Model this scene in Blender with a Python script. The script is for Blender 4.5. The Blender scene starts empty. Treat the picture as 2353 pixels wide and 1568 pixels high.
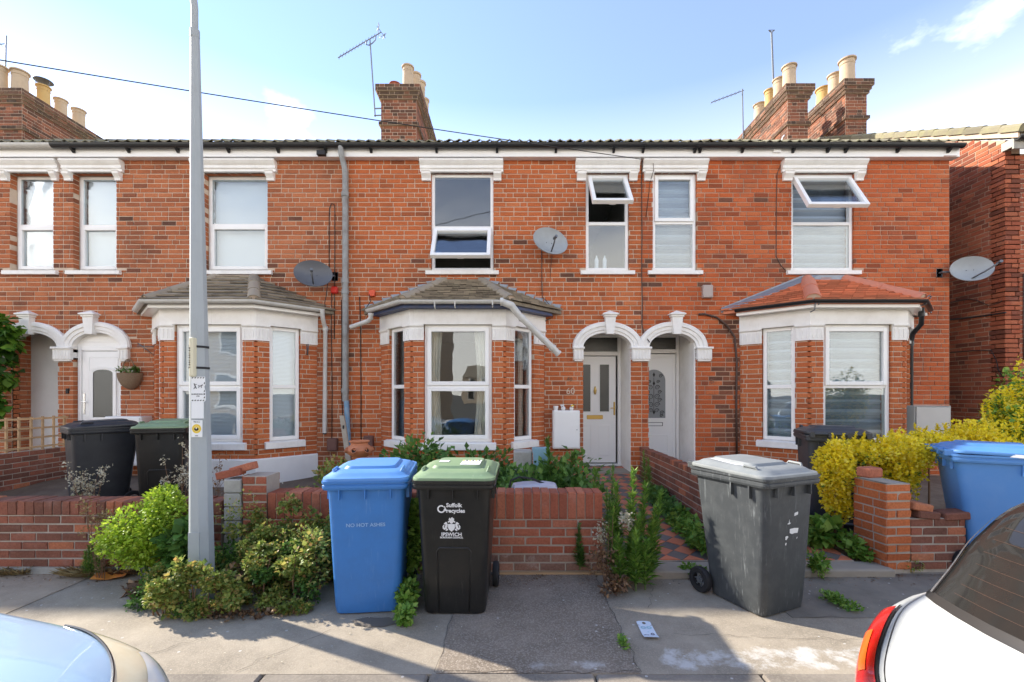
import bpy, bmesh, math, random
import numpy as np
from mathutils import Vector, Matrix
R = math.radians
rng = random.Random(7)
sc = bpy.context.scene
col = sc.collection

# ------------------------------------------------------------------ camera, sky, sun, exposure
EYE = 1.55                       # camera height above the pavement (m)
cd = bpy.data.cameras.new('camera'); cam = bpy.data.objects.new('camera', cd); col.objects.link(cam)
cam.location = (0, 0, EYE); cam.rotation_euler = (R(90), 0, 0)
cd.sensor_width = 36; cd.lens = 16.0; cd.shift_y = 0.0527; cd.clip_start = 0.05; cd.clip_end = 3000
sc.camera = cam

SUN_DIR = Vector((-0.906, 0.424, 0)).normalized()      # towards the sun, on the ground: left of and behind the terrace
SUN_EL = R(31.5)
w = bpy.data.worlds.new('World'); sc.world = w; w.use_nodes = True
nt = w.node_tree; N = nt.nodes; L = nt.links; N.clear()
sky = N.new('ShaderNodeTexSky'); sky.sky_type = 'NISHITA'; sky.sun_disc = False
sky.sun_elevation = SUN_EL; sky.sun_rotation = math.atan2(SUN_DIR.x, SUN_DIR.y)
sky.air_density = 0.75; sky.dust_density = 0.0; sky.ozone_density = 3.0; sky.altitude = 20
tc = N.new('ShaderNodeTexCoord')
# thin white haze: thick low down, clearing towards the zenith, the same all round
sep = N.new('ShaderNodeSeparateXYZ'); L.new(tc.outputs['Generated'], sep.inputs[0])
hz = N.new('ShaderNodeValToRGB'); e = hz.color_ramp.elements
e[0].position = 0.0; e[0].color = (.95, .95, .95, 1); e[1].position = 1.0; e[1].color = (.04, .04, .04, 1)
for p_, v_ in ((.28, .88), (.36, .36), (.44, .14), (.54, .04)):
    q_ = e.new(p_); q_.color = (v_, v_, v_, 1)
L.new(sep.outputs['Z'], hz.inputs['Fac'])
hmix = N.new('ShaderNodeMix'); hmix.data_type = 'RGBA'; L.new(hz.outputs['Color'], hmix.inputs['Factor']); stint = N.new('ShaderNodeMix'); stint.data_type = 'RGBA'; stint.blend_type = 'MULTIPLY'; stint.inputs['Factor'].default_value = 1.0; L.new(sky.outputs['Color'], stint.inputs['A']); stint.inputs['B'].default_value = (.68, .64, .64, 1)
L.new(stint.outputs['Result'], hmix.inputs['A']); hmix.inputs['B'].default_value = (5.3, 5.0, 4.55, 1)
mp = N.new('ShaderNodeMapping'); mp.inputs['Scale'].default_value = (1.6, 1.6, 3.0); mp.inputs['Location'].default_value = (3.0515, 6.4685, 8.9716)
cn = N.new('ShaderNodeTexNoise'); cn.inputs['Scale'].default_value = 1.5; cn.inputs['Detail'].default_value = 7; cn.inputs['Roughness'].default_value = 0.56
cr = N.new('ShaderNodeValToRGB'); cr.color_ramp.elements[0].position = 0.635; cr.color_ramp.elements[1].position = 0.80
cmul = N.new('ShaderNodeMath'); cmul.operation = 'MULTIPLY'; cmul.inputs[1].default_value = 0.8
cmix = N.new('ShaderNodeMix'); cmix.data_type = 'RGBA'
bg = N.new('ShaderNodeBackground'); bg.inputs['Strength'].default_value = 0.15
wo = N.new('ShaderNodeOutputWorld')
L.new(tc.outputs['Generated'], mp.inputs['Vector']); L.new(mp.outputs['Vector'], cn.inputs['Vector'])
L.new(cn.outputs['Fac'], cr.inputs['Fac']); L.new(cr.outputs['Color'], cmul.inputs[0]); L.new(cmul.outputs[0], cmix.inputs['Factor'])
L.new(hmix.outputs['Result'], cmix.inputs['A']); cmix.inputs['B'].default_value = (4.6, 4.6, 4.65, 1)
L.new(cmix.outputs['Result'], bg.inputs['Color']); L.new(bg.outputs['Background'], wo.inputs['Surface'])

sl = bpy.data.lights.new('sun', 'SUN'); sl.energy = 2.2; sl.angle = R(1.0); sl.color = (1.0, 0.93, 0.82)
so = bpy.data.objects.new('sun', sl); col.objects.link(so)
sdir = Vector((SUN_DIR.x * math.cos(SUN_EL), SUN_DIR.y * math.cos(SUN_EL), math.sin(SUN_EL)))
so.rotation_euler = sdir.to_track_quat('Z', 'Y').to_euler(); so.location = sdir * 60
sc.view_settings.view_transform = 'Standard'; sc.view_settings.look = 'None'
sc.view_settings.exposure = 2.25; sc.view_settings.gamma = 1.0; sc.view_settings.use_curve_mapping = False

# ------------------------------------------------------------------ measured layout: photo units -> metres
FPX = 1046.0                     # focal length in units of the 2353-wide survey of the photograph
Y0 = 7.264                       # depth of the terrace facade
def sx(x, s): return (x - 1176.5) / s
def sz(y, s): return EYE + (908.0 - y) / s
def fx(x): return sx(x, 144.0)
def fz(y): return sz(y, 144.0)
def pt(x, y, Y):
    s = FPX / Y
    return Vector((sx(x, s), Y, sz(y, s)))

# ------------------------------------------------------------------ mesh helpers
WO = {}                          # world origin of every object built
def tag(o, label=None, cat=None, group=None, kind=None):
    if label: o['label'] = label
    if cat: o['category'] = cat
    if group: o['group'] = group
    if kind: o['kind'] = kind
    return o
def link(o, org, parent=None):
    col.objects.link(o)
    org = Vector(org); WO[o.name] = org
    if parent is not None:
        o.parent = parent; o.location = org - WO[parent.name]
    else: o.location = org
    return o
def thing(name, label, cat, loc, group=None):
    o = bpy.data.objects.new(name, None); o.empty_display_size = 0.1
    link(o, loc); return tag(o, label, cat, group)
def part(name, loc, parent):
    o = bpy.data.objects.new(name, None); o.empty_display_size = 0.05
    return link(o, loc, parent)

class Fr:                        # a wall frame: u along the wall, d into it, z up
    def __init__(s, o, d):
        s.o = Vector((o[0], o[1], 0)); dd = Vector((d[0], d[1], 0)).normalized()
        s.d = dd; s.u = Vector((dd.y, -dd.x, 0))
    def __call__(s, u, d, z): return s.o + s.u * u + s.d * d + Vector((0, 0, z))
FAC = Fr((0, Y0), (0, 1))
WORLD = Fr((0, 0), (0, 1))

class MB:
    def __init__(s, M=None): s.v = []; s.f = []; s.M = M
    def add(s, vs, fs):
        o = len(s.v)
        if s.M is not None: vs = [s.M @ Vector(v) for v in vs]
        s.v.extend([tuple(v) for v in vs]); s.f.extend([tuple(i + o for i in f) for f in fs]); return s
    def box(s, u0, u1, d0, d1, z0, z1, fr=WORLD):
        vs = [fr(u, d, z) for z in (z0, z1) for (u, d) in ((u0, d0), (u1, d0), (u1, d1), (u0, d1))]
        return s.add(vs, [(0, 3, 2, 1), (4, 5, 6, 7), (0, 1, 5, 4), (1, 2, 6, 5), (2, 3, 7, 6), (3, 0, 4, 7)])
    def bbox(s, u0, u1, d0, d1, z0, z1, b=0.006, fr=WORLD):       # box with chamfered long edges on the front
        prof = [(u0 + b, z0), (u1 - b, z0), (u1, z0 + b), (u1, z1 - b), (u1 - b, z1), (u0 + b, z1), (u0, z1 - b), (u0, z0 + b)]
        fr_in = [(u0 + b, z0 + b), (u1 - b, z0 + b), (u1 - b, z0 + b), (u1 - b, z1 - b), (u1 - b, z1 - b), (u0 + b, z1 - b), (u0 + b, z1 - b), (u0 + b, z0 + b)]
        vs = [fr(u, d0, z) for u, z in fr_in] + [fr(u, d0 + b, z) for u, z in prof] + [fr(u, d1, z) for u, z in prof]
        fs = [(0, 2, 4, 6)] + [(i, (i + 1) % 8, 8 + (i + 1) % 8, 8 + i) for i in range(8)] + [(8 + i, 8 + (i + 1) % 8, 16 + (i + 1) % 8, 16 + i) for i in range(8)] + [tuple(range(23, 15, -1))]
        return s.add(vs, fs)
    def ext(s, prof, u0, u1, fr=WORLD):                          # profile [(d,z)] along u
        n = len(prof)
        vs = [fr(u0, d, z) for d, z in prof] + [fr(u1, d, z) for d, z in prof]
        return s.add(vs, [(i, (i + 1) % n, n + (i + 1) % n, n + i) for i in range(n)] + [tuple(range(n - 1, -1, -1)), tuple(range(n, 2 * n))])
    def poly(s, prof, d0, d1, fr=WORLD):                         # face outline [(u,z)] with thickness d0..d1
        n = len(prof)
        vs = [fr(u, d0, z) for u, z in prof] + [fr(u, d1, z) for u, z in prof]
        return s.add(vs, [tuple(range(n)), tuple(range(2 * n - 1, n - 1, -1))] + [(n + i, n + (i + 1) % n, (i + 1) % n, i) for i in range(n)])
    def prism(s, pts, vec):
        n = len(pts); vec = Vector(vec); pts = [Vector(p) for p in pts]
        return s.add(pts + [p + vec for p in pts], [tuple(range(n)), tuple(range(2 * n - 1, n - 1, -1))] + [(n + i, n + (i + 1) % n, (i + 1) % n, i) for i in range(n)])
    def loft(s, loops, cap0=True, cap1=True):
        n = len(loops[0]); vs = [p for lp in loops for p in lp]; fs = []
        for k in range(len(loops) - 1):
            for i in range(n):
                j = (i + 1) % n; fs.append((k * n + i, k * n + j, (k + 1) * n + j, (k + 1) * n + i))
        if cap0: fs.append(tuple(range(n - 1, -1, -1)))
        if cap1: fs.append(tuple(range((len(loops) - 1) * n, len(loops) * n)))
        return s.add(vs, fs)
    def grid(s, rows):
        m = len(rows[0]); vs = [p for r in rows for p in r]
        return s.add(vs, [(i * m + j, i * m + j + 1, (i + 1) * m + j + 1, (i + 1) * m + j) for i in range(len(rows) - 1) for j in range(m - 1)])
    def tube(s, pts, r, n=8, caps=True):
        pts = [Vector(p) for p in pts]; k = len(pts)
        rs = r if isinstance(r, (list, tuple)) else [r] * k
        loops = []; up = None
        for i, p in enumerate(pts):
            t = (pts[min(i + 1, k - 1)] - pts[max(i - 1, 0)])
            t = t.normalized() if t.length > 1e-9 else Vector((0, 0, 1))
            if up is None:
                a = Vector((0, 0, 1)) if abs(t.z) < 0.9 else Vector((0, 1, 0))
                up = (a - t * a.dot(t)).normalized()
            else:
                up = up - t * up.dot(t); up = up.normalized() if up.length > 1e-6 else t.orthogonal().normalized()
            b = t.cross(up)
            loops.append([p + (up * math.cos(2 * math.pi * q / n) + b * math.sin(2 * math.pi * q / n)) * rs[i] for q in range(n)])
        return s.loft(loops, caps, caps)
    def lathe(s, c, prof, n=20, caps=True):
        c = Vector(c)
        return s.loft([[c + Vector((r * math.cos(2 * math.pi * q / n), r * math.sin(2 * math.pi * q / n), z)) for q in range(n)] for r, z in prof], caps, caps)
    def sweep(s, path, prof, closed_prof=True, caps=True):       # prof [(offset to the right of travel, z)] along an xy path with mitres
        P = [Vector((p[0], p[1], 0)) for p in path]; k = len(P); secs = []
        for i in range(k):
            ts = []
            if i > 0: ts.append((P[i] - P[i - 1]).normalized())
            if i < k - 1: ts.append((P[i + 1] - P[i]).normalized())
            ns = [Vector((t.y, -t.x, 0)) for t in ts]
            m = sum(ns, Vector()).normalized(); c = m.dot(ns[0])
            secs.append([P[i] + m * (o / c) + Vector((0, 0, z)) for o, z in prof])
        if closed_prof: return s.loft(secs, caps, caps)
        return s.grid(secs)
    def build(s, name, mat, parent=None, smooth=False, org=None, label=None, cat=None, group=None, kind=None, fix=False):
        me = bpy.data.meshes.new(name)
        a = np.array(s.v, dtype=np.float64)
        if org is None:
            lo, hi = a.min(0), a.max(0); org = ((lo[0] + hi[0]) / 2, (lo[1] + hi[1]) / 2, lo[2])
        a = a - np.array(tuple(org))
        me.from_pydata(a.tolist(), [], s.f)
        if fix:
            b = bmesh.new(); b.from_mesh(me); bmesh.ops.recalc_face_normals(b, faces=b.faces); b.to_mesh(me); b.free()
        if mat is not None: me.materials.append(mat)
        if smooth: me.polygons.foreach_set('use_smooth', [True] * len(me.polygons))
        if smooth and smooth is not True: me.set_sharp_from_angle(angle=R(smooth))
        me.update()
        o = bpy.data.objects.new(name, me); link(o, org, parent)
        return tag(o, label, cat, group, kind)

def rrect(w, d, r, z, n=4, cx=0, cy=0):
    out = []
    for qx, qy, a0 in ((1, 1, 0), (-1, 1, 90), (-1, -1, 180), (1, -1, 270)):
        for i in range(n + 1):
            a = R(a0 + 90 * i / n)
            out.append(Vector((cx + qx * (w / 2 - r) + r * math.cos(a), cy + qy * (d / 2 - r) + r * math.sin(a), z)))
    return out

# ------------------------------------------------------------------ materials
def nodes(name):
    m = bpy.data.materials.new(name); m.use_nodes = True
    t = m.node_tree; return m, t, t.nodes, t.links, t.nodes['Principled BSDF']
def mixc(N, L, a, b, fac, mode='MIX'):
    x = N.new('ShaderNodeMix'); x.data_type = 'RGBA'; x.blend_type = mode
    for k, v in (('A', a), ('B', b)):
        if isinstance(v, tuple): x.inputs[k].default_value = (*v[:3], 1)
        else: L.new(v, x.inputs[k])
    if isinstance(fac, (int, float)): x.inputs['Factor'].default_value = fac
    else: L.new(fac, x.inputs['Factor'])
    return x.outputs['Result']
def noise(N, L, vec, scale, detail=4, rough=0.55):
    n = N.new('ShaderNodeTexNoise'); n.inputs['Scale'].default_value = scale; n.inputs['Detail'].default_value = detail; n.inputs['Roughness'].default_value = rough
    L.new(vec, n.inputs['Vector']); return n.outputs['Fac']
def ramp(N, L, fac, stops):
    r = N.new('ShaderNodeValToRGB'); e = r.color_ramp.elements
    while len(e) < len(stops): e.new(0.5)
    for q, (p, c) in zip(e, stops):
        q.position = p; q.color = (*c, 1) if isinstance(c, tuple) else (c, c, c, 1)
    L.new(fac, r.inputs['Fac']); return r.outputs['Color']
def rnd_node(N, L):
    oi = N.new('ShaderNodeObjectInfo'); g = N.new('ShaderNodeNewGeometry')
    a = N.new('ShaderNodeMath'); a.operation = 'ADD'; L.new(oi.outputs['Random'], a.inputs[0]); L.new(g.outputs['Random Per Island'], a.inputs[1])
    f = N.new('ShaderNodeMath'); f.operation = 'FRACT'; L.new(a.outputs[0], f.inputs[0]); return f.outputs[0], g.outputs['Position']
def bump(N, L, b, h, strength, dist=0.01):
    x = N.new('ShaderNodeBump'); x.inputs['Strength'].default_value = strength; x.inputs['Distance'].default_value = dist
    L.new(h, x.inputs['Height']); L.new(x.outputs['Normal'], b.inputs['Normal'])
def plain(name, c, rough=0.5, metal=0.0, grime=0.0, gs=6.0, gcol=(0.12, 0.10, 0.08), bmp=0.0, bs=80.0, spec=0.5, coat=0.0, var=0.0, scuff=None):
    m, t, N, L, b = nodes(name)
    rn, pos = rnd_node(N, L)
    cc = c
    if var: cc = mixc(N, L, tuple(x * (1 - var) for x in c), tuple(min(1, x * (1 + var)) for x in c), rn)
    if grime:
        f = ramp(N, L, noise(N, L, pos, gs, 6, 0.65), [(0.42, 0.0), (0.78, 1.0)])
        mu = N.new('ShaderNodeMath'); mu.operation = 'MULTIPLY'; mu.inputs[1].default_value = grime; L.new(f, mu.inputs[0])
        cc = mixc(N, L, cc, gcol, mu.outputs[0])
    if scuff:
        mpv = N.new('ShaderNodeMapping'); mpv.inputs['Scale'].default_value = (46, 46, 5); mpv.inputs['Rotation'].default_value = (.25, .2, 0); L.new(pos, mpv.inputs['Vector'])
        ms = N.new('ShaderNodeMath'); ms.operation = 'MULTIPLY'; ms.inputs[1].default_value = scuff[0]
        mm = N.new('ShaderNodeMath'); mm.operation = 'MULTIPLY'; L.new(ramp(N, L, noise(N, L, mpv.outputs['Vector'], 1.0, 5, .7), [(.56, 0.0), (.72, 1.0)]), mm.inputs[0]); L.new(ramp(N, L, noise(N, L, pos, 4.0, 4, .6), [(.42, 0.0), (.66, 1.0)]), mm.inputs[1])
        L.new(mm.outputs[0], ms.inputs[0]); cc = mixc(N, L, cc, scuff[1], ms.outputs[0])
    if isinstance(cc, tuple): b.inputs['Base Color'].default_value = (*cc, 1)
    else: L.new(cc, b.inputs['Base Color'])
    b.inputs['Roughness'].default_value = rough; b.inputs['Metallic'].default_value = metal; b.inputs['Specular IOR Level'].default_value = spec
    if coat: b.inputs['Coat Weight'].default_value = coat; b.inputs['Coat Roughness'].default_value = 0.04
    if bmp: bump(N, L, b, noise(N, L, pos, bs, 5, 0.6), bmp, 0.004)
    return m
def brick_mat(name, stops, stain=(0.05, 0.03, 0.022), amount=0.5, sscale=0.9, lime=0.12, rough=0.88):
    m, t, N, L, b = nodes(name)
    rn, pos = rnd_node(N, L)
    c = ramp(N, L, rn, stops)
    fine = noise(N, L, pos, 55, 6, 0.7)
    c = mixc(N, L, c, mixc(N, L, c, (0.72, 0.68, 0.66), 1.0, 'MULTIPLY'), ramp(N, L, fine, [(0.35, 1.0), (0.62, 0.0)]))
    big = noise(N, L, pos, sscale, 7, 0.68)
    mu = N.new('ShaderNodeMath'); mu.operation = 'MULTIPLY'; mu.inputs[1].default_value = amount
    L.new(ramp(N, L, big, [(0.50, 0.0), (0.70, 1.0)]), mu.inputs[0])
    c = mixc(N, L, c, stain, mu.outputs[0])
    if lime:
        mu2 = N.new('ShaderNodeMath'); mu2.operation = 'MULTIPLY'; mu2.inputs[1].default_value = lime
        L.new(ramp(N, L, noise(N, L, pos, 4.3, 8, 0.75), [(0.56, 0.0), (0.75, 1.0)]), mu2.inputs[0])
        c = mixc(N, L, c, (0.55, 0.46, 0.40), mu2.outputs[0])
    L.new(c, b.inputs['Base Color']); b.inputs['Roughness'].default_value = rough; b.inputs['Specular IOR Level'].default_value = 0.25
    bump(N, L, b, fine, 0.55, 0.006)
    return m
def leaf_mat(name, stops, trans=0.35, rough=0.5, dark=(0.78, 0.78, 0.72)):
    m, t, N, L, b = nodes(name)
    rn, pos = rnd_node(N, L)
    c = ramp(N, L, rn, stops)
    c = mixc(N, L, c, mixc(N, L, c, dark, 1.0, 'MULTIPLY'), ramp(N, L, noise(N, L, pos, 9, 3), [(0.4, 1.0), (0.6, 0.0)]))
    L.new(c, b.inputs['Base Color']); b.inputs['Roughness'].default_value = rough; b.inputs['Specular IOR Level'].default_value = 0.35
    tr = N.new('ShaderNodeBsdfTranslucent'); L.new(c, tr.inputs['Color'])
    mx = N.new('ShaderNodeMixShader'); mx.inputs[0].default_value = trans
    L.new(b.outputs[0], mx.inputs[1]); L.new(tr.outputs[0], mx.inputs[2]); L.new(mx.outputs[0], t.nodes['Material Output'].inputs['Surface'])
    return m
def glass_mat(name, tint=(0.93, 0.96, 0.96), refl=0.16, rough=0.0, wavy=0.0):
    m, t, N, L, b = nodes(name)
    N.remove(b)
    tr = N.new('ShaderNodeBsdfTransparent'); tr.inputs['Color'].default_value = (*tint, 1)
    gl = N.new('ShaderNodeBsdfGlossy'); gl.inputs['Roughness'].default_value = rough; gl.inputs['Color'].default_value = (0.95, 0.97, 1, 1)
    lw = N.new('ShaderNodeLayerWeight'); lw.inputs['Blend'].default_value = 0.25
    mr = N.new('ShaderNodeMapRange'); mr.inputs['To Min'].default_value = refl; mr.inputs['To Max'].default_value = 0.9
    L.new(lw.outputs['Fresnel'], mr.inputs['Value'])
    if wavy:
        g = N.new('ShaderNodeNewGeometry'); bn = N.new('ShaderNodeBump'); bn.inputs['Strength'].default_value = wavy; bn.inputs['Distance'].default_value = 0.02
        L.new(noise(N, L, g.outputs['Position'], 2.6, 1), bn.inputs['Height']); L.new(bn.outputs['Normal'], gl.inputs['Normal'])
    mx = N.new('ShaderNodeMixShader'); L.new(mr.outputs[0], mx.inputs[0]); L.new(tr.outputs[0], mx.inputs[1]); L.new(gl.outputs[0], mx.inputs[2])
    L.new(mx.outputs[0], t.nodes['Material Output'].inputs['Surface'])
    return m

M = {}
M['brick_b'] = brick_mat('brick_brown_orange', [(0.0, (0.25, 0.088, 0.045)), (0.10, (0.38, 0.125, 0.055)), (0.6, (0.47, 0.15, 0.06)), (1.0, (0.52, 0.185, 0.08))], amount=0.6, sscale=1.3, stain=(0.11, 0.05, 0.032), lime=0.08)
M['brick_c'] = brick_mat('brick_orange', [(0.0, (0.32, 0.09, 0.036)), (0.10, (0.48, 0.13, 0.043)), (0.7, (0.56, 0.15, 0.048)), (1.0, (0.58, 0.185, 0.07))], amount=0.55, sscale=1.2, stain=(0.14, 0.055, 0.03), lime=0.08)
M['brick_d'] = brick_mat('brick_red', [(0.0, (0.28, 0.072, 0.03)), (0.10, (0.48, 0.112, 0.036)), (0.7, (0.55, 0.13, 0.04)), (1.0, (0.57, 0.165, 0.06))], amount=0.62, sscale=1.0, stain=(0.15, 0.06, 0.04), lime=0.10)
M['brick_soot'] = brick_mat('brick_soot_stained', [(0.0, (0.13, 0.062, 0.04)), (0.5, (0.24, 0.09, 0.05)), (1.0, (0.34, 0.12, 0.06))], amount=0.35, sscale=3, lime=0.1)
M['brick_soot2'] = brick_mat('brick_black_soot', [(0.0, (0.07, 0.048, 0.035)), (0.6, (0.13, 0.07, 0.045)), (1.0, (0.22, 0.10, 0.06))], stain=(.16, .14, .08), amount=0.4, sscale=5, lime=0.15)
M['brick_pale'] = brick_mat('brick_lime_bloomed', [(0.0, (0.26, 0.15, 0.11)), (0.5, (0.36, 0.19, 0.13)), (1.0, (0.42, 0.22, 0.15))], amount=0.25, sscale=3, lime=0.75)
M['brick_bay'] = brick_mat('brick_rubbed_orange', [(0.0, (0.44, 0.12, 0.043)), (0.5, (0.55, 0.15, 0.05)), (1.0, (0.60, 0.19, 0.07))], amount=0.16, sscale=1.4, lime=0.06)
M['brick_e'] = brick_mat('brick_dark_red', [(0.0, (0.18, 0.06, 0.035)), (0.5, (0.38, 0.10, 0.048)), (1.0, (0.46, 0.145, 0.07))], amount=0.35, sscale=1.1)
M['brick_stack'] = brick_mat('brick_sooty', [(0.0, (0.10, 0.058, 0.04)), (0.5, (0.22, 0.085, 0.05)), (1.0, (0.36, 0.14, 0.075))], stain=(0.05, 0.04, 0.03), amount=0.8, sscale=2.4)
M['brick_old'] = brick_mat('brick_old_brown', [(0.0, (0.19, 0.085, 0.058)), (0.55, (0.28, 0.11, 0.07)), (0.9, (0.36, 0.125, 0.075)), (0.94, (0.50, 0.17, 0.085)), (1.0, (0.52, 0.20, 0.10))], amount=0.4, sscale=3, lime=0.2)
M['brick_wall'] = brick_mat('brick_garden_red', [(0.0, (0.32, 0.10, 0.058)), (0.5, (0.44, 0.135, 0.075)), (1.0, (0.52, 0.195, 0.11))], amount=0.22, sscale=2.5, lime=0.22)
M['buff'] = plain('buff_brick', (0.50, 0.40, 0.29), 0.9, grime=0.3, gs=3, gcol=(0.3, 0.22, 0.16))
M['mortar'] = plain('mortar_pale', (0.60, 0.47, 0.35), 0.95, grime=0.35, gs=2.5, gcol=(0.20, 0.13, 0.09), bmp=0.3)
M['mortar_d'] = plain('mortar_brown', (0.50, 0.34, 0.24), 0.95, grime=0.6, gs=1.6, gcol=(0.13, 0.08, 0.06), bmp=0.3)
M['mortar_g'] = plain('mortar_grey', (0.42, 0.36, 0.29), 0.95, grime=0.5, gs=5, gcol=(0.17, 0.14, 0.11), bmp=0.4)
M['white'] = plain('white_masonry_paint', (0.85, 0.83, 0.78), 0.6, scuff=(.30, (.40, .34, .26)), grime=0.25, gs=5, gcol=(0.42, 0.36, 0.28), bmp=0.08, bs=50)
M['upvc'] = plain('white_upvc', (0.86, 0.85, 0.815), 0.3, grime=0.10, gs=3, gcol=(0.5, 0.48, 0.43))
M['render'] = plain('white_render', (0.80, 0.80, 0.78), 0.8, grime=0.25, gs=2.0, gcol=(0.48, 0.47, 0.44), bmp=0.2, bs=120)
M['door_white'] = plain('door_white', (0.86, 0.86, 0.83), 0.35)
M['glass'] = glass_mat('window_glass', refl=0.055, wavy=0.10)
M['glass_up'] = glass_mat('upper_window_glass', refl=0.055, wavy=0.14)
M['obscure'] = plain('obscured_glass', (0.05, 0.055, 0.05), 0.25, bmp=0.5, bs=160, spec=0.8)
M['obscure_grey'] = plain('frosted_glass', (0.23, 0.25, 0.26), 0.35, spec=0.6)
M['curtain'] = plain('cream_curtain', (0.66, 0.62, 0.53), 0.9)
M['blind'] = plain('white_blind', (0.62, 0.67, 0.74), 0.7)
M['zebra'] = plain('grey_blind', (0.34, 0.40, 0.46), 0.8)
M['zebra2'] = plain('grey_blind_sheer', (0.19, 0.23, 0.27), 0.8)
M['room'] = plain('room_paint', (0.34, 0.34, 0.32), 0.9)
M['slate'] = plain('lichen_tile', (0.255, 0.21, 0.155), 0.9, grime=0.6, gs=9, gcol=(0.36, 0.32, 0.22), bmp=0.6, bs=60, var=0.35)
M['redtile'] = plain('red_clay_tile', (0.60, 0.20, 0.10), 0.75, grime=0.25, gs=7, gcol=(0.4, 0.2, 0.13), bmp=0.2, var=0.3)
M['hipred'] = plain('red_hip_tile', (0.60, 0.21, 0.12), 0.7, grime=0.2, gs=9, gcol=(0.55, 0.33, 0.24))
M['lead'] = plain('lead_sheet', (0.24, 0.27, 0.31), 0.45, metal=0.25, grime=0.35, gs=8, gcol=(0.42, 0.44, 0.46))
M['rooftile'] = plain('concrete_roof_tile', (0.20, 0.175, 0.115), 0.9, grime=0.6, gs=7, gcol=(0.30, 0.29, 0.13), bmp=0.5, var=0.25)
M['gutter_black'] = plain('gutter_black', (0.018, 0.019, 0.021), 0.35)
M['gutter_grey'] = plain('gutter_pale_grey', (0.60, 0.59, 0.55), 0.4, grime=0.35, gs=12, gcol=(0.24, 0.22, 0.18))
M['pipe'] = plain('cast_iron_pipe', (0.30, 0.31, 0.30), 0.6, grime=0.75, gs=7, gcol=(0.13, 0.10, 0.08), bmp=0.3)
M['pipe_blue'] = plain('blue_painted_pipe', (0.13, 0.27, 0.42), 0.5, grime=0.5, gs=14, gcol=(0.45, 0.45, 0.42))
M['cable'] = plain('black_cable', (0.02, 0.017, 0.015), 0.6)
M['cable_brown'] = plain('brown_cable', (0.075, 0.042, 0.03), 0.6)
M['blue_paint'] = plain('navy_fascia_paint', (0.035, 0.06, 0.15), 0.5, grime=0.4, gs=14, gcol=(0.15, 0.12, 0.1))
M['pot_buff'] = plain('buff_chimney_pot', (0.47, 0.36, 0.24), 0.8, grime=0.4, gs=6, gcol=(0.24, 0.18, 0.13))
M['pot_yellow'] = plain('yellow_chimney_pot', (0.50, 0.33, 0.12), 0.8, grime=0.4, gs=6, gcol=(0.3, 0.2, 0.1))
M['pot_red'] = plain('red_chimney_pot', (0.32, 0.09, 0.05), 0.8)
M['steel'] = plain('dull_steel', (0.16, 0.17, 0.18), 0.5, metal=0.5)
M['dish_dark'] = plain('dark_grey_dish', (0.105, 0.11, 0.12), 0.45)
M['dish_light'] = plain('pale_grey_dish', (0.33, 0.355, 0.36), 0.5, grime=0.2, gs=8)
M['redbox'] = plain('red_plastic', (0.62, 0.03, 0.02), 0.35)
M['orangebox'] = plain('orange_red_plastic', (0.65, 0.075, 0.02), 0.4)
M['greybox'] = plain('beige_plastic', (0.40, 0.33, 0.29), 0.5)
M['brownbox'] = plain('brown_plastic', (0.15, 0.07, 0.055), 0.6)
M['meter'] = plain('white_meter_box', (0.80, 0.80, 0.77), 0.4, grime=0.12, gs=4, gcol=(0.5, 0.45, 0.4))
M['meter_grey'] = plain('stone_meter_box', (0.52, 0.50, 0.45), 0.5, grime=0.3, gs=4, gcol=(0.4, 0.38, 0.33))
M['brass'] = plain('brass', (0.62, 0.42, 0.13), 0.28, metal=0.9)
M['chrome'] = plain('chrome', (0.6, 0.6, 0.6), 0.2, metal=1.0)
M['wood'] = plain('pine_lath', (0.48, 0.31, 0.16), 0.75, grime=0.3, gs=12, gcol=(0.3, 0.2, 0.12), var=0.12)
M['wood_grey'] = plain('weathered_post', (0.36, 0.31, 0.24), 0.85, grime=0.4, gs=12)
M['terracotta'] = plain('terracotta', (0.52, 0.19, 0.085), 0.7, grime=0.15, gs=18, gcol=(0.5, 0.35, 0.25))
M['dark'] = plain('dark_hollow', (0.012, 0.011, 0.010), 0.9)
M['pole'] = plain('galvanised_grey_paint', (0.37, 0.395, 0.39), 0.6, scuff=(.45, (.22, .19, .155)), grime=0.35, gs=5, gcol=(0.27, 0.29, 0.28), bmp=0.1)
M['black'] = plain('black_print', (0.012, 0.012, 0.013), 0.6)
M['sign_white'] = plain('sign_white', (0.80, 0.80, 0.78), 0.4)
M['yellow'] = plain('sign_yellow', (0.75, 0.52, 0.03), 0.4)
M['cream'] = plain('cream_plastic', (0.68, 0.62, 0.43), 0.5)
M['bin_blue'] = plain('blue_bin_plastic', (0.045, 0.19, 0.50), 0.45, grime=0.16, gs=9, gcol=(0.04, 0.07, 0.14), bmp=0.05, bs=250, scuff=(.35, (.30, .45, .66)))
M['bin_blue_lid'] = plain('blue_bin_lid', (0.085, 0.25, 0.56), 0.5, grime=0.2, gs=6, gcol=(0.22, 0.36, 0.6))
M['bin_black'] = plain('black_bin_plastic', (0.013, 0.013, 0.012), 0.34, grime=0.35, gs=10, gcol=(0.04, 0.034, 0.027), bmp=0.08, bs=200, scuff=(.4, (.10, .095, .085)))
M['bin_black2'] = plain('faded_black_bin', (0.020, 0.022, 0.026), 0.45, grime=0.5, gs=7, gcol=(0.05, 0.052, 0.055), bmp=0.08, bs=200)
M['bin_green'] = plain('green_bin_lid', (0.19, 0.28, 0.15), 0.5, grime=0.4, gs=9, gcol=(0.28, 0.34, 0.2), scuff=(.4, (.4, .44, .34)))
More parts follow.
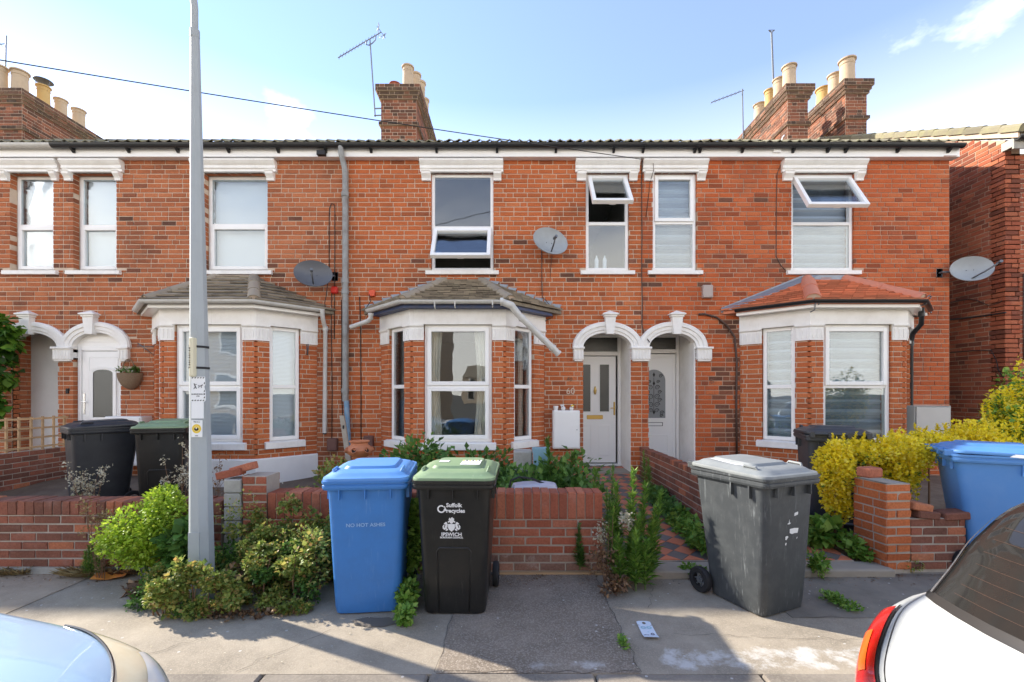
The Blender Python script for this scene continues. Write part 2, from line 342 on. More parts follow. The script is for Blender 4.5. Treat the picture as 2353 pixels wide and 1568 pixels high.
M['bin_grey'] = plain('grey_bin_plastic', (0.046, 0.051, 0.054), 0.5, grime=0.4, gs=11, gcol=(0.11, 0.118, 0.118), bmp=0.12, bs=180, scuff=(.65, (.34, .36, .36)))
M['bin_grey_lid'] = plain('pale_grey_bin_lid', (0.20, 0.215, 0.215), 0.6, grime=0.5, gs=8, gcol=(0.33, 0.34, 0.33), bmp=0.1, bs=180)
M['bin_dark'] = plain('dark_grey_bin', (0.042, 0.045, 0.048), 0.5, grime=0.3, gs=6, gcol=(0.08, 0.08, 0.08))
M['rubber'] = plain('black_rubber', (0.016, 0.016, 0.017), 0.75)
M['sticker'] = plain('white_sticker', (0.76, 0.76, 0.74), 0.5, grime=0.3, gs=20, gcol=(0.4, 0.4, 0.4))
M['car_white'] = plain('white_car_paint', (0.44, 0.45, 0.44), 0.4, coat=0.3)
M['car_blue'] = plain('pale_blue_car_paint', (0.34, 0.47, 0.60), 0.32, metal=0.1, coat=0.8)
M['car_glass'] = plain('car_glass', (0.018, 0.017, 0.016), 0.06, spec=0.5, grime=0.25, gs=5, gcol=(0.05, 0.045, 0.038))
M['car_trim'] = plain('black_car_trim', (0.03, 0.027, 0.025), 0.28)
M['trim_grey'] = plain('chrome_trim', (0.5, 0.5, 0.5), 0.25, metal=0.8)
M['lamp_red'] = plain('red_lamp_lens', (0.60, 0.012, 0.010), 0.12, coat=1.0, grime=0.4, gs=22, gcol=(0.75, 0.07, 0.03))
M['lamp_orange'] = plain('orange_lamp_lens', (0.85, 0.14, 0.02), 0.12, coat=1.0)
M['lamp_yellowed'] = plain('yellowed_headlamp', (0.70, 0.60, 0.40), 0.25, coat=1.0, grime=0.35, gs=9, gcol=(0.48, 0.38, 0.22))
M['lamp_clear'] = plain('clear_lamp_bowl', (0.80, 0.77, 0.68), 0.15, coat=1.0)
M['concrete'] = plain('concrete_slab', (0.34, 0.29, 0.225), 0.9, grime=0.5, gs=6, gcol=(0.22, 0.18, 0.14), bmp=0.4)
M['stone'] = plain('pale_stone', (0.40, 0.38, 0.33), 0.9, grime=0.5, gs=14, gcol=(0.2, 0.18, 0.15), bmp=0.5)
M['tile_red'] = plain('red_quarry_tile', (0.56, 0.16, 0.075), 0.6, grime=0.4, gs=5, gcol=(0.30, 0.17, 0.11), var=0.18)
M['tile_black'] = plain('black_quarry_tile', (0.13, 0.11, 0.10), 0.6, grime=0.4, gs=5, gcol=(0.22, 0.17, 0.13), var=0.2)
M['soil'] = plain('garden_soil', (0.13, 0.095, 0.065), 0.95, grime=0.6, gs=6, gcol=(0.25, 0.2, 0.14), bmp=0.8, bs=40)
M['bluepot'] = plain('blue_glazed_pot', (0.20, 0.36, 0.45), 0.4, grime=0.3, gs=9, gcol=(0.3, 0.4, 0.42))
M['wicker'] = plain('wicker', (0.22, 0.15, 0.09), 0.85, grime=0.6, gs=60, gcol=(0.10, 0.06, 0.04), bmp=0.8, bs=90)
M['paper_blue'] = plain('flyer_paper', (0.72, 0.78, 0.84), 0.5)
M['paper_orange'] = plain('orange_paper', (0.78, 0.30, 0.05), 0.5, grime=0.6, gs=22, gcol=(0.6, 0.06, 0.08))
M['lime'] = leaf_mat('leaf_lime', [(0.0, (0.26, 0.42, 0.03)), (0.5, (0.40, 0.58, 0.045)), (1.0, (0.55, 0.66, 0.08))])
M['green'] = leaf_mat('leaf_green', [(0.0, (0.055, 0.13, 0.028)), (0.5, (0.11, 0.24, 0.045)), (1.0, (0.20, 0.35, 0.075))])
M['fresh'] = leaf_mat('leaf_fresh', [(0.0, (0.11, 0.25, 0.035)), (0.5, (0.21, 0.39, 0.06)), (1.0, (0.36, 0.52, 0.10))])
M['mixed'] = leaf_mat('leaf_mixed', [(0.0, (0.12, 0.18, 0.04)), (0.3, (0.25, 0.34, 0.07)), (0.72, (0.42, 0.46, 0.11)), (0.9, (0.58, 0.44, 0.13)), (1.0, (0.46, 0.25, 0.09))], trans=.4)
M['gold'] = leaf_mat('leaf_gold', [(0.0, (0.55, 0.56, 0.05)), (0.12, (0.90, 0.74, 0.03)), (0.7, (0.96, 0.80, 0.04)), (1.0, (0.97, 0.86, 0.18))], trans=0.5, dark=(.92, .92, .85))
M['ivy'] = leaf_mat('leaf_ivy', [(0.0, (0.035, 0.10, 0.015)), (0.5, (0.085, 0.21, 0.02)), (1.0, (0.20, 0.36, 0.04))])
M['dry'] = leaf_mat('dry_stalk', [(0.0, (0.24, 0.15, 0.07)), (0.5, (0.42, 0.30, 0.13)), (1.0, (0.52, 0.42, 0.22))], trans=0.2)
M['dead'] = leaf_mat('dead_leaf', [(0.0, (0.10, 0.055, 0.03)), (0.5, (0.22, 0.12, 0.06)), (1.0, (0.36, 0.22, 0.11))], trans=0.15)
M['blossom'] = leaf_mat('pale_seed_head', [(0.0, (0.45, 0.40, 0.26)), (1.0, (0.70, 0.66, 0.52))], trans=0.3)
M['stem'] = plain('green_stem', (0.13, 0.20, 0.05), 0.7)
M['stem_brown'] = plain('brown_stem', (0.20, 0.11, 0.06), 0.8)

# ------------------------------------------------------------------ bricks
_bt = {}
def brick_template(k):
    if k in _bt: return _bt[k]
    r = random.Random(100 + k); bx, bz, by = 0.012, 0.06, 0.03
    j = lambda s: r.uniform(-s, s)
    v = []
    for (x, z) in ((-.5, -.5), (.5, -.5), (.5, .5), (-.5, .5)):
        v.append((x * (1 - 2 * bx) + j(.008), j(.03), z * (1 - 2 * bz) + j(.03)))
    v += [(x, by, z) for (x, z) in ((-.5, -.5), (.5, -.5), (.5, .5), (-.5, .5))]
    v += [(x, 1.0, z) for (x, z) in ((-.5, -.5), (.5, -.5), (.5, .5), (-.5, .5))]
    f = [(0, 1, 2, 3), (11, 10, 9, 8)]
    for a in (0, 4):
        for i in range(4): f.append((a + i, a + 4 + i, a + 4 + (i + 1) % 4, a + (i + 1) % 4))
    _bt[k] = (np.array(v), f); return _bt[k]
_bm = {}
def brick_mesh(mat, k, name='brick'):
    key = (mat.name, k, name)
    if key not in _bm:
        v, f = brick_template(k); me = bpy.data.meshes.new(name); me.from_pydata(v.tolist(), [], f); me.materials.append(mat); me.update(); _bm[key] = me
    return _bm[key]
def score(p, a):
    if p.y < 0.3: return 0
    s = FPX / p.y; x = 1176.5 + p.x * s; y = 908 - (p.z - EYE) * s
    return a * s * s if (-20 < x < 2373 and -20 < y < 1590) else 0
def lay(parent, fr, rects, mat, depth=0.1, proud=0.006, most=300, name='brick', skip=None, rest_name=None):
    """rects (u0,u1,z0,z1): up to MOST bricks as objects, the rest one mesh"""
    items = []
    for (u0, u1, z0, z1) in rects:
        c = fr((u0 + u1) / 2, -proud, (z0 + z1) / 2)
        items.append((score(c, (u1 - u0) * (z1 - z0)) if not (skip and skip(c)) else 0, c, u1 - u0, z1 - z0))
    items.sort(key=lambda t: -t[0])
    ang = math.atan2(fr.u.y, fr.u.x); pw = WO[parent.name]
    for s_, c, w_, h_ in items[:most]:
        o = bpy.data.objects.new(name, brick_mesh(mat, rng.randrange(4), name)); col.objects.link(o)
        o.parent = parent; pj = rng.uniform(-0.002, 0.002)
        o.location = c + fr.d * pj - pw; o.rotation_euler = (0, 0, ang); o.scale = (w_, depth, h_)
    rest = items[most:]
    if rest:
        vs = []; fs = []; off = 0; ca, sa = math.cos(ang), math.sin(ang)
        for s_, c, w_, h_ in rest:
            v, f = brick_template(rng.randrange(4)); q = v * np.array((w_, depth, h_))
            pj = rng.uniform(-0.002, 0.002)
            vs.append(np.stack([q[:, 0] * ca - q[:, 1] * sa + c.x + fr.d.x * pj, q[:, 0] * sa + q[:, 1] * ca + c.y + fr.d.y * pj, q[:, 2] + c.z], 1))
            fs += [tuple(i + off for i in t) for t in f]; off += len(v)
        b = MB(); b.v = np.concatenate(vs).tolist(); b.f = fs
        b.build(rest_name or 'brick_courses', mat, parent, kind='stuff')
def courses(u0, u1, z0, z1, holes=(), course=0.075, joint=0.0125, seed=1, pattern='garden', full=0.225):
    r = random.Random(seed); out = []; n = int((z1 - z0) / course + 1e-6)
    for k in range(n):
        a, b = z0 + k * course + joint / 2, z0 + (k + 1) * course - joint / 2
        u = u0 - (0.0 if k % 2 else full / 2) - r.uniform(0, 0.02) - (r.choice((0, .055)) if pattern == 'garden' else 0)
        i = r.randrange(4)
        while u < u1:
            if pattern == 'garden': L_ = full if i % 4 != 3 else full / 2
            elif pattern == 'flemish': L_ = full if i % 2 == 0 else full / 2
            else: L_ = full
            i += 1
            if u < u0 and u + L_ - u0 < .045: L_ += .06
            if u1 - (u + L_) < .045: L_ = u1 - u + .0001
            segs = [(max(u, u0) + joint / 2, min(u + L_, u1) - joint / 2, a, b)]
            u += L_
            for (h0, h1, g0, g1) in holes:
                nx = []
                for (p, q, c, d) in segs:
                    if q <= h0 or p >= h1 or d <= g0 or c >= g1: nx.append((p, q, c, d)); continue
                    if c < g0 - 0.02: nx.append((p, q, c, g0)); continue
                    if d > g1 + 0.02: nx.append((p, q, g1, d)); continue
                    if p < h0: nx.append((p, h0, c, d))
                    if q > h1: nx.append((h1, q, c, d))
                segs = nx
            out += [s for s in segs if s[1] - s[0] > 0.011 and s[3] - s[2] > 0.015]
    return out
def core(mb, fr, u0, u1, z0, z1, holes, d0, d1, grow=0.006):
    """the wall behind the bricks: slab cut into cells round the openings"""
    hs = [(a - grow, b + grow, c - grow, d + grow) for a, b, c, d in holes]
    us = sorted({u0, u1, *[min(max(h[i], u0), u1) for h in hs for i in (0, 1)]})
    zs = sorted({z0, z1, *[min(max(h[i], z0), z1) for h in hs for i in (2, 3)]})
    for a, b in zip(us, us[1:]):
        if b - a < 1e-5: continue
        run = None
        for c, d in zip(zs, zs[1:]):
            if d - c < 1e-5: continue
            m = ((a + b) / 2, (c + d) / 2)
            inside = any(h[0] < m[0] < h[1] and h[2] < m[1] < h[3] for h in hs)
            if not inside: run = (run[0], d) if run else (c, d)
            if inside and run: mb.box(a, b, d0, d1, run[0], run[1], fr); run = None
        if run: mb.box(a, b, d0, d1, run[0], run[1], fr)
def arch_holes(c, hw, z_floor, z_spring, rise, n=14):
    hs = [(c - hw, c + hw, z_floor, z_spring)]
    for i in range(n):
        a, b = -hw + 2 * hw * i / n, -hw + 2 * hw * (i + 1) / n
        t = max(abs(a), abs(b)) / hw if a * b > 0 else 0
        t = min(abs(a), abs(b)) / hw if a * b > 0 else 0
        hs.append((c + a, c + b, z_spring - 0.001, z_spring + rise * math.sqrt(max(0, 1 - t * t))))
    return hs

# ------------------------------------------------------------------ ground
def asphalt(name, c, speck, sp_amt=0.5, sscale=150, stain=None, chalk=None, rough=0.92):
    m, t, N, L, b = nodes(name)
    g = N.new('ShaderNodeNewGeometry'); pos = g.outputs['Position']
    big = noise(N, L, pos, 2.2, 6, 0.65)
    cc = mixc(N, L, tuple(x * 0.72 for x in c), tuple(x * 1.22 for x in c), ramp(N, L, big, [(0.33, 0.0), (0.68, 1.0)]))
    vo = N.new('ShaderNodeTexVoronoi'); vo.inputs['Scale'].default_value = sscale; L.new(pos, vo.inputs['Vector'])
    wn = N.new('ShaderNodeTexWhiteNoise'); L.new(vo.outputs['Position'], wn.inputs['Vector'])
    f = ramp(N, L, wn.outputs['Value'], [(0.45, 0.0), (1.0, 1.0)])
    mu = N.new('ShaderNodeMath'); mu.operation = 'MULTIPLY'; mu.inputs[1].default_value = sp_amt; L.new(f, mu.inputs[0])
    cc = mixc(N, L, cc, speck, mu.outputs[0])
    # rare pale grit and chewing gum
    v2 = N.new('ShaderNodeTexVoronoi'); v2.inputs['Scale'].default_value = 9; L.new(pos, v2.inputs['Vector'])
    sp = N.new('ShaderNodeMath'); sp.operation = 'LESS_THAN'; sp.inputs[1].default_value = 0.075; L.new(v2.outputs['Distance'], sp.inputs[0])
    cc = mixc(N, L, cc, (0.5, 0.47, 0.42), sp.outputs[0])
    if chalk:
        (x0, x1, y0, y1, lo, hi) = chalk
        sp3 = N.new('ShaderNodeSeparateXYZ'); L.new(pos, sp3.inputs[0])
        def band(o, a, bb, soft):
            r1 = N.new('ShaderNodeMapRange'); r1.inputs['From Min'].default_value = a - soft; r1.inputs['From Max'].default_value = a + soft; L.new(o, r1.inputs['Value'])
            r2 = N.new('ShaderNodeMapRange'); r2.inputs['From Min'].default_value = bb - soft; r2.inputs['From Max'].default_value = bb + soft
            r2.inputs['To Min'].default_value = 1; r2.inputs['To Max'].default_value = 0; L.new(o, r2.inputs['Value'])
            q = N.new('ShaderNodeMath'); q.operation = 'MULTIPLY'; L.new(r1.outputs[0], q.inputs[0]); L.new(r2.outputs[0], q.inputs[1]); return q.outputs[0]
        q = N.new('ShaderNodeMath'); q.operation = 'MULTIPLY'; L.new(band(sp3.outputs['X'], x0, x1, 0.12), q.inputs[0]); L.new(band(sp3.outputs['Y'], y0, y1, 0.10), q.inputs[1])
        n1 = noise(N, L, pos, 5.5, 9, 0.72)
        ad = N.new('ShaderNodeMath'); ad.operation = 'MULTIPLY'; L.new(q.outputs[0], ad.inputs[0]); L.new(n1, ad.inputs[1])
        cc = mixc(N, L, cc, (0.60, 0.58, 0.54), ramp(N, L, ad.outputs[0], [(lo, 0.0), (hi, 0.85)]))
    L.new(cc, b.inputs['Base Color']); b.inputs['Roughness'].default_value = rough; b.inputs['Specular IOR Level'].default_value = 0.25
    bump(N, L, b, noise(N, L, pos, sscale * 0.9, 4, 0.7), 0.5, 0.006)
    return m
A_old = asphalt('asphalt_weathered', (0.33, 0.28, 0.213), (0.45, 0.385, 0.295), 0.45, chalk=(0.80, 3.2, 2.50, 2.86, 0.44, 0.58))
A_patch = asphalt('asphalt_chippings', (0.235, 0.19, 0.142), (0.40, 0.34, 0.275), 0.65, 120, chalk=(0.0, 0.7, 2.5, 2.72, 0.46, 0.70))
A_road = asphalt('asphalt_road', (0.13, 0.12, 0.10), (0.16, 0.155, 0.14), 0.5, 110)
A_conc = asphalt('concrete_crossing', (0.37, 0.295, 0.21), (0.40, 0.34, 0.26), 0.4, 90)
A_kerb = asphalt('kerb_concrete', (0.24, 0.205, 0.165), (0.32, 0.28, 0.22), 0.4, 90)
A_dark = asphalt('asphalt_newer', (0.24, 0.205, 0.16), (0.20, 0.185, 0.16), 0.45, 140)

MB().box(-900, 900, -900, 900, -0.6, -0.118).build('ground', A_road, kind='structure')
MB().box(-60, 60, -5.6, 2.40, -0.3, -0.11).build('road', A_road, kind='structure')
MB().box(-60, 60, 2.527, 4.06, -0.3, 0.0).build('pavement', A_old, kind='structure')
MB().box(-60, 60, -7.6, -5.6, -0.3, 0.0).build('pavement', A_old, kind='structure')
MB().box(-5.6, -3.58, 2.53, 3.955, 0.0005, 0.004).build('pavement_crossing', A_conc, kind='structure')
MB().box(-0.42, 0.715, 2.531, 3.945, 0.0005, 0.0045).build('pavement_patch', A_patch, kind='structure')
MB().box(1.95, 5.2, 3.16, 3.93, 0.0005, 0.004).build('pavement_patch', A_dark, kind='structure')
kb = part('kerb', (0, 2.46, -0.11), None); tag(kb, kind='structure')
for i in range(-7, 8):
    MB().bbox(i * 0.92 - 0.455, i * 0.92 + 0.455, 2.40, 2.524, -0.2, 0.003 + rng.uniform(-.004, .004), 0.012).build('kerb_stone', A_kerb, kb)
def gz(Y): return 0.07 + max(0, (Y - 4.05)) * 0.066
mb = MB(); ys = [4.05 + 0.4 * i for i in range(9)]
rg = random.Random(3)
mb.grid([[Vector((x, y, gz(y) - 0.012 + rg.uniform(-.015, .012))) for x in np.arange(-12.5, 7.9, 0.4)] for y in ys])
mb.build('garden_ground', M['soil'], kind='structure')

# tiled front paths
def clip(poly, a, b, c):
    """keep a*x+b*y<=c"""
    out = []
    for i in range(len(poly)):
        p, q = poly[i], poly[(i + 1) % len(poly)]
        fp, fq = a * p[0] + b * p[1] - c, a * q[0] + b * q[1] - c
        if fp <= 0: out.append(p)
        if fp * fq < 0:
            t = fp / (fp - fq); out.append((p[0] + (q[0] - p[0]) * t, p[1] + (q[1] - p[1]) * t))
    return out
def clip_to(poly, hull):
    n = len(hull)
    for i in range(n):
        (x0, y0), (x1, y1) = hull[i], hull[(i + 1) % n]
        a, b = (y1 - y0), -(x1 - x0)
        poly = clip(poly, a, b, a * x0 + b * y0)
        if len(poly) < 3: return []
    return poly
def area(p): return abs(sum(p[i][0] * p[(i + 1) % len(p)][1] - p[(i + 1) % len(p)][0] * p[i][1] for i in range(len(p)))) / 2
def tiled_path(x0, x1, y0, y1, nm):
    bed = MB()
    bed.add([Vector((x, y, z + gz(y))) for z in (-0.03, 0.002) for x, y in ((x0, y0), (x1, y0), (x1, y1), (x0, y1))],
            [(0, 3, 2, 1), (4, 5, 6, 7), (0, 1, 5, 4), (1, 2, 6, 5), (2, 3, 7, 6), (3, 0, 4, 7)])
    root = bed.build('tiled_path', M['mortar_g'], kind='structure')
    s = 0.152; h = s / math.sqrt(2) * 2; r = random.Random(5)
    hull = [(x0 + .01, y0 + .01), (x1 - .01, y0 + .01), (x1 - .01, y1 - .01), (x0 + .01, y1 - .01)]
    for i in range(-60, 60):
        for j in range(-60, 60):
            cx = x0 + (i + j) * h / 2; cy = y0 + (i - j) * h / 2
            if cx < x0 - h or cx > x1 + h or cy < y0 - h or cy > y1 + h: continue
            q = h / 2 - 0.004
            p = clip_to([(cx, cy - q), (cx + q, cy), (cx, cy + q), (cx - q, cy)], hull)
            if len(p) < 3 or area(p) < 0.002: continue
            dz = r.uniform(-0.002, 0.002)
            b = MB().prism([Vector((x, y, gz(y) - 0.01)) for x, y in p], (0, 0, 0.018 + dz))
            b.build('tile', M['tile_red'] if (i + j) % 2 == 0 else M['tile_black'], root)
tiled_path(0.98, 1.98, 4.06, 7.88, 'c')
tiled_path(2.15, 3.05, 4.06, 7.88, 'd')
MB().bbox(0.80, 2.0, 3.83, 4.055, -0.02, 0.066, 0.012).build('doorstep_slab', M['concrete'], label='worn concrete threshold slab at the weed-grown gateway by the black bin', cat='step')
MB().bbox(2.13, 3.26, 3.86, 4.055, -0.02, 0.066, 0.012).build('doorstep_slab', M['concrete'], label='pale concrete threshold slab between the grey bin and the red brick pier', cat='step')

# cracks and a damp stain in the pavement
pv = bpy.data.objects['pavement']; ck = plain('crack_dirt', (0.05, 0.042, 0.034), .95); rk = random.Random(8)
def crack(x0, y0, x1, y1, n=14, w_=.0016):
    m = MB(); L_, R_ = [], []; dx, dy = x1 - x0, y1 - y0; q = math.hypot(dx, dy)
    for i in range(n + 1):
        t = i / n; o = rk.uniform(-.02, .02); ww = w_ * rk.uniform(.4, 1.2); x, y = x0 + dx * t - dy / q * o, y0 + dy * t + dx / q * o
        L_.append(Vector((x - dy / q * ww, y + dx / q * ww, .0062))); R_.append(Vector((x + dy / q * ww, y - dx / q * ww, .0062)))
    m.grid([L_, R_]); m.build('crack', ck, pv)
for a in ((-1.55, 2.55, -1.2, 3.0), (-2.4, 2.55, -1.95, 2.9), (1.05, 2.95, 1.75, 2.90), (1.75, 2.9, 2.6, 2.86), (-.43, 2.54, -.41, 3.95), (.713, 2.54, .722, 3.9), (-3.58, 2.54, -3.575, 3.95), (-.4, 2.537, .72, 2.537), (1.0, 3.3, 1.15, 3.75), (2.0, 3.158, 3.6, 3.158)): crack(*a)
st = plain('damp_asphalt', (0.15, 0.125, 0.095), .7)
for cx_, cy_, rx_, ry_ in ((-.93, 3.10, .17, .07),):
    m = MB(); n = 22; m.add([Vector((cx_ + rx_ * rk.uniform(.8, 1.1) * math.cos(2 * math.pi * i / n), cy_ + ry_ * rk.uniform(.8, 1.1) * math.sin(2 * math.pi * i / n), .0052)) for i in range(n)], [tuple(range(n))]); m.build('damp_stain', st, pv)

# ------------------------------------------------------------------ building parts
class TFr:                       # a frame swung outwards about a top hinge
    def __init__(s, fr, dh, zh, ang): s.fr, s.dh, s.zh, s.c, s.s = fr, dh, zh, math.cos(ang), math.sin(ang); s.u = fr.u; s.d = fr.d
    def __call__(s, u, d, z):
        a, b = d - s.dh, z - s.zh
        return s.fr(u, s.dh + a * s.c + b * s.s, s.zh - a * s.s + b * s.c)
def ring(mb, fr, u0, u1, z0, z1, w_, d0, d1, b=0.005):
    mb.bbox(u0, u0 + w_, d0, d1, z0, z1, b, fr); mb.bbox(u1 - w_, u1, d0, d1, z0, z1, b, fr)
    mb.bbox(u0 + w_ - .001, u1 - w_ + .001, d0 + .0015, d1, z1 - w_, z1, b, fr); mb.bbox(u0 + w_ - .001, u1 - w_ + .001, d0 + .0015, d1, z0, z0 + w_, b, fr)
def window(house, fr, u0, u1, z0, z1, rev=0.1, split=0.49, sash=(1, 0), opened=None, ang=0.0, blind=None, gm='glass_up', fw=0.05, bl_from=1.0):
    f = MB(); zt = z0 + (z1 - z0) * split; tw = 0.055; d0, d1 = rev, rev + 0.07
    ring(f, fr, u0, u1, z0, z1, fw, d0, d1)
    f.bbox(u0 + fw - .001, u1 - fw + .001, d0 + .002, d1, zt - tw / 2, zt + tw / 2, 0.005, fr)
    f.box(u0 - .004, u1 + .004, d0 + .03, d1 + .02, z0 - .03, z0 + .006, fr)
    wd = f.build('window', M['upvc'], house)
    cells = ((z0 + fw, zt - tw / 2), (zt + tw / 2, z1 - fw))
    for k, (a, b) in enumerate(cells):
        F = fr; lo, hi = u0 + fw, u1 - fw
        if opened == k: F = TFr(fr, d0 - 0.006, b + 0.012, ang)
        if sash[k] or opened == k:
            s = MB(); ring(s, F, lo - .014, hi + .014, a - .014, b + .014, 0.058, d0 - .022, d0 + .045)
            s.build('sash', M['upvc'], wd); lo += .042; hi -= .042; a += .042; b -= .042
        MB().box(lo, hi, d0 + .016, d0 + .022, a, b, F).build('pane', M[gm], wd)
        if opened == k:
            h = MB().bbox((lo + hi) / 2 - .05, (lo + hi) / 2 + .05, d0 + .03, d0 + .06, a - .05, a - .02, 0.005, F)
            h.build('sash_handle', M['upvc'], wd)
    lo, hi, zb, zh = u0 + .035, u1 - .035, z0 + .03, z1 - .03
    if blind == 'venetian':
        b = MB(); z = zb
        while z < zh: b.box(lo, hi, d1 + .045, d1 + .072, z, z + .017, fr); z += 0.0205
        b.build('blind', M['blind'], wd)
    elif blind == 'roller':
        MB().box(lo, hi, d1 + .05, d1 + .053, zb, zh, fr).build('blind', M['blind'], wd)
    elif blind == 'zebra':
        b = MB(); b2 = MB(); z = zh; k = 0
        while z > zb:
            h = 0.075 + 0.012 * math.sin(k * 1.7)
            (b if k % 2 == 0 else b2).ext([(d1 + .05, z), (d1 + .044 - .02 * (k % 2 == 0), z - h / 2), (d1 + .05, z - h), (d1 + .054, z - h), (d1 + .054, z)], lo, hi, fr)
            z -= h; k += 1
        b.build('blind', M['zebra'], wd); b2.build('blind', M['zebra2'], wd)
    elif blind == 'curtains':
        for sgn, (a, c) in ((1, (lo + .01, lo + (hi - lo) * 0.22)), (-1, (hi - (hi - lo) * 0.27, hi - .01))):
            rows = []
            for iz in range(9):
                zz = zb + (zh - zb) * iz / 8; pin = 1 - 0.22 * math.sin(iz / 8 * math.pi)
                row = []
                for iu in range(25):
                    t = iu / 24; uu = a + (c - a) * t * pin if sgn > 0 else c - (c - a) * (1 - t) * pin
                    row.append(fr(uu, d1 + .09 + .022 * math.sin(t * 26 + iz * .25), zz))
                rows.append(row)
            MB().grid(rows).build('curtain', M['curtain'], wd, smooth=True)
    elif blind == 'net':
        rows = [[fr(lo + (hi - lo) * i / 24, d1 + .08 + .015 * math.sin(i * 1.5 + j * .3), zb + (zh - zb) * 0.62 * j / 6) for i in range(25)] for j in range(7)]
        MB().grid(rows).build('curtain', M['curtain'], wd, smooth=True)
    return wd
def hood(house, fr, u0, u1, zl, ea=.17, eb=.155):
    m = MB()
    m.ext([(0.02, zl), (-.055, zl), (-.055, zl + .035), (-.075, zl + .05), (-.075, zl + .09), (-.10, zl + .115), (-.125, zl + .15), (-.125, zl + .175), (0.02, zl + .175)], u0 - ea, u1 + eb, fr)
    for a, b in ((u0 - ea + .025, u0 - .002), (u1 + .002, u1 + eb - .03)):
        m.ext([(0.0, zl - .135), (-.045, zl - .135), (-.05, zl - .10), (-.068, zl - .075), (-.095, zl - .045), (-.10, zl - .012), (-.11, zl - .004), (-.11, zl + .003), (0.0, zl + .003)], a, b, fr)
    m.build('window_hood', M['white'], house)
def sill(house, fr, u0, u1, zt, h=0.07, out=0.06, side=0.085):
    m = MB(); m.ext([(0.12, zt), (0.0, zt), (-out, zt - .012), (-out, zt - h), (-out + .02, zt - h - .003), (0.0, zt - h)], u0 - side, u1 + side, fr)
    m.build('window_sill', M['white'], house)
def arch_trim(house, fr, c, hw, zs, rise, blocks, key=True, dd=0.0, kx=None):
    st = [(0, .14), (0, -.03), (.22, -.03), (.26, -.045), (.55, -.045), (.60, -.062), (.90, -.062), (.95, -.048), (1, -.04), (1, .01)]
    rows = []
    for i in range(33):
        t = math.pi * i / 32
        rows.append([fr(c - math.cos(t) * (hw + .175 * r), d + dd, zs + math.sin(t) * (rise + .172 * r)) for r, d in st])
    m = MB().grid(rows)
    m.build('door_arch', M['white'], house)
    for (a, b) in blocks:
        q = MB()
        q.bbox(a, b, -.06 + dd, .14, zs - .20, zs - .028, 0.006, fr)
        q.bbox(a - .015, b + .015, -.085 + dd, .141, zs - .030, zs + .004, 0.006, fr)
        q.bbox(a + .015, b - .015, -.052 + dd, .139, zs - .225, zs - .199, 0.006, fr)
        n = max(2, int((b - a) / 0.045))
        for i in range(n):
            u = a + (b - a) * (i + .5) / n
            q.bbox(u - .011, u + .011, -.068 + dd, -.058 + dd, zs - .185, zs - .05, 0.003, fr)
        q.build('impost_block', M['white'], house)
    if key:
        k = MB(); kx = c if kx is None else kx; z0 = zs + rise - .03; z1 = zs + rise + .25
        k.add([fr(kx + s * w_, d, z) for z, w_, d in ((z0, .058, -.095 + dd), (z1, .085, -.105 + dd)) for s in (-1, 1)] + [fr(kx + s * w_, .0, z) for z, w_ in ((z0, .058), (z1, .085)) for s in (-1, 1)],
              [(0, 1, 3, 2), (4, 6, 7, 5), (0, 2, 6, 4), (1, 5, 7, 3), (0, 4, 5, 1), (2, 3, 7, 6)])
        k.bbox(kx - .10, kx + .10, -.12 + dd, .0, z1 - .012, z1 + .022, .004, fr)
        k.bbox(kx - .125, kx + .125, -.14 + dd, .0, z1 + .02, z1 + .042, .004, fr)
        k.add([fr(kx - .125, -.14 + dd, z1 + .04), fr(kx + .125, -.14 + dd, z1 + .04), fr(kx + .125, 0, z1 + .04), fr(kx - .125, 0, z1 + .04), fr(kx, -.05 + dd, z1 + .095), fr(kx, 0, z1 + .095)],
              [(0, 1, 4), (1, 2, 5, 4), (2, 3, 5), (3, 0, 4, 5)])
        k.build('keystone', M['white'], house)

def tile_facet(root, p0, p1, tops, expo, tw, mat, thick=0.016, seed=1, wob=0.004, jit=0.0):
    p0, p1 = Vector(p0), Vector(p1); tops = [Vector(t) for t in tops]
    u = (p1 - p0).normalized(); v = tops[0] - p0; v = (v - u * v.dot(u)).normalized(); n = u.cross(v).normalized()
    if n.z < 0: n = -n
    to2 = lambda p: ((p - p0).dot(u), (p - p0).dot(v))
    hull = [to2(p0 - v * .035), to2(p1 - v * .035)] + [to2(t) for t in tops]
    H = max(h[1] for h in hull); r = random.Random(seed); k = 0; vv = -.035
    while vv < H - .01:
        x = min(h[0] for h in hull) - (tw / 2 if k % 2 else 0) - r.uniform(0, .01)
        while x < max(h[0] for h in hull):
            l0 = vv + r.uniform(-jit, jit)
            q = clip_to([(x + .002, l0), (x + tw - .002, l0), (x + tw - .002, vv + expo + .03), (x + .002, vv + expo + .03)], hull)
            if len(q) >= 3 and area(q) > 0.0012:
                w0 = r.uniform(0, wob)
                f = lambda V: thick + 0.022 + w0 - (thick + .014) * (V - vv) / (expo + .03)
                MB().prism([p0 + u * U + v * V + n * f(V) for U, V in q], n * -thick).build('roof_tile', mat, root)
            x += tw
        vv += expo; k += 1
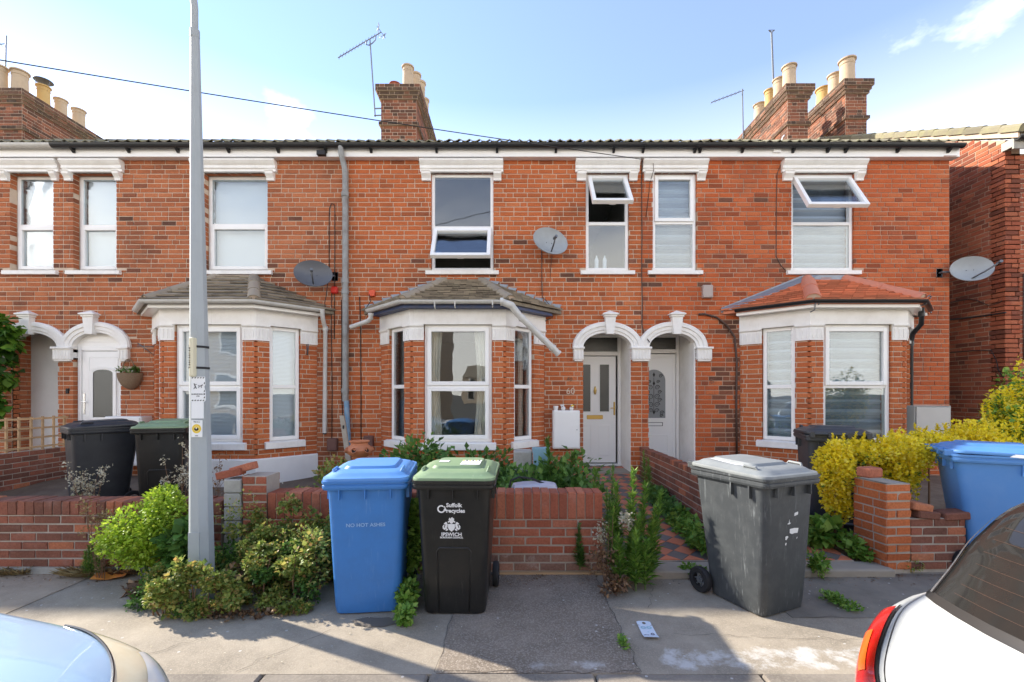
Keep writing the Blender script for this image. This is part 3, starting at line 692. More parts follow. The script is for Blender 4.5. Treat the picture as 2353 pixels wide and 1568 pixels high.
def hip_tiles(root, a, b, r0, n, mat, lift=0.0):
    a, b = Vector(a), Vector(b); t = (b - a).normalized(); side = t.cross(Vector((0, 0, 1))).normalized(); up = side.cross(t).normalized()
    L_ = (b - a).length / n
    for i in range(n):
        s0 = a + t * (L_ * i - (.02 if i else 0)); s1 = a + t * (L_ * (i + 1)); rr = r0 * (1.0 - .0 * i)
        m = MB(); K = 10; loops = []
        for (c, rad) in ((s0, rr * 1.04), (s1, rr * .93)):
            arc = [c + side * (math.cos(math.pi * q / K) * rad) + up * (math.sin(math.pi * q / K) * rad * .8 - .01 + lift) for q in range(K + 1)]
            arc += [c + side * (math.cos(math.pi * q / K) * (rad - .014)) + up * (math.sin(math.pi * q / K) * (rad - .014) * .8 - .01 + lift) for q in range(K, -1, -1)]
            loops.append(arc)
        m.loft(loops); m.build('hip_tile', mat, root, smooth=40)
        if i == 0: MB().prism([s0 + t * .012 + side * (math.cos(math.pi * q / K) * rr) + up * (math.sin(math.pi * q / K) * rr * .78 - .012 + lift) for q in range(K + 1)], t * .03).build('mortar_bed', M['mortar'], root)
HALF = lambda r, z, o, n=10: [(o + r * math.cos(math.pi + math.pi * i / n), z + r * math.sin(math.pi + math.pi * i / n)) for i in range(n + 1)] + [(o + (r - .006) * math.cos(-math.pi * i / n), z + (r - .006) * math.sin(-math.pi * i / n)) for i in range(n + 1)]

def bay(house, cx, a, b, dd, brick, mort, roof, glassblind, wall_mat_bays='brick_bay', zt_roof=3.36, seed=1, plinth=None, skip_roof=False):
    Yb = Y0 - dd; Ls = math.hypot(b - a, dd)
    FF = Fr((cx, Yb), (0, 1)); FL = Fr((cx - b, Y0), (dd, b - a)); FR = Fr((cx + a, Yb), (-dd, b - a))
    path = [(cx - b, Y0), (cx - a, Yb), (cx + a, Yb), (cx + b, Y0)]
    zw0, zw1, hwf = 0.83, 2.58, 0.496
    wl = (Ls - .63, Ls - .185); wr = (.185, .63)
    c = MB(); zg = 0.05
    core(c, FF, -a + .03, a - .03, zg, 2.6, [(-hwf, hwf, zw0, zw1)], 0.001, 0.11)
    core(c, FL, 0.0, Ls - .03, zg, 2.6, [(wl[0], wl[1], zw0, zw1)], 0.001, 0.11)
    core(c, FR, 0.03, Ls, zg, 2.6, [(wr[0], wr[1], zw0, zw1)], 0.001, 0.11)
    c.box(-a, a, 0.0, dd + .1, 2.60, 2.86, FF)
    bw = c.build('bay_wall', M[mort], house)
    zb = 0.08
    jx = .0025 + .00625
    lay(bw, FF, courses(-a - jx, a + jx, zb, 2.48, [(-hwf, hwf, zw0 - .09, 3)], seed=seed, pattern='flemish'), M[wall_mat_bays], most=110)
    lay(bw, FL, courses(0, Ls + jx, zb, 2.48, [(wl[0], wl[1], zw0 - .09, 3)], seed=seed + 1, pattern='flemish'), M[wall_mat_bays], most=95)
    lay(bw, FR, courses(-jx, Ls, zb, 2.48, [(wr[0], wr[1], zw0 - .09, 3)], seed=seed + 2, pattern='flemish'), M[wall_mat_bays], most=95)
    # white band and capitals
    e = MB(); e.sweep(path, [(-.09, 2.575), (.03, 2.575), (.03, 2.80), (-.09, 2.80)])
    e.build('bay_entablature', M['white'], house)
    cap = [(-.0, 2.345), (.022, 2.345), (.022, 2.53), (.045, 2.552), (.045, 2.574), (-.0, 2.574)]
    def capital(ptsuv):
        m = MB(); m.sweep([(q.x, q.y) for q in ptsuv], cap)
        for p, q in zip(ptsuv, ptsuv[1:]):
            L_ = (q - p).length; n = max(2, int(L_ / .055)); fr = Fr((p.x, p.y), (-(q - p).y, (q - p).x))
            for i in range(n):
                uu = L_ * (i + .5) / n; m.bbox(uu - .011, uu + .011, -.031, -.021, 2.375, 2.51, .003, fr)
        m.build('pier_capital', M['white'], house)
    capital([FL(0, 0, 0), FL(wl[0], 0, 0)]); capital([FL(wl[1], 0, 0), FF(-a, 0, 0), FF(-hwf, 0, 0)])
    capital([FF(hwf, 0, 0), FF(a, 0, 0), FR(wr[0], 0, 0)]); capital([FR(wr[1], 0, 0), FR(Ls, 0, 0)])
    for fr, (p, q), k in ((FF, (-hwf, hwf), 0), (FL, wl, 1), (FR, wr, 2)):
        window(house, fr, p + .004, q - .004, zw0 + .035, zw1 - .008, rev=.035, split=0.475, sash=(1, 1) if k == 0 and roof != 'd' else ((0, 1) if roof == 'd' and k == 0 else (0, 0)), blind=glassblind, gm='glass', fw=.055)
        m = MB(); m.ext([(.10, zw0 + .03), (.0, zw0 + .03), (-.06, zw0 + .012), (-.06, zw0 - .075), (-.045, zw0 - .08), (0.0, zw0 - .08)], p - .07, q + .06, fr); m.build('window_sill', M['white'], house)
    if plinth:
        m = MB(); m.sweep(path, [(-.05, zg), (.03, zg), (.03, plinth), (.012, plinth + .02), (-.05, plinth + .02)]); m.build('painted_plinth', M['render'], house)
    # roof
    ov = .20; b2 = b + ov * Ls / dd * 1.0; Ye = Yb - ov
    t_ = math.tan(math.atan2(dd, b - a) / 2); a2 = a + ov * t_
    ze, zt, tw2 = 2.885, zt_roof, .30
    P = [Vector((cx - b2, Y0 - .004, ze)), Vector((cx - a2, Ye, ze)), Vector((cx + a2, Ye, ze)), Vector((cx + b2, Y0 - .004, ze))]
    T = [Vector((cx - tw2, Y0 - .004, zt)), Vector((cx + tw2, Y0 - .004, zt))]
    dz = Vector((0, 0, -.05))
    d = MB(); d.add(P + T + [p + dz for p in P], [(0, 1, 4), (1, 2, 5, 4), (2, 3, 5), (0, 4, 5, 3), (6, 9, 8, 7), (0, 6, 7, 1), (1, 7, 8, 2), (2, 8, 9, 3), (3, 9, 6, 0)])
    rm = {'b': 'slate', 'c': 'slate', 'd': 'redtile'}[roof]
    rf = d.build('bay_roof', M['slate'] if roof != 'd' else M['redtile'], house)
    ex, tw = {'b': (.135, .255), 'c': (.105, .19), 'd': (.10, .168)}[roof]
    jit = .012 if roof == 'b' else .004
    tile_facet(rf, P[1], P[2], [T[1], T[0]], ex, tw, M[rm], thick=.026, seed=seed, jit=jit, wob=.008 if roof != 'd' else .002)
    tile_facet(rf, P[0], P[1], [T[0]], ex, tw, M[rm], thick=.026, seed=seed + 1, jit=jit, wob=.008 if roof != 'd' else .002)
    tile_facet(rf, P[2], P[3], [T[1]], ex, tw, M[rm], thick=.026, seed=seed + 2, jit=jit, wob=.008 if roof != 'd' else .002)
    hr = .105 if roof == 'd' else .085
    for p, t in ((P[1], T[0]), (P[2], T[1])):
        hip_tiles(rf, p + Vector((0, 0, .02)), t + Vector((0, 0, .02)), hr, 2 if roof == 'd' else 3, M['hipred'] if roof == 'd' else M['slate'])
    # fascia and soffit
    fm = {'b': 'upvc', 'c': 'blue_paint', 'd': 'upvc'}[roof]
    m = MB(); m.sweep(path, [(.02, 2.79), (.165, 2.79), (.165, ze - .02), (.145, ze - .02), (.145, 2.805), (.02, 2.805)]); m.build('bay_fascia', M[fm], house)
    return dict(P=P, T=T, Yb=Yb, Ye=Ye, a2=a2, b2=b2, ze=ze, zt=zt, FF=FF, FL=FL, FR=FR, path=path, rf=rf, ov=ov)

def chimney(house, X0, X1, Ya, Yb, ztop, zbase, pots, most=110, left_visible=True, rep='chimney'):
    c = MB(); e_of = lambda i: -.035 if i == 0 else .105 if i < 3 else .07 if i == 3 else .04 if i == 4 else .045 if i == 12 else .0
    n = int((ztop - zbase) / .075)
    for i in range(n):
        e = e_of(i); c.box(X0 - e, X1 + e, Ya - e, Yb + e, ztop - (i + 1) * .075, ztop - i * .075)
    st = c.build('chimney_stack', M['mortar'], house)
    groups = {}
    for i in range(n): groups.setdefault(e_of(i), []).append(i)
    per = max(12, int(most / max(1, n)))
    for e, idx in groups.items():
        rf, rs = [], []
        for i in idx:
            z0 = ztop - (i + 1) * .075
            rf += courses(X0 - e, X1 + e, z0, z0 + .0751, seed=i + 11, pattern='flemish', joint=.009)
            rs += courses(Ya - e, Yb + e, z0, z0 + .0751, seed=i + 51, pattern='garden', joint=.009)
        bm_ = M['brick_soot2'] if e > .03 or e < 0 else M['brick_stack']
        lay(st, Fr((0, Ya - e), (0, 1)), rf, bm_, most=min(len(rf), int(most * .45 * len(idx) / n) + 3), rest_name='stack_bricks')
        if left_visible:
            fr = Fr((X0 - e, 0), (1, 0)); rs2 = [(-b, -a, p, q) for a, b, p, q in rs]
        else:
            fr = Fr((X1 + e, 0), (-1, 0)); rs2 = rs
        lay(st, fr, rs2, bm_, most=min(len(rs2), int(most * .7 * len(idx) / n) + 4), rest_name='stack_bricks')
    for (px, py, r, h, mt, kind) in pots:
        m = MB(); zb = ztop - .02
        m.lathe((px, py, zb), [(r * 1.02, 0), (r * 1.0, h * .18), (r * .99, h * .2), (r * .93, h * .78), (r * 1.0, h * .80), (r * 1.0, h * .83), (r * .94, h * .84), (r * .95, h * .93), (r * 1.16, h * .95), (r * 1.16, h), (r * .92, h), (r * .86, h * .5)], 20, True)
        m.lathe((px, py, zb - .03), [(r * 1.5, 0), (r * 1.2, .06)], 12)
        m.build('chimney_pot', M[mt], st, smooth=35)
        if kind == 'cowl':
            q = MB(); q.lathe((px, py, zb + h + .13), [(r * 1.45, 0), (r * 1.4, .012), (r * .5, .045), (.01, .055)], 20)
            for an in (0, 120, 240): q.tube([(px + r * math.cos(R(an)), py + r * math.sin(R(an)), zb + h - .03), (px + r * 1.1 * math.cos(R(an)), py + r * 1.1 * math.sin(R(an)), zb + h + .135)], .008, 5)
            q.build('chimney_cowl', M['steel'], st)
    return st

EAVE_Y, EAVE_Z, PITCH, RIDGE_Y = 7.03, 5.455, 0.505, 11.75
def eave_roll(u): return 0.026 * max(0.0, math.cos(2 * math.pi * u / .153)) ** 1.4
_tile = {}
def roof_part(house, X0, X1, seed=1):
    r = random.Random(seed); rows = []; us = np.arange(X0, X1 + .001, (X1 - X0) / max(8, int((X1 - X0) / .03)))
    sl = math.hypot(1, PITCH); v = .30; k = 1
    ymax = RIDGE_Y
    while True:
        ya = EAVE_Y + .30 * k * .88; yb = min(EAVE_Y + .30 * (k + 1) * .88 + .01, ymax)
        if ya > ymax: break
        rows.append([Vector((x, ya, EAVE_Z + (ya - EAVE_Y) * PITCH + .018 + eave_roll(x))) for x in us])
        rows.append([Vector((x, yb, EAVE_Z + (yb - EAVE_Y) * PITCH + .0 + eave_roll(x))) for x in us]); k += 1
    rows.append([Vector((x, 16.3, EAVE_Z - .05)) for x in us])
    m = MB().grid(rows); rt = m.build('roof', M['rooftile'], house)
    # the row of tiles over the gutter, each its own piece
    n = int((X1 - X0) / .306); tw = (X1 - X0) / n
    key = 'tile'
    for i in range(n):
        x0 = X0 + i * tw; dz = r.uniform(-.006, .010); sk = r.uniform(-.008, .008)
        top0, top1, bot0, bot1 = [], [], [], []
        for q in range(13):
            t = q / 12; x = x0 + tw * t * .992; h = .030 * max(0.0, math.cos(2 * math.pi * (t * 2 - .5))) ** 1.2
            for lst, yy, lift in ((top0, EAVE_Y, .018), (top1, EAVE_Y + .32, .022), (bot0, EAVE_Y, .004), (bot1, EAVE_Y + .32, .008)):
                lst.append(Vector((x, yy + sk * (t - .5), EAVE_Z + (yy - EAVE_Y) * PITCH + h + lift + dz)))
        MB().grid([bot0, top0, top1, bot1]).build('roof_tile', M['rooftile'], rt, smooth=30)
    return rt

def eaves(house, X0, X1, gut='gutter_black', gx0=None, gx1=None, brackets=()):
    m = MB(); m.box(X0, X1, 7.145, 7.165, 5.292, 5.43); m.box(X0, X1, 7.165, Y0 + .02, 5.292, 5.304); m.build('fascia_board', M['upvc'], house)
    g = MB(); g.sweep([(gx0 if gx0 is not None else X0, 7.087), (gx1 if gx1 is not None else X1, 7.087)], HALF(.058, 5.452, 0)); g.build('gutter', M[gut], house, smooth=35)
    for x in brackets:
        b = MB(); b.add([Vector((x + s * .018, y, z)) for s in (-1, 1) for y, z in ((7.143, 5.43), (7.143, 5.345), (7.125, 5.345), (7.06, 5.40), (7.03, 5.43))],
                        [(0, 1, 2, 3, 4), (9, 8, 7, 6, 5), (0, 5, 6, 1), (1, 6, 7, 2), (2, 7, 8, 3), (3, 8, 9, 4), (4, 9, 5, 0)])
        b.build('gutter_bracket', M[gut], house)

def shell(house, X0, X1):
    m = MB()
    for z in (0.02, 2.86, 5.30): m.box(X0 + .06, X1 - .06, Y0 + .22, Y0 + 4.2, z, z + .06)
    m.box(X0 + .0, X0 + .06, Y0 + .2, 16.2, 0, 5.36); m.box(X1 - .06, X1, Y0 + .2, 16.2, 0, 5.36); m.box(X0, X1, Y0 + 4.2, Y0 + 4.3, 0, 5.36)
    m.build('rooms', M['room'], house)

# ------------------------------------------------------------------ the terrace
ZL, ZS = 5.09, 3.536             # underside of window hoods, top of upper sills
ZSP, RISE = 2.309, 0.234         # springing and rise of the door arches
def front(house, X0, X1, brick, mort, uppers, arches, bay_rect, seed, most=300, zg=0.05):
    holes = [(a, b, ZS, ZL) for a, b in uppers]
    for c, hw in arches: holes += arch_holes(c, hw, zg, ZSP, RISE + .03)
    bh = list(holes)
    for c, hw in arches: bh += arch_holes(c, hw + .08, ZSP - .12, ZSP, RISE + .10)[1:]
    if bay_rect: holes.append(bay_rect); bh.append(bay_rect)
    c = MB(); core(c, FAC, X0, X1, zg, 5.30, holes, 0.001, 0.22)
    wl = c.build('wall', M[mort], house)
    rs = courses(X0 + .001, X1 - .001, 0.125, 5.30, bh, seed=seed); r = random.Random(seed); clean, soot = [], []
    for q in rs:                 # rain-washed soot: below and beside the sills, and one old leak by the curved pipe
        u, z = (q[0] + q[1]) / 2, (q[2] + q[3]) / 2; pr = .003
        for a, b in uppers:
            if ZS - .28 < z < ZS + .16 and (a - .30 < u < a + .05 or b - .05 < u < b + .30): pr = .4
            if 3.7 < z < 4.7 and a - .5 < u < b + .5: pr = max(pr, .012)
        for c_, h_ in arches:
            if abs(u - c_) < h_ + .3 and ZSP + .2 < z < ZSP + .62: pr = max(pr, .10)
        if X0 > 1 and 3.25 < u < 3.62 and z < 2.75: pr = .62
        (soot if r.random() < pr else clean).append(q)
    lay(wl, FAC, clean, M[brick], most=most - 40)
    lay(wl, FAC, soot, M['brick_soot'], most=40, rest_name='sooted_bricks')
    return wl

hA = thing('terraced_house', 'brick terraced house with open white-arched porch behind the big ivy', 'house', (-9.6, Y0, 0.1), 'terraced houses in the row')
hB = thing('terraced_house', 'brownish brick terraced house with glazed white door, hanging basket and lichen-tiled bay', 'house', (-4.9, Y0, 0.1), 'terraced houses in the row')
hC = thing('terraced_house', 'orange brick terraced house marked 60 with a collapsed gutter on its bay', 'house', (-0.3, Y0, 0.1), 'terraced houses in the row')
hD = thing('terraced_house', 'red brick end terrace house with new red-tiled bay and arched patterned door glass', 'house', (4.5, Y0, 0.1), 'terraced houses in the row')
XA, XB, XC, XD, XE = -12.0, -7.16, -2.61, 2.07, 6.98
upA, upB, upC, upD = [(-8.003, -7.316)], [(-6.997, -6.309), (-4.906, -3.90)], [(-1.288, -.295), (1.177, 1.865)], [(2.246, 2.944), (4.455, 5.455)]
cA, hwA = -7.665, .425
cB, hwB = -6.62, .38
cC, hwC = 1.5175, .382
cD, hwD = 2.559, .375
front(hA, XA, XB, 'brick_b', 'mortar', upA, [(cA, hwA)], None, 3, most=200)
front(hB, XB, XC, 'brick_b', 'mortar', upB, [(cB, hwB)], (-4.41 - 1.30, -4.41 + 1.30, 0, 2.62), 4)
front(hC, XC, XD, 'brick_c', 'mortar', upC, [(cC, hwC)], (-.785 - 1.30, -.785 + 1.30, 0, 2.62), 5)
front(hD, XD, XE, 'brick_d', 'mortar_d', upD, [(cD, hwD)], (5.007 - 1.37, 5.007 + 1.37, 0, 2.62), 6)
for h, a, b in ((hA, XA, XB), (hB, XB, XC), (hC, XC, XD), (hD, XD, XE)): shell(h, a, b)
mb = MB(); mb.box(XE - .24, XE, Y0 + .22, 16.2, 0.0, 5.30)
mb.prism([Vector((XE - .2, EAVE_Y + .1, 5.30)), Vector((XE - .2, RIDGE_Y, EAVE_Z + (RIDGE_Y - EAVE_Y) * PITCH - .03)), Vector((XE - .2, 16.2, 5.30))], (.2, 0, 0)); mb.build('gable_wall', M['brick_d'], hD)

ws = dict(rev=.10)
window(hA, FAC, -8.003, -7.316, ZS, ZL - .004, rev=.10, split=.48, blind='venetian'); hood(hA, FAC, -8.003, -7.316, ZL, .14, .125); sill(hA, FAC, -8.003, -7.316, ZS)
window(hB, FAC, -6.997, -6.309, ZS, ZL - .004, rev=.105, split=.48, blind='roller'); hood(hB, FAC, -6.997, -6.309, ZL, .135, .13); sill(hB, FAC, -6.997, -6.309, ZS)
window(hB, FAC, -4.906, -3.90, ZS, ZL - .004, rev=.105, split=.49, blind='roller'); hood(hB, FAC, -4.906, -3.90, ZL); sill(hB, FAC, -4.906, -3.90, ZS)
window(hC, FAC, -1.288, -.295, ZS, ZL - .004, rev=.03, split=.445, sash=(0, 0), opened=0, ang=R(33)); hood(hC, FAC, -1.288, -.295, ZL); sill(hC, FAC, -1.288, -.295, ZS)
window(hC, FAC, 1.177, 1.865, ZS, ZL - .004, rev=.03, split=.49, sash=(0, 0), opened=1, ang=R(38)); hood(hC, FAC, 1.177, 1.865, ZL); sill(hC, FAC, 1.177, 1.865, ZS)
window(hD, FAC, 2.246, 2.944, ZS, ZL - .004, rev=.03, split=.50, sash=(0, 1), blind='zebra'); hood(hD, FAC, 2.246, 2.944, ZL); sill(hD, FAC, 2.246, 2.944, ZS)
window(hD, FAC, 4.455, 5.455, ZS, ZL - .004, rev=.03, split=.49, sash=(0, 0), opened=1, ang=R(33), blind='zebra'); hood(hD, FAC, 4.455, 5.455, ZL); sill(hD, FAC, 4.455, 5.455, ZS)

arch_trim(hA, FAC, cA, hwA, ZSP, RISE, [(-8.25, -8.09)], kx=fx(70))
arch_trim(hB, FAC, cB, hwB, ZSP, RISE, [(-7.28, -7.0), (-6.24, -6.087)], dd=-.003, kx=fx(215))
arch_trim(hC, FAC, cC, hwC, ZSP, RISE, [(.976, 1.135), (1.90, 2.198)], kx=fx(1400))
arch_trim(hD, FAC, cD, hwD, ZSP, RISE, [(2.934, 3.17)], dd=-.003, kx=fx(1552))

# ---- doors and porches
m = MB(); Yd = 7.90
def recess(house, u0, u1, zf, Yd, uo0, uo1, mat):
    m = MB()
    m.box(u0 - .05, u0, Y0 + .20, Yd + .06, zf - .1, 2.80); m.box(u1 - .008, u1 + .04, Y0 + .016, Yd + .06, zf - .1, ZSP + .1); m.box(u1 - .008, u1 + .04, Y0 + .21, Yd + .06, ZSP + .1, 2.80)
    m.box(u0, u1, Y0 + .21, Yd + .06, 2.70, 2.80); m.box(u0, u1, Yd + .02, Yd + .07, 2.58, 2.72)
    m.build('porch_lining', M[mat], house)
    MB().box(u0 - .05, u1 + .02, Y0 + .0, Yd + .06, 0.05, zf - .012).build('porch_floor', M['concrete'], house)
recess(hC, 1.0, 1.90, .33, 7.90, 1.135, 1.90, 'white')
recess(hD, 2.10, 2.918, .33, 7.90, 2.184, 2.934, 'white')
DF = Fr((0, 7.90), (0, 1))
def door_frame(house, u0, u1, z0, z1, zf, name='door'):
    f = MB(); w_ = .055
    f.bbox(u0, u0 + w_, 0, .08, z0, z1, .006, DF); f.bbox(u1 - w_, u1, 0, .08, z0, z1, .006, DF)
    f.bbox(u0 + w_, u1 - w_, .002, .08, zf, zf + .07, .006, DF); f.bbox(u0 + w_, u1 - w_, .002, .08, z1 - .05, z1, .006, DF)
    f.box(u0, u1, -.03, .08, z0 - .03, z0 + .012, DF)
    return f.build('door_frame', M['upvc'], house)
def panel(mb, fr, u0, u1, z0, z1, d, w_=.022, h=.009):
    ring(mb, fr, u0, u1, z0, z1, w_, d - h, d + .002, .004)
# door of 60: two tall glass strips, brass furniture
fC = door_frame(hC, 1.0, 1.893, .345, 2.60, 2.235)
MB().box(1.06, 1.835, .03, .04, 2.30, 2.55, DF).build('fanlight_pane', M['obscure'], fC)
d = MB(); d.bbox(1.085, 1.805, .012, .055, .375, 2.222, .006, DF)
for a, b in ((1.185, 1.38), (1.508, 1.703)): panel(d, DF, a, b, 1.245, 2.095, .012, .018)
for a, b in ((1.185, 1.38), (1.508, 1.703)): panel(d, DF, a, b, .50, 1.03, .012, .02, .006)
dC = d.build('door', M['door_white'], hC)
for a, b in ((1.203, 1.362), (1.526, 1.685)): MB().box(a, b, .006, .012, 1.263, 2.077, DF).build('pane', M['obscure'], dC)
MB().bbox(1.30, 1.58, .0, .013, 1.13, 1.20, .006, DF).build('letter_plate', M['brass'], dC)
h = MB(); h.bbox(1.763, 1.793, .002, .013, 1.20, 1.43, .006, DF); h.tube([DF(1.778, .005, 1.325), DF(1.778, -.045, 1.325), DF(1.70, -.05, 1.322)], .009, 7); h.build('handle', M['brass'], dC)
h = MB(); h.lathe(DF(1.444, .004, 1.63), [(.004, -.075), (.022, -.05), (.028, 0), (.018, .045), (.004, .075)], 10); h.build('knocker', M['brass'], dC)
# door of the end house: arched frosted light with scrollwork
fD = door_frame(hD, 2.10, 2.905, .345, 2.60, 2.275)
MB().box(2.155, 2.848, .03, .04, 2.34, 2.55, DF).build('fanlight_pane', M['obscure'], fD)
d = MB(); d.bbox(2.155, 2.845, .012, .055, .375, 2.262, .006, DF)
gc, gw, gz0, gz1 = 2.463, .20, 1.15, 1.80
arc = lambda w_, z0, z1, n=16: [(gc - w_, z0), (gc + w_, z0)] + [(gc + w_ * math.cos(math.pi * i / n), z1 + w_ * .95 * math.sin(math.pi * i / n)) for i in range(n + 1)]
o1, o2 = arc(gw + .03, gz0 - .03, gz1), arc(gw, gz0, gz1); n = len(o1)
d.add([DF(u, .0, z) for u, z in o1] + [DF(u, .0, z) for u, z in o2] + [DF(u, .014, z) for u, z in o1], [(i, (i + 1) % n, n + (i + 1) % n, n + i) for i in range(n)] + [(2 * n + i, 2 * n + (i + 1) % n, (i + 1) % n, i) for i in range(n)])
panel(d, DF, 2.27, 2.72, .55, .86, .012, .02, .008); panel(d, DF, 2.20, 2.80, .42, 2.2, .012, .012, .005)
dD = d.build('door', M['door_white'], hD)
MB().poly(o2, .004, .0115, DF).build('pane', M['obscure_grey'], dD)
sw = MB()
def curl(u, z, r, s, t0, turns=1.6):
    sw.tube([DF(u + s * r * (1 - q / 22 * .85) * math.cos(t0 + q / 22 * turns * 2 * math.pi), .001, z + r * (1 - q / 22 * .85) * math.sin(t0 + q / 22 * turns * 2 * math.pi)) for q in range(23)], [.006 - .0035 * q / 22 for q in range(23)], 5)
for s in (-1, 1):
    for (du, zz, rr) in ((.055, 1.52, .05), (.06, 1.68, .045), (.10, 1.60, .035), (.055, 1.38, .05), (.10, 1.46, .04), (.05, 1.28, .04), (.12, 1.88, .035), (.14, 1.24, .04), (.13, 1.19, .03), (.075, 1.78, .03)):
        curl(gc + s * du, zz, rr, s, 0 if s > 0 else 0)
for zz in (1.90, 1.75, 1.25): sw.poly([(gc, zz - .04), (gc + .022, zz), (gc, zz + .045), (gc - .022, zz)], -.003, .003, DF)
sw.tube([DF(gc, .001, z) for z in (1.22, 1.5, 1.85)], .004, 5)
sw.build('scrollwork', M['black'], dD)
h = MB(); ring(h, DF, 2.33, 2.62, 1.01, 1.075, .008, .002, .013, .002); h.build('letter_plate', M['black'], dD)
# flush door of the house with the basket
BF = Fr((0, Y0 + .06), (0, 1))
f = MB(); f.bbox(-6.992, -6.935, 0, .08, .30, 2.33, .006, BF); f.bbox(-6.305, -6.248, 0, .08, .30, 2.33, .006, BF); f.bbox(-6.935, -6.305, .002, .08, 2.26, 2.33, .006, BF)
f.poly([(cB - hwB - .01, 2.33), (cB + hwB + .01, 2.33)] + [(cB + (hwB + .01) * math.cos(math.pi * i / 16), 2.33 + (RISE + .02) * math.sin(math.pi * i / 16)) for i in range(1, 16)], .01, .05, BF)
f.bbox(cB - .36, cB + .36, .004, .02, 2.40, 2.415, .003, BF)
fB = f.build('door_frame', M['upvc'], hB)
d = MB(); d.bbox(-6.93, -6.31, .012, .055, .33, 2.255, .006, BF)
gx = -6.585; o2 = [(gx - .16, 1.19), (gx + .16, 1.19)] + [(gx + .16 * math.cos(math.pi * i / 10), 1.90 + .06 * math.sin(math.pi * i / 10)) for i in range(11)]
o1 = [(gx - .215, 1.13), (gx + .215, 1.13)] + [(gx + .215 * math.cos(math.pi * i / 10), 1.92 + .085 * math.sin(math.pi * i / 10)) for i in range(11)]; n = len(o1)
d.add([BF(u, -.006, z) for u, z in o1] + [BF(u, -.002, z) for u, z in o2] + [BF(u, .014, z) for u, z in o1], [(i, (i + 1) % n, n + (i + 1) % n, n + i) for i in range(n)] + [(2 * n + i, 2 * n + (i + 1) % n, (i + 1) % n, i) for i in range(n)])
panel(d, BF, gx - .24, gx + .24, .5, 2.16, .012, .015, .006)
dB = d.build('door', M['upvc'], hB)
MB().poly(o2, .004, .0115, BF).build('pane', M['obscure'], dB)
h = MB(); h.bbox(-6.907, -6.873, .0, .013, 1.24, 1.58, .006, BF); h.tube([BF(-6.89, .005, 1.44), BF(-6.89, -.04, 1.44), BF(-6.80, -.045, 1.44)], .009, 7); h.build('handle', M['chrome'], dB)
# open porch of the ivy house
m = MB(); m.box(-8.12, -7.2, 7.66, 7.70, .1, 2.8); m.box(-8.12, -7.2, Y0 + .2, 7.68, 2.72, 2.8); m.box(-7.24, -7.2, Y0 + .2, 7.68, .1, 2.75); m.build('porch_lining', M['render'], hA)
rv = Fr((-8.09, 0), (-1, 0))
lw = MB().box(-8.14, -8.096, Y0 + .11, 7.66, .1, 2.75).build('porch_side_wall', M['mortar'], hA)
lay(lw, rv, courses(Y0 + .11, 7.655, .125, 2.75, seed=9), M['brick_b'], depth=.03, most=60)

# ---- eaves, roofs, chimneys
br = lambda *xs: [sx(x, 148) for x in xs]
for h, a, b, s in ((hA, XA, XB, 1), (hB, XB, XC, 2), (hC, XC, XD, 3), (hD, XD, XE, 4)): roof_part(h, a, b, s)
eaves(hA, XA, XB, 'gutter_grey')
eaves(hB, XB, XC - .001, 'gutter_black', brackets=br(160, 288, 402, 520, 635, 745))
eaves(hC, XC + .001, XD - .001, 'gutter_black', brackets=br(850, 1002, 1142, 1278, 1412))
eaves(hD, XD + .001, XE + .05, 'gutter_black', gx1=7.03, brackets=br(1480, 1600, 1612, 1710, 1828, 1908, 1950, 2070, 2188))
chimney(hA, -12.07, -11.26, 10.46, 12.55, 8.62, 6.9, [(-11.62, 10.75, .155, .58, 'pot_buff', 0), (-11.95, 10.62, .14, .60, 'pot_buff', 0), (-11.55, 11.22, .13, .55, 'pot_yellow', 'cowl'), (-11.55, 11.65, .13, .50, 'pot_buff', 0), (-11.52, 12.1, .14, .52, 'pot_buff', 0)], left_visible=False)
chimney(hC, -3.01, -2.20, 10.46, 12.55, 8.71, 6.9, [(-2.45, 10.72, .125, .58, 'pot_buff', 0), (-2.76, 10.75, .12, .19, 'pot_red', 0), (-2.38, 11.25, .12, .78, 'pot_buff', 0), (-2.36, 11.75, .12, .92, 'pot_buff', 0), (-2.36, 12.25, .12, .80, 'pot_buff', 0)], left_visible=False)
chimney(hD, 6.335, 6.80, 10.46, 12.50, 8.72, 6.7, [(6.53, 10.72, .145, .58, 'pot_buff', 0), (6.53, 11.12, .135, .55, 'pot_buff', 0), (6.53, 11.52, .125, .55, 'pot_yellow', 0), (6.53, 12.0, .14, .50, 'pot_buff', 0)], left_visible=True)

bB = bay(hB, -4.41, .683, 1.30, .645, 'brick_bay', 'mortar', 'b', 'venetian', seed=31, zt_roof=3.42, plinth=.60)
bC = bay(hC, -.785, .685, 1.30, .645, 'brick_bay', 'mortar', 'c', 'curtains', seed=41)
bD = bay(hD, 5.007, .69, 1.37, .665, 'brick_bay', 'mortar', 'd', 'zebra', seed=51, zt_roof=3.38)

def gpath(b, off, keys=(0, 1, 2, 3)):
    p = b['path']; return [p[k] for k in keys]
# bay gutters
g = MB(); g.sweep(bB['path'], HALF(.05, 2.885, .225)); g.build('bay_gutter', M['gutter_grey'], hB, smooth=35)
g = MB(); g.sweep(bD['path'], HALF(.045, 2.885, .215)); g.build('bay_gutter', M['gutter_black'], hD, smooth=35)
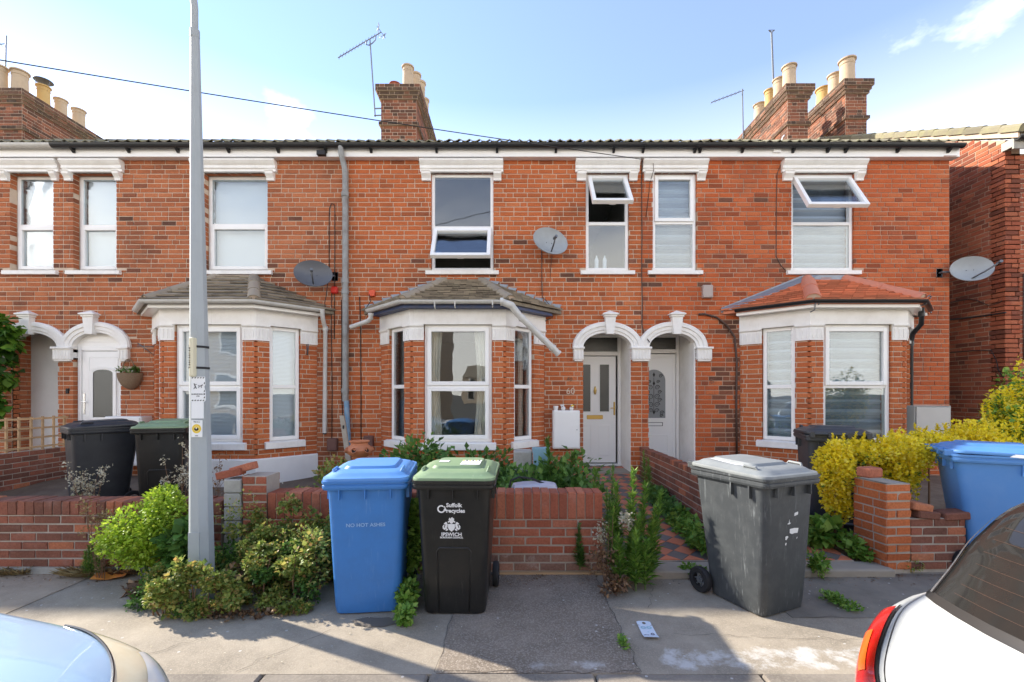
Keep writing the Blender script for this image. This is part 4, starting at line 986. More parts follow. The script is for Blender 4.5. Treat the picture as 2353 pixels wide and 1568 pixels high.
# bay of 60: gutter on the left and front only, its right run has dropped and hangs in the air
pC = bC['path']
g = MB(); g.sweep([pC[0], pC[1], (pC[2][0] - .06, pC[2][1])], HALF(.05, 2.88, .225)); g.build('bay_gutter', M['gutter_grey'], hC, smooth=35)
for (x, y, Y) in ((900, 700, 6.75), (1000, 700, 6.36), (1046, 698, 6.36), (1132, 696, 6.36)):
    p = pt(x, y, Y); MB().tube([p + Vector((0, -.055 + .0, .03)), p + Vector((0, -.045, -.04)), p + Vector((0, .0, -.062))], .009, 6).build('gutter_bracket', M['gutter_grey'], hC)
p0 = Vector((pC[2][0] - .05, pC[2][1] - .225, 2.862)); p1 = pt(1175, 702, 6.40); p2 = pt(1190, 722, 6.46); p3 = pt(1284, 814, 6.62)
g = MB(); g.tube([p0, p1, p2, p2 + (p3 - p2) * .5, p3], [.05, .053, .05, .047, .047], 14); g.tube([p0 + Vector((-.015, 0, 0)), p0 + Vector((.03, 0, 0))], .059, 14)
q = (p3 - p2); g.tube([p2 + q * .08, p2 + q * .12], .056, 14); g.tube([p2 + q * .82, p2 + q * .86], .057, 14); g.tube([p3 - q * .03, p3], .053, 14)
g.build('hanging_gutter_pipe', M['gutter_grey'], hC, smooth=40, label='length of pale gutter hanging loose off the bay')
# outlet and slanting pipe to the main downpipe
a = pt(852, 728, 6.95); 
g = MB(); g.tube([a + Vector((0, 0, .04)), a + Vector((0, 0, -.02)), pt(846, 738, 6.98), pt(806, 752, 7.12)], .036, 10); g.tube([a + Vector((0, 0, .05)), a + Vector((0, 0, .02))], .043, 10); g.build('gutter_outlet', M['gutter_grey'], hC, smooth=40)
# lead flashing on the bay of 60: stepped pieces up each side
for s in (-1, 1):
    e0 = Vector((-.785 + s * bC['b2'], 0, bC['ze'])); e1 = Vector((-.785 + s * .30, 0, bC['zt'])); n = 9
    for i in range(n):
        t0, t1 = i / n, (i + 1) / n; xa, xb = e0.x + (e1.x - e0.x) * t0, e0.x + (e1.x - e0.x) * t1
        za, zb = e0.z + (e1.z - e0.z) * t0, e0.z + (e1.z - e0.z) * t1
        pts = [(xa - s * .02, za - .03), (xb, zb - .03), (xb, zb + .065), (xa - s * (-.0), zb + .05), (xa - s * .02, zb + .02)]
        if s > 0: pts = pts[::-1]
        MB().poly(pts, -.016 - .001 * (i % 2), -.004, FAC).build('lead_flashing', M['lead'], bC['rf'])
    if s > 0: continue
# straight lead on the end house bay
for s, b_ in ((-1, bD), (1, bD)):
    cx_ = 5.007; e0 = Vector((cx_ + s * (b_['b2'] + .02), 0, b_['ze'])); e1 = Vector((cx_ + s * .30, 0, b_['zt'] + .02))
    pts = [(e0.x, e0.z - .03), (e0.x, e0.z + .05), (e1.x, e1.z + .09), (e1.x, e1.z - .02)]
    if s < 0: pts = pts[::-1]
    MB().poly(pts, -.02, -.004, FAC).build('lead_flashing', M['lead'], b_['rf'])
    u = (e1 - e0).normalized()
    if s < 0:
        q0 = Vector((e0.x, Y0 - .02, e0.z + .03)); q1 = Vector((e1.x, Y0 - .02, e1.z + .05))
        fdir = Vector((.10, -.13, -.035))
        MB().prism([q0, q1, q1 + fdir, q0 + fdir], (0, 0, .01)).build('lead_flashing', M['lead'], b_['rf'])
MB().box(5.007 - .33, 5.007 + .33, Y0 - .05, Y0 - .005, 3.36, 3.45).build('lead_flashing', M['lead'], bD['rf'])
MB().box(-.785 - .30, -.785 + .30, Y0 - .05, Y0 - .005, 3.345, 3.385).build('lead_flashing', M['slate'], bC['rf'])
MB().box(-4.41 - .36, -4.41 + .36, Y0 - .09, Y0 - .005, 3.39, 3.44).build('ridge_fillet', M['slate'], bB['rf'])
# hip irons on the red bay roof
for (x, y, Y) in ((1871, 706, 6.40), (2127, 692, 6.42)):
    p = pt(x, y, Y); m = MB(); m.tube([p + Vector((-.02, .05, -.06)), p + Vector((0, -.01, -.04)), p + Vector((.0, -.02, .04)), p + Vector((.03, -.02, .075)), p + Vector((.06, -.02, .055)), p + Vector((.045, -.02, .03))], .009, 6); m.build('hip_iron', M['steel'], bD['rf'])

# ---- downpipes
def pipe(house, pts, r, mat, name='downpipe', collars=(), n=12, mat2=None, zsplit=None):
    m = MB(); m.tube(pts, r, n)
    for p in collars: m.tube([Vector(p) + Vector((0, 0, -.035)), Vector(p) + Vector((0, 0, .035))], r * 1.25, n)
    return m.build(name, M[mat], house, smooth=40)
xd = fx(797)
pipe(hC, [(xd - .03, 7.085, 5.43), (xd - .03, 7.09, 5.33), (xd, 7.17, 5.12), (xd, 7.19, 5.0), (xd + .0, 7.19, 1.45)], .045, 'pipe', collars=[(xd, 7.19, 4.72), (xd, 7.19, 3.35), (xd, 7.19, 3.18), (xd + .0, 7.19, 1.62)])
pipe(hC, [(xd + .02, 7.19, 1.46), (xd + .045, 7.19, .85), (xd + .06, 7.18, .25)], .043, 'pipe_blue', collars=[(xd + .05, 7.185, .42)])
xb = -4.41 + 1.30 + .18
pipe(hB, [(fx(752) + .02, 7.02, 2.86), (fx(752) + .02, 7.04, 2.75), (fx(752), 7.13, 2.68), (fx(752), 7.19, 2.6), (fx(750), 7.19, .95)], .032, 'gutter_grey', collars=[(fx(752), 7.19, 2.6)], n=10)
m = MB(); m.lathe((fx(750), 7.19, .93), [(.028, .02), (.028, 0)], 10); m.build('pipe_mouth', M['dark'], hB)
pd = [pt(2118, 706, 6.72), pt(2118, 722, 6.75), pt(2117, 745, 6.80), pt(2097, 768, 7.02), pt(2093, 790, 7.06), pt(2092, 1015, 7.10)]
pipe(hD, pd, .034, 'gutter_black', collars=[pd[1], pd[4]], n=10)
MB().box(fx(2070), fx(2110), Y0 - .16, Y0 - .005, 2.79, 2.88).build('soffit_return', M['upvc'], hD)

# ------------------------------------------------------------------ detached neighbour on the right
hE = thing('detached_house', 'dark red brick detached house across the narrow side passage, seen as a corner', 'house', (9.5, Y0, 0.1))
XN = 7.87; SE = 0.523
FE = Fr((XN, 0), (1, 0))         # its side wall, facing the terrace; u runs towards the street
zr = lambda Y: 5.60 + (Y - 7.045) * SE
m = MB(); m.box(XN + .001, XN + .24, Y0 + .001, 16, 0.0, 5.62); m.prism([Vector((XN + .001, Y0 + .001, 5.62)), Vector((XN + .001, 11.7, zr(11.7) - .06)), Vector((XN + .001, 16, 5.62))], (.2, 0, 0))
m.box(XN + .001, 13, Y0 + .001, Y0 + .22, 0.0, 5.40)
wE = m.build('wall', M['mortar_d'], hE)
cs = courses(-16, -Y0 + .004 + .006, .125, 7.6, seed=71)
cs = [(a, b, p, q) for a, b, p, q in cs if q < zr(-(a)) - .06 and q < zr(-(b)) - .06 and -b < 12.5]
lay(wE, FE, cs, M['brick_e'], most=230)
lay(wE, FAC, courses(XN - .003 - .006, 10.5, .125, 5.40, seed=72), M['brick_e'], most=70)
us = np.arange(XN - .06, 12, .03); rows = []
k = 0
while True:
    ya = 7.02 + .29 * k; yb = min(ya + .30, 11.72)
    if ya > 11.7: break
    rows.append([Vector((x, ya, zr(ya) + .075 + eave_roll(x - XN))) for x in us]); rows.append([Vector((x, yb, zr(yb) + .05 + eave_roll(x - XN))) for x in us]); k += 1
rows.append([Vector((x, 16.4, 5.5)) for x in us])
rE = MB().grid(rows).build('roof', M['rooftile'], hE)
for i in range(16):
    ya = 7.02 + .29 * i; t = Vector((0, 1, SE)).normalized(); n_ = Vector((0, -SE, 1)).normalized()
    o = Vector((XN - .07, ya, zr(ya) + .02)); 
    b = MB(); prof = [(0, 0), (.0, .075), (.02, .105), (.07, .115), (.13, .095), (.20, .085), (.20, .0)]
    b.loft([[o + Vector((x, 0, 0)) + n_ * (z + l) + t * s_ for x, z in prof] for s_, l in ((0, .012), (.33, -.004))]); b.build('verge_tile', M['rooftile'], rE)
MB().prism([Vector((XN - .03, 7.05, zr(7.05) - .06)), Vector((XN - .03, 11.7, zr(11.7) - .06)), Vector((XN - .03, 11.7, zr(11.7) + .02)), Vector((XN - .03, 7.05, zr(7.05) + .02))], (.03, 0, 0)).build('verge_mortar', M['mortar'], hE)
m = MB(); m.box(XN - .04, 12, 7.10, 7.125, 5.40, 5.55); m.box(XN - .03, XN, 7.126, Y0 + .03, 5.44, 5.57); m.build('fascia_board', M['stone'], hE)
g = MB(); g.sweep([(XN - .03, 7.06), (12, 7.06)], HALF(.058, 5.57, 0)); g.build('gutter', M['gutter_black'], hE, smooth=35)
chimney(hE, 7.87, 8.37, 10.74, 12.75, 9.03, 7.3, [(8.10, 11.0, .165, .63, 'pot_buff', 0), (8.10, 11.42, .15, .56, 'pot_buff', 0), (8.10, 11.85, .16, .5, 'pot_yellow', 0)], left_visible=True)
def cable(name, pts, r, mat, label, cat='cable', n=5, group=None):
    return MB().tube(pts, r, n).build(name, M[mat], None, label=label, cat=cat, group=group, smooth=True)
def xw(x, y):                    # a point on the neighbour's side wall
    Y = XN * FPX / (x - 1176.5); return Vector((XN - .012, Y, EYE + (908 - y) * Y / FPX))
cable('service_pipe', [xw(2185, 735), xw(2250, 728), xw(2304, 720), Vector((XN - .012, Y0 - .02, fz(719)))], .014, 'cable', 'long straight black pipe along the dark side wall of the detached house', 'pipe')
cable('wall_cable', [xw(2185, 695), xw(2225, 688), xw(2245, 690), xw(2275, 703), xw(2300, 695), xw(2304, 690)], .007, 'cable_brown', 'sagging thin cable high on the dark side wall of the detached house')
cable('wall_cable', [xw(2185, 810), xw(2240, 806), xw(2280, 806), xw(2292, 830), xw(2296, 850), xw(2308, 868)], .007, 'cable', 'low black cable bending down the dark side wall of the detached house')
cable('wall_cable', [Vector((fx(2350), Y0 - .012, fz(y))) for y in (630, 720, 760, 830)], .007, 'cable', 'vertical black cable on the street front of the detached house')

# ------------------------------------------------------------------ opposite side of the street (seen only as reflections in the windows)
for i, (x0, x1) in enumerate(((-15, -9.2), (-9.2, -3.6), (-3.6, 2.2), (2.2, 8.0), (8.0, 14))):
    lab = ['brick house over the road, mirrored in the far windows beside the ivy', 'brick house over the road, mirrored in the venetian-blind bay', 'distant brick house down the side road, mirrored in the curtained bay', 'brick house over the road, mirrored in the red-roofed bay', 'brick house over the road beyond the detached corner house'][i]
    yo = -62 if i == 2 else 0
    if i == 2: x0, x1 = -9, 6
    h = thing('opposite_house', lab, 'house', ((x0 + x1) / 2, -8.6 + yo, 0), 'houses across the street')
    OF = Fr((0, -8.6 + yo), (0, -1))     # u = -x
    MB().box(x0, x1, -14 + yo, -8.6 + yo, 0, 5.3).build('wall', M['buff'] , h)
    MB().prism([Vector((x0, -8.3 + yo, 5.25)), Vector((x0, -11.3 + yo, 7.3)), Vector((x0, -14.2 + yo, 5.25))], (x1 - x0, 0, 0)).build('roof', M['slate'], h)
    MB().box(x1 - .5, x1 + .3 - .31, -11.8 + yo, -10.6 + yo, 6.4, 8.3).build('chimney_stack', M['brick_stack'], h)
    for wx, z0, z1, ww in ((1.5, 3.5, 5.0, 1.0), (4.2, 3.5, 5.0, .8), (1.5, .9, 2.5, 1.6)):
        a = MB(); ring(a, OF, -(x0 + wx + ww / 2), -(x0 + wx - ww / 2), z0, z1, .09, -.04, .05); w_ = a.build('window', M['upvc'], h)
        MB().box(-(x0 + wx + ww / 2 - .08), -(x0 + wx - ww / 2 + .08), -.012, .0, z0 + .08, z1 - .08, OF).build('pane', M['car_glass'], w_)
    MB().bbox(-(x0 + 4.2 + .42), -(x0 + 4.2 - .42), -.03, .02, .1, 2.2, .01, OF).build('door', M['upvc'], h)

# ------------------------------------------------------------------ front garden walls
def wall_run(root, fr, u0, u1, z0, n, brick, mort, thick=.21, top=None, seed=1, most=280, back=False, pattern='stretcher', top_mat=None, course=.075, name='brick', low=None):
    """n courses on a mortar core; TOP = height of a soldier course on edge"""
    h = n * course; c = MB(); c.box(u0 + .006, u1 - .006, .006, thick - .006, z0 - .25, z0 + h + (top - .012 if top else 0), fr)
    k = c.build('wall_core', M[mort], root)
    rs = courses(u0, u1, z0, z0 + h + .001, seed=seed, pattern=pattern, course=course)
    if low:
        lay(k, fr, [q for q in rs if q[3] < z0 + low[0]], M[low[1]], depth=thick, proud=.0, most=most); rs = [q for q in rs if q[3] >= z0 + low[0]]
    lay(k, fr, rs, M[brick], depth=thick, proud=.0, most=most)
    if top:
        w_ = .076; m_ = int((u1 - u0) / w_); w_ = (u1 - u0) / m_; r = random.Random(seed)
        rects = [(u0 + i * w_ + .004, u0 + (i + 1) * w_ - .004, z0 + h + .004, z0 + h + top + r.uniform(-.006, .004)) for i in range(m_)]
        lay(k, fr, rects, M[top_mat or brick], depth=thick, proud=.004, most=most, rest_name='coping_bricks')
    return k
YW = 3.945
FW = Fr((0, YW), (0, 1))
w1 = thing('garden_wall', 'low sooty brown brick wall with brick-on-edge top behind the lime-green bush', 'wall', (-4.4, YW, 0))
wall_run(w1, FW, -6.6, -2.52, .055, 6, 'brick_old', 'mortar_g', top=.125, seed=81, most=150)
MB().box(-6.6, -2.52, -.012, .10, -.05, .058, FW).build('rendered_base', M['stone'], w1)
w2 = thing('garden_wall', 'low red brick wall with tall soldier-course top behind the blue and black bins', 'wall', (-.7, YW, 0))
wall_run(w2, FW, -2.12, .787, .02, 6, 'brick_wall', 'mortar_g', top=.235, seed=82, most=150, low=(.16, 'brick_pale'))
MB().box(-.4, .80, -.03, -.002, .0, .022, FW).build('timber_strip', M['wood'], w2)
w3 = thing('brick_pier', 'crumbling brick pier with loose bricks on top beside the lamp post', 'pier', (-2.33, YW, 0))
wall_run(w3, FW, -2.34, -2.125, .02, 11, 'brick_wall', 'mortar_g', seed=83, thick=.23)
for i in range(6): MB().bbox(-2.50, -2.35, -.004, .2, .10 + i * .12, .215 + i * .12, .008, FW).build('concrete_block', M['stone'], w3)
for (x, y, Y, a, t) in ((530, 1088, 4.02, 4, 12), (560, 1076, 4.06, -8, 16), (590, 1100, 4.02, 2, 0)):
    p = pt(x, y, Y); Mx = Matrix.Translation(p) @ Matrix.Rotation(R(a), 4, 'Z') @ Matrix.Rotation(R(-t), 4, 'Y')
    MB(Mx).bbox(-.105, .105, -.05, .05, -.032, .032, .006).build('loose_brick', M['brick_wall'], w3)
# wall between the two tiled paths
FP = Fr((2.02, 0), (1, 0))
w4 = thing('garden_wall', 'long brown brick wall running from the doors between the two tiled paths', 'wall', (2.1, 5.6, 0))
wall_run(w4, FP, -7.20, -4.0, .06, 8, 'brick_old', 'mortar_g', thick=.11, top=.07, seed=84, most=190)
# wall and trellis between the two left houses
FT = Fr((-7.05, 0), (-1, 0))
w5 = thing('garden_wall', 'brown brick dividing wall below the wooden trellis by the ivy', 'wall', (-7.1, 6, 0))
wall_run(w5, FT, 4.3, 7.22, .06, 9, 'brick_old', 'mortar_g', thick=.11, seed=85, most=200)
tr = thing('trellis', 'pale wooden square trellis panel standing on the brown dividing wall', 'trellis', (-7.1, 6.2, .73))
z0 = .73
for i in range(11):
    y = 5.55 + i * .165; MB().box(-7.095, -7.075, y - .014, y + .014, z0, z0 + .50).build('lath', M['wood'], tr)
for j in range(4):
    z = z0 + .05 + j * .14; MB().box(-7.074, -7.056, 5.45, 7.24, z - .014, z + .014).build('lath', M['wood'], tr)
# pier and broken wall of the end house
w6 = thing('brick_pier', 'orange-red brick gate pier with a loose brick on top by the golden hedge', 'pier', (3.28, 4.0, 0))
GP = Fr((3.235, 3.93), (-.10, 1)); 
wall_run(w6, GP, 0, .235, .03, 10, 'brick_bay', 'mortar_g', thick=.34, seed=86, most=60)
GS = Fr((3.235, 3.93), (1, .10))
cR = [(-.34, -.006, .03, .78)]
wp = MB().box(-.33, -.01, .001, .03, .0, .78, GS).build('pier_side', M['mortar_g'], w6)
lay(wp, GS, courses(-.34, 0, .03, .781, seed=87, pattern='flemish'), M['brick_bay'], depth=.06, proud=.004, most=60)
p = pt(2005, 1086, 3.98); MB(Matrix.Translation(p) @ Matrix.Rotation(R(12), 4, 'Z')).bbox(-.10, .06, -.05, .06, -.04, .045, .012).build('loose_brick', M['brick_wall'], w6)
w7 = thing('garden_wall', 'broken stub of brown brick wall between the orange pier and the large blue bin', 'wall', (3.7, 4.0, 0))
wall_run(w7, Fr((3.475, 3.97), (-.03, 1)), 0, .50, .02, 6, 'brick_old', 'mortar_g', seed=88, most=120)
for (u, z, a) in ((.16, .50, 6), (.42, .49, -5), (.1, .57, 10)):
    MB(Matrix.Translation((3.475 + u, 4.05, z)) @ Matrix.Rotation(R(a), 4, 'Y') @ Matrix.Rotation(R(a), 4, 'Z')).bbox(-.105, .105, -.09, .06, -.033, .033, .01).build('loose_brick', M['brick_old'], w7)

# ------------------------------------------------------------------ lamp post
PX, PY = -2.30, 3.38
lp = thing('lamp_post', 'tall tapered octagonal grey lamp post with stickers and small signs', 'lamp post', (PX, PY, 0))
m = MB(); OCT = lambda c, r: [Vector(c) + Vector((r * math.cos(R(22.5 + 45 * i)), r * math.sin(R(22.5 + 45 * i)), 0)) for i in range(8)]
m.loft([OCT((PX - .055 * z / 4.3, PY, z), r) for z, r in ((0, .084), (.4, .081), (1.35, .068), (1.36, .068), (2.87, .048), (4.25, .030))])
m.build('column', M['pole'], lp)
m = MB(); arc = [(PX - .056, PY, 4.22), (PX - .057, PY, 4.42)] + [(PX - .057 - .35 * (1 - math.cos(R(a))), PY, 4.42 + .5 * math.sin(R(a))) for a in (15, 30, 45, 60, 75, 90)] + [(PX - .9, PY, 4.93)]
m.tube(arc, .023, 12); m.tube([(PX - .055, PY, 4.20), (PX - .056, PY, 4.26)], .032, 12); m.build('bracket_arm', M['pole'], lp, smooth=40)
m = MB(); m.loft([rrect(.02, .08, .009, 0), rrect(.02, .08, .009, 0)]) if False else m.bbox(-.30, .30, -.10, .10, -.06, .06, .03); 
m = MB(Matrix.Translation((PX - 1.2, PY, 4.92))); m.bbox(-.32, .32, -.10, .10, -.05, .05, .03); m.build('lantern', M['pole'], lp)
MB().box(PX - .05, PX + .03, PY - .0795, PY - .071, .24, .55).build('access_door', M['pole'], lp)
def post_plate(x0, x1, y0, y1, off=.0):
    s = FPX / (PY - .070 - off); return sx(x0, s), sx(x1, s), sz(y1, s), sz(y0, s)
YS = PY - .070
SF = Fr((0, YS), (0, 1))
a, b, c, d = post_plate(439, 473, 866, 923)
def torn(a, b, c, d): return [(a, c), (a + (b - a) * .93, c), (b, c + .01), (b - .001, c + (d - c) * .40), (b - .008, c + (d - c) * .52), (b - .012, c + (d - c) * .60), (b - .003, c + (d - c) * .68), (b - .006, d), (a + .003, d)]
s1 = thing('dog_fouling_sign', 'torn white notice with striped border and dog symbol on the lamp post', 'sign', (a, YS, c))
MB().poly(torn(a, b, c, d), -.003, .001, SF).build('plate', M['sign_white'], s1)
for i in range(5):
    for (z, ) in ((c + .004,), (d - .012,)):
        u = a + .006 + i * .02
        MB().poly([(u, z), (u + .009, z), (u + .013, z + .008), (u + .004, z + .008)], -.0045, -.002, SF).build('border_stripe', M['black'], s1)
for z in (c + .022, c + .046, c + .068, d - .055):
    MB().poly([(b - .012, z), (b - .005, z + .004), (b - .005, z + .016), (b - .012, z + .010)], -.0045, -.002, SF).build('border_stripe', M['black'], s1)
mid = (a + b) / 2; zz = c + .108
g = MB()
def blk(u0, u1, z0, z1, mb=None): (mb or g).box(u0, u1, -.0048, -.0022, z0, z1, SF)
def stroke(p, q, w_, mb=None):
    p, q = Vector((*p, 0)), Vector((*q, 0)); t = (q - p).normalized(); n_ = Vector((-t.y, t.x, 0)) * w_ / 2
    (mb or g).poly([(x.x, x.y) for x in (p - n_, q - n_, q + n_, p + n_)], -.0048, -.0022, SF)
stroke((mid - .028, zz + .018), (mid - .020, zz), .006); stroke((mid - .020, zz), (mid - .032, zz - .016), .004); stroke((mid - .020, zz), (mid - .012, zz - .015), .004); stroke((mid - .026, zz + .013), (mid - .010, zz + .018), .003)
blk(mid - .032, mid - .026, zz + .018, zz + .024)
stroke((mid + .004, zz + .004), (mid + .024, zz + .006), .006); stroke((mid + .006, zz + .003), (mid + .004, zz - .010), .003); stroke((mid + .022, zz + .003), (mid + .024, zz - .010), .003); stroke((mid + .024, zz + .007), (mid + .033, zz + .014), .006); stroke((mid + .004, zz + .005), (mid - .001, zz + .012), .002)
g.build('dog_symbol', M['black'], s1)
def text(parent, body, size, M4, mat, name='lettering', bold=0.0, align='CENTER', depth=.0006):
    cu = bpy.data.curves.new(name, 'FONT'); cu.body = body; cu.size = size; cu.align_x = align; cu.extrude = depth; cu.offset = bold; cu.resolution_u = 3
    t = bpy.data.objects.new(name, cu); col.objects.link(t)
    dg = bpy.context.evaluated_depsgraph_get(); me = bpy.data.meshes.new_from_object(t.evaluated_get(dg)); bpy.data.objects.remove(t)
    me.transform(M4); me.materials.clear(); me.materials.append(mat); me.name = name
    o = bpy.data.objects.new(name, me); org = M4.translation.copy()
    me.transform(Matrix.Translation(-org)); return link(o, org, parent)
UP = Matrix.Rotation(R(90), 4, 'X')
text(s1, 'MAXIMUM PENALTY', .0105, Matrix.Translation((mid - .002, YS - .0035, c + .050)) @ UP, M['black'], bold=.0003)
text(s1, '£1000', .0095, Matrix.Translation((mid - .002, YS - .0035, c + .036)) @ UP, M['black'], bold=.0002)
a, b, c, d = post_plate(440, 468, 923, 962)
MB().poly([(a, c), (b, c), (b, d), (a, d)], -.003, .001, SF).build('blank_notice', M['sign_white'], None, label='blank white notice on the lamp post below the dog sign', cat='sign')
a, b, c, d = post_plate(440, 465, 966, 1005)
s2 = thing('watch_sign', 'small white notice with round yellow emblem low on the lamp post', 'sign', (a, YS, c))
MB().bbox(a, b, -.004, .001, c, d, .001, SF).build('plate', M['sign_white'], s2)
mid = (a + b) / 2; cz = (c + d) / 2
for r0, r1, mt, dp in ((0, .033, 'yellow', -.0052), (0, .0205, 'sign_white', -.0058), (0, .0195, 'yellow', -.0064)):
    MB().poly([(mid + r1 * math.cos(2 * math.pi * i / 28), cz + r1 * math.sin(2 * math.pi * i / 28)) for i in range(28)], dp, -.002, SF).build('emblem_disc', M[mt], s2)
MB().poly([(mid + .017 * math.cos(math.pi + math.pi * i / 14), cz + .002 + .017 * math.sin(math.pi + math.pi * i / 14)) for i in range(15)], -.007, -.003, SF).build('emblem_disc', M['black'], s2)
for dx, dz_ in ((-.008, .004), (.0, .007), (.008, .004)):
    MB().poly([(mid + dx + .005 * math.cos(2 * math.pi * i / 10), cz + dz_ - .003 + .006 * math.sin(2 * math.pi * i / 10)) for i in range(10)], -.0078, -.003, SF).build('emblem_figure', M['sign_white'] if dx == 0 else M['black'], s2)
text(s2, 'This is a', .014, Matrix.Translation((mid, YS - .0045, d - .016)) @ UP, M['black'], bold=.0002)
text(s2, 'area', .012, Matrix.Translation((mid, YS - .0045, c + .008)) @ UP, M['black'], bold=.0002)
# folded cream parking plate strapped on edge
pl = thing('street_plate', 'edge-on cream plastic plate strapped to the lamp post with two black bands', 'sign', (PX - .1, PY, 1.55))
s = FPX / (PY - .07)
m = MB(); xa, xb_ = sx(439, s), sx(449, s); m.bbox(xa, xb_, PY - .10, PY - .045, sz(866, s), sz(776, s), .008); m.build('plate', M['cream'], pl)
for i in range(9): MB().box(xa + .004, xa + .014, PY - .1012, PY - .0995, sz(846, s) + i * .017, sz(846, s) + i * .017 + (.011 if i % 3 else .007)).build('print_mark', M['black'], pl)
for y in (796, 845):
    z = sz(y, s); r = .0665 - (z - 1.35) * .0135; m = MB(); c0 = Vector((PX - .055 * z / 4.3, PY, z))
    m.loft([[c0 + Vector(((r + e) * math.cos(R(22.5 + 45 * i)), (r + e) * math.sin(R(22.5 + 45 * i)), dz_)) for i in range(8)] for e, dz_ in ((.0, -.008), (.006, -.008), (.006, .008), (.0, .008))], False, False)
    m.bbox(c0.x - .03, c0.x + .02, PY - r - .012, PY - r + .006, z - .014, z + .014, .004); m.build('band', M['rubber'], pl)

# ------------------------------------------------------------------ wheelie bins
def bin_(label, loc, rot, body, lid, scale=1.0, lidmat2=None, handle=True, wide=1.0, deep=1.0, hgt=1.0, panel_=False, flap=False):
    T = Matrix.Translation(Vector(loc)) @ Matrix.Rotation(R(rot), 4, 'Z') @ Matrix.Diagonal((scale * wide, scale * deep, scale * hgt, 1))
    root = thing('wheelie_bin', label, 'wheelie bin', loc, 'wheelie bins')
    b = MB(T)
    secs = []
    for z, w_, d_, cy in ((.0, .40, .42, -.03), (.012, .43, .46, -.03), (.06, .445, .475, -.03), (.30, .465, .52, -.022), (.60, .49, .57, -.012), (.90, .515, .62, 0.0), (.945, .52, .628, .0)):
        secs.append(rrect(w_, d_, .055, z, 5, 0, cy))
    b.loft(secs); bd = b.build('body', M[body], root, smooth=40)
    r = MB(T)
    r.loft([rrect(.52, .63, .05, .925, 5), rrect(.565, .68, .045, .930, 5), rrect(.575, .69, .045, .945, 5), rrect(.575, .69, .045, .962, 5), rrect(.562, .678, .04, .966, 5), rrect(.562, .678, .04, .975, 5), rrect(.58, .695, .045, .978, 5), rrect(.58, .695, .045, .994, 5)])
    for s in (-1, 1):
        for q in (-.17, 0, .17): r.box(q - .004, q + .004, s * .34 if s < 0 else .31, -.308 if s < 0 else .33, .86, .935)
        for q in (-.2, -.05): r.box(s * .27 - .012, s * .27 + .012, q - .006, q + .006, .84, .935)
    r.build('rim', M[body], bd)
    l = MB(T); zt = lambda z, y: z + .03 * (y + .0)
    def sh(pts): return [Vector((p.x, p.y, zt(p.z, p.y))) for p in pts]
    l.loft([sh(rrect(.575, .685, .07, .996, 6)), sh(rrect(.582, .69, .075, 1.008, 6)), sh(rrect(.575, .68, .075, 1.022, 6)), sh(rrect(.53, .62, .08, 1.030, 6)), sh(rrect(.50, .59, .09, 1.045, 6)), sh(rrect(.45, .53, .09, 1.056, 6)), sh(rrect(.37, .40, .05, 1.058, 6, 0, .03)), sh(rrect(.34, .37, .05, 1.076, 6, 0, .03)), sh(rrect(.26, .28, .05, 1.078, 6, 0, .03))])
    ld = l.build('lid', M[lid], root, smooth=35)
    h = MB(T)
    h.tube([(-.24, .37, 1.01), (.24, .37, 1.01)], .014, 10)
    for q in (-.235, -.08, .08, .235): h.bbox(q - .02, q + .02, .30, .385, .975, 1.028, .006)
    h.build('handle_bar', M[body], root, smooth=40)
    for s in (-1, 1): MB(T).tube([(s * .225, -.12, 1.040), (s * .235, -.13, 1.063), (s * .235, -.22, 1.058), (s * .225, -.235, 1.032)], .010, 7).build('lid_grip', M[lid], ld, smooth=40)
    ax = MB(T); ax.tube([(-.27, .245, .10), (.27, .245, .10)], .012, 8); ax.build('axle', M['steel'], root)
    for s in (-1, 1):
        W = MB(T); C = Vector((s * .262, .245, .10))
        prof = [(.055, -.022), (.093, -.024), (.100, -.014), (.101, .014), (.093, .024), (.055, .022)]
        loops = [[C + Vector((x, rr * math.cos(2 * math.pi * i / 24), rr * math.sin(2 * math.pi * i / 24))) for i in range(24)] for rr, x in prof]
        W.loft(loops + [loops[0]], False, False); wh = W.build('wheel', M['rubber'], root, smooth=40)
        H = MB(T); H.tube([C + Vector((-.012, 0, 0)), C + Vector((.012, 0, 0))], .03, 14); H.tube([C + Vector((-.021 * s, 0, 0)), C + Vector((.021 * s, 0, 0))], .014, 10)
        for i in range(7): H.tube([C + Vector((0, .02 * math.cos(i * .898), .02 * math.sin(i * .898))), C + Vector((0, .06 * math.cos(i * .898), .06 * math.sin(i * .898)))], .006, 5)
        H.build('hub', M['steel'], wh)
    if panel_:
        q = MB(T)
        q.tube([(-.105, -.262, .03), (-.115, -.283, .35), (-.118, -.290, .475), (-.10, -.293, .50), (.10, -.293, .50), (.118, -.290, .475), (.115, -.283, .35), (.105, -.262, .03)], .007, 6); q.build('panel_edge', M[body], bd, smooth=True)
    return root, bd, T, ld
def front_pos(T, x, z):          # a point on the front face of a bin with the frame to print on
    y = float(np.interp(z, (.06, .3, .6, .9), (-.2675, -.282, -.297, -.31))) - .0035
    tilt = math.atan2(.0425, .84)
    return T @ Matrix.Translation((x, y, z)) @ Matrix.Rotation(R(90) + tilt * .9, 4, 'X')
def bin_at(x, y):                # ground point for a front-bottom position in the survey
    Y = EYE * FPX / (y - 908); return sx(x, FPX / Y), Y
bx_, by_ = bin_at(852, 1409)
r3, bd3, T3, ld3 = bin_('bright blue bin with a blue lid stamped no hot ashes, beside the green-lidded black bin', (bx_ - .05, by_ + .245, 0.0), 6, 'bin_blue', 'bin_blue_lid', hgt=.962, wide=1.02)
text(bd3, 'NO HOT ASHES', .037, front_pos(T3, 0.0, .655), plain('pale_blue_stamp', (0.30, 0.48, 0.72), .5), bold=.0005)
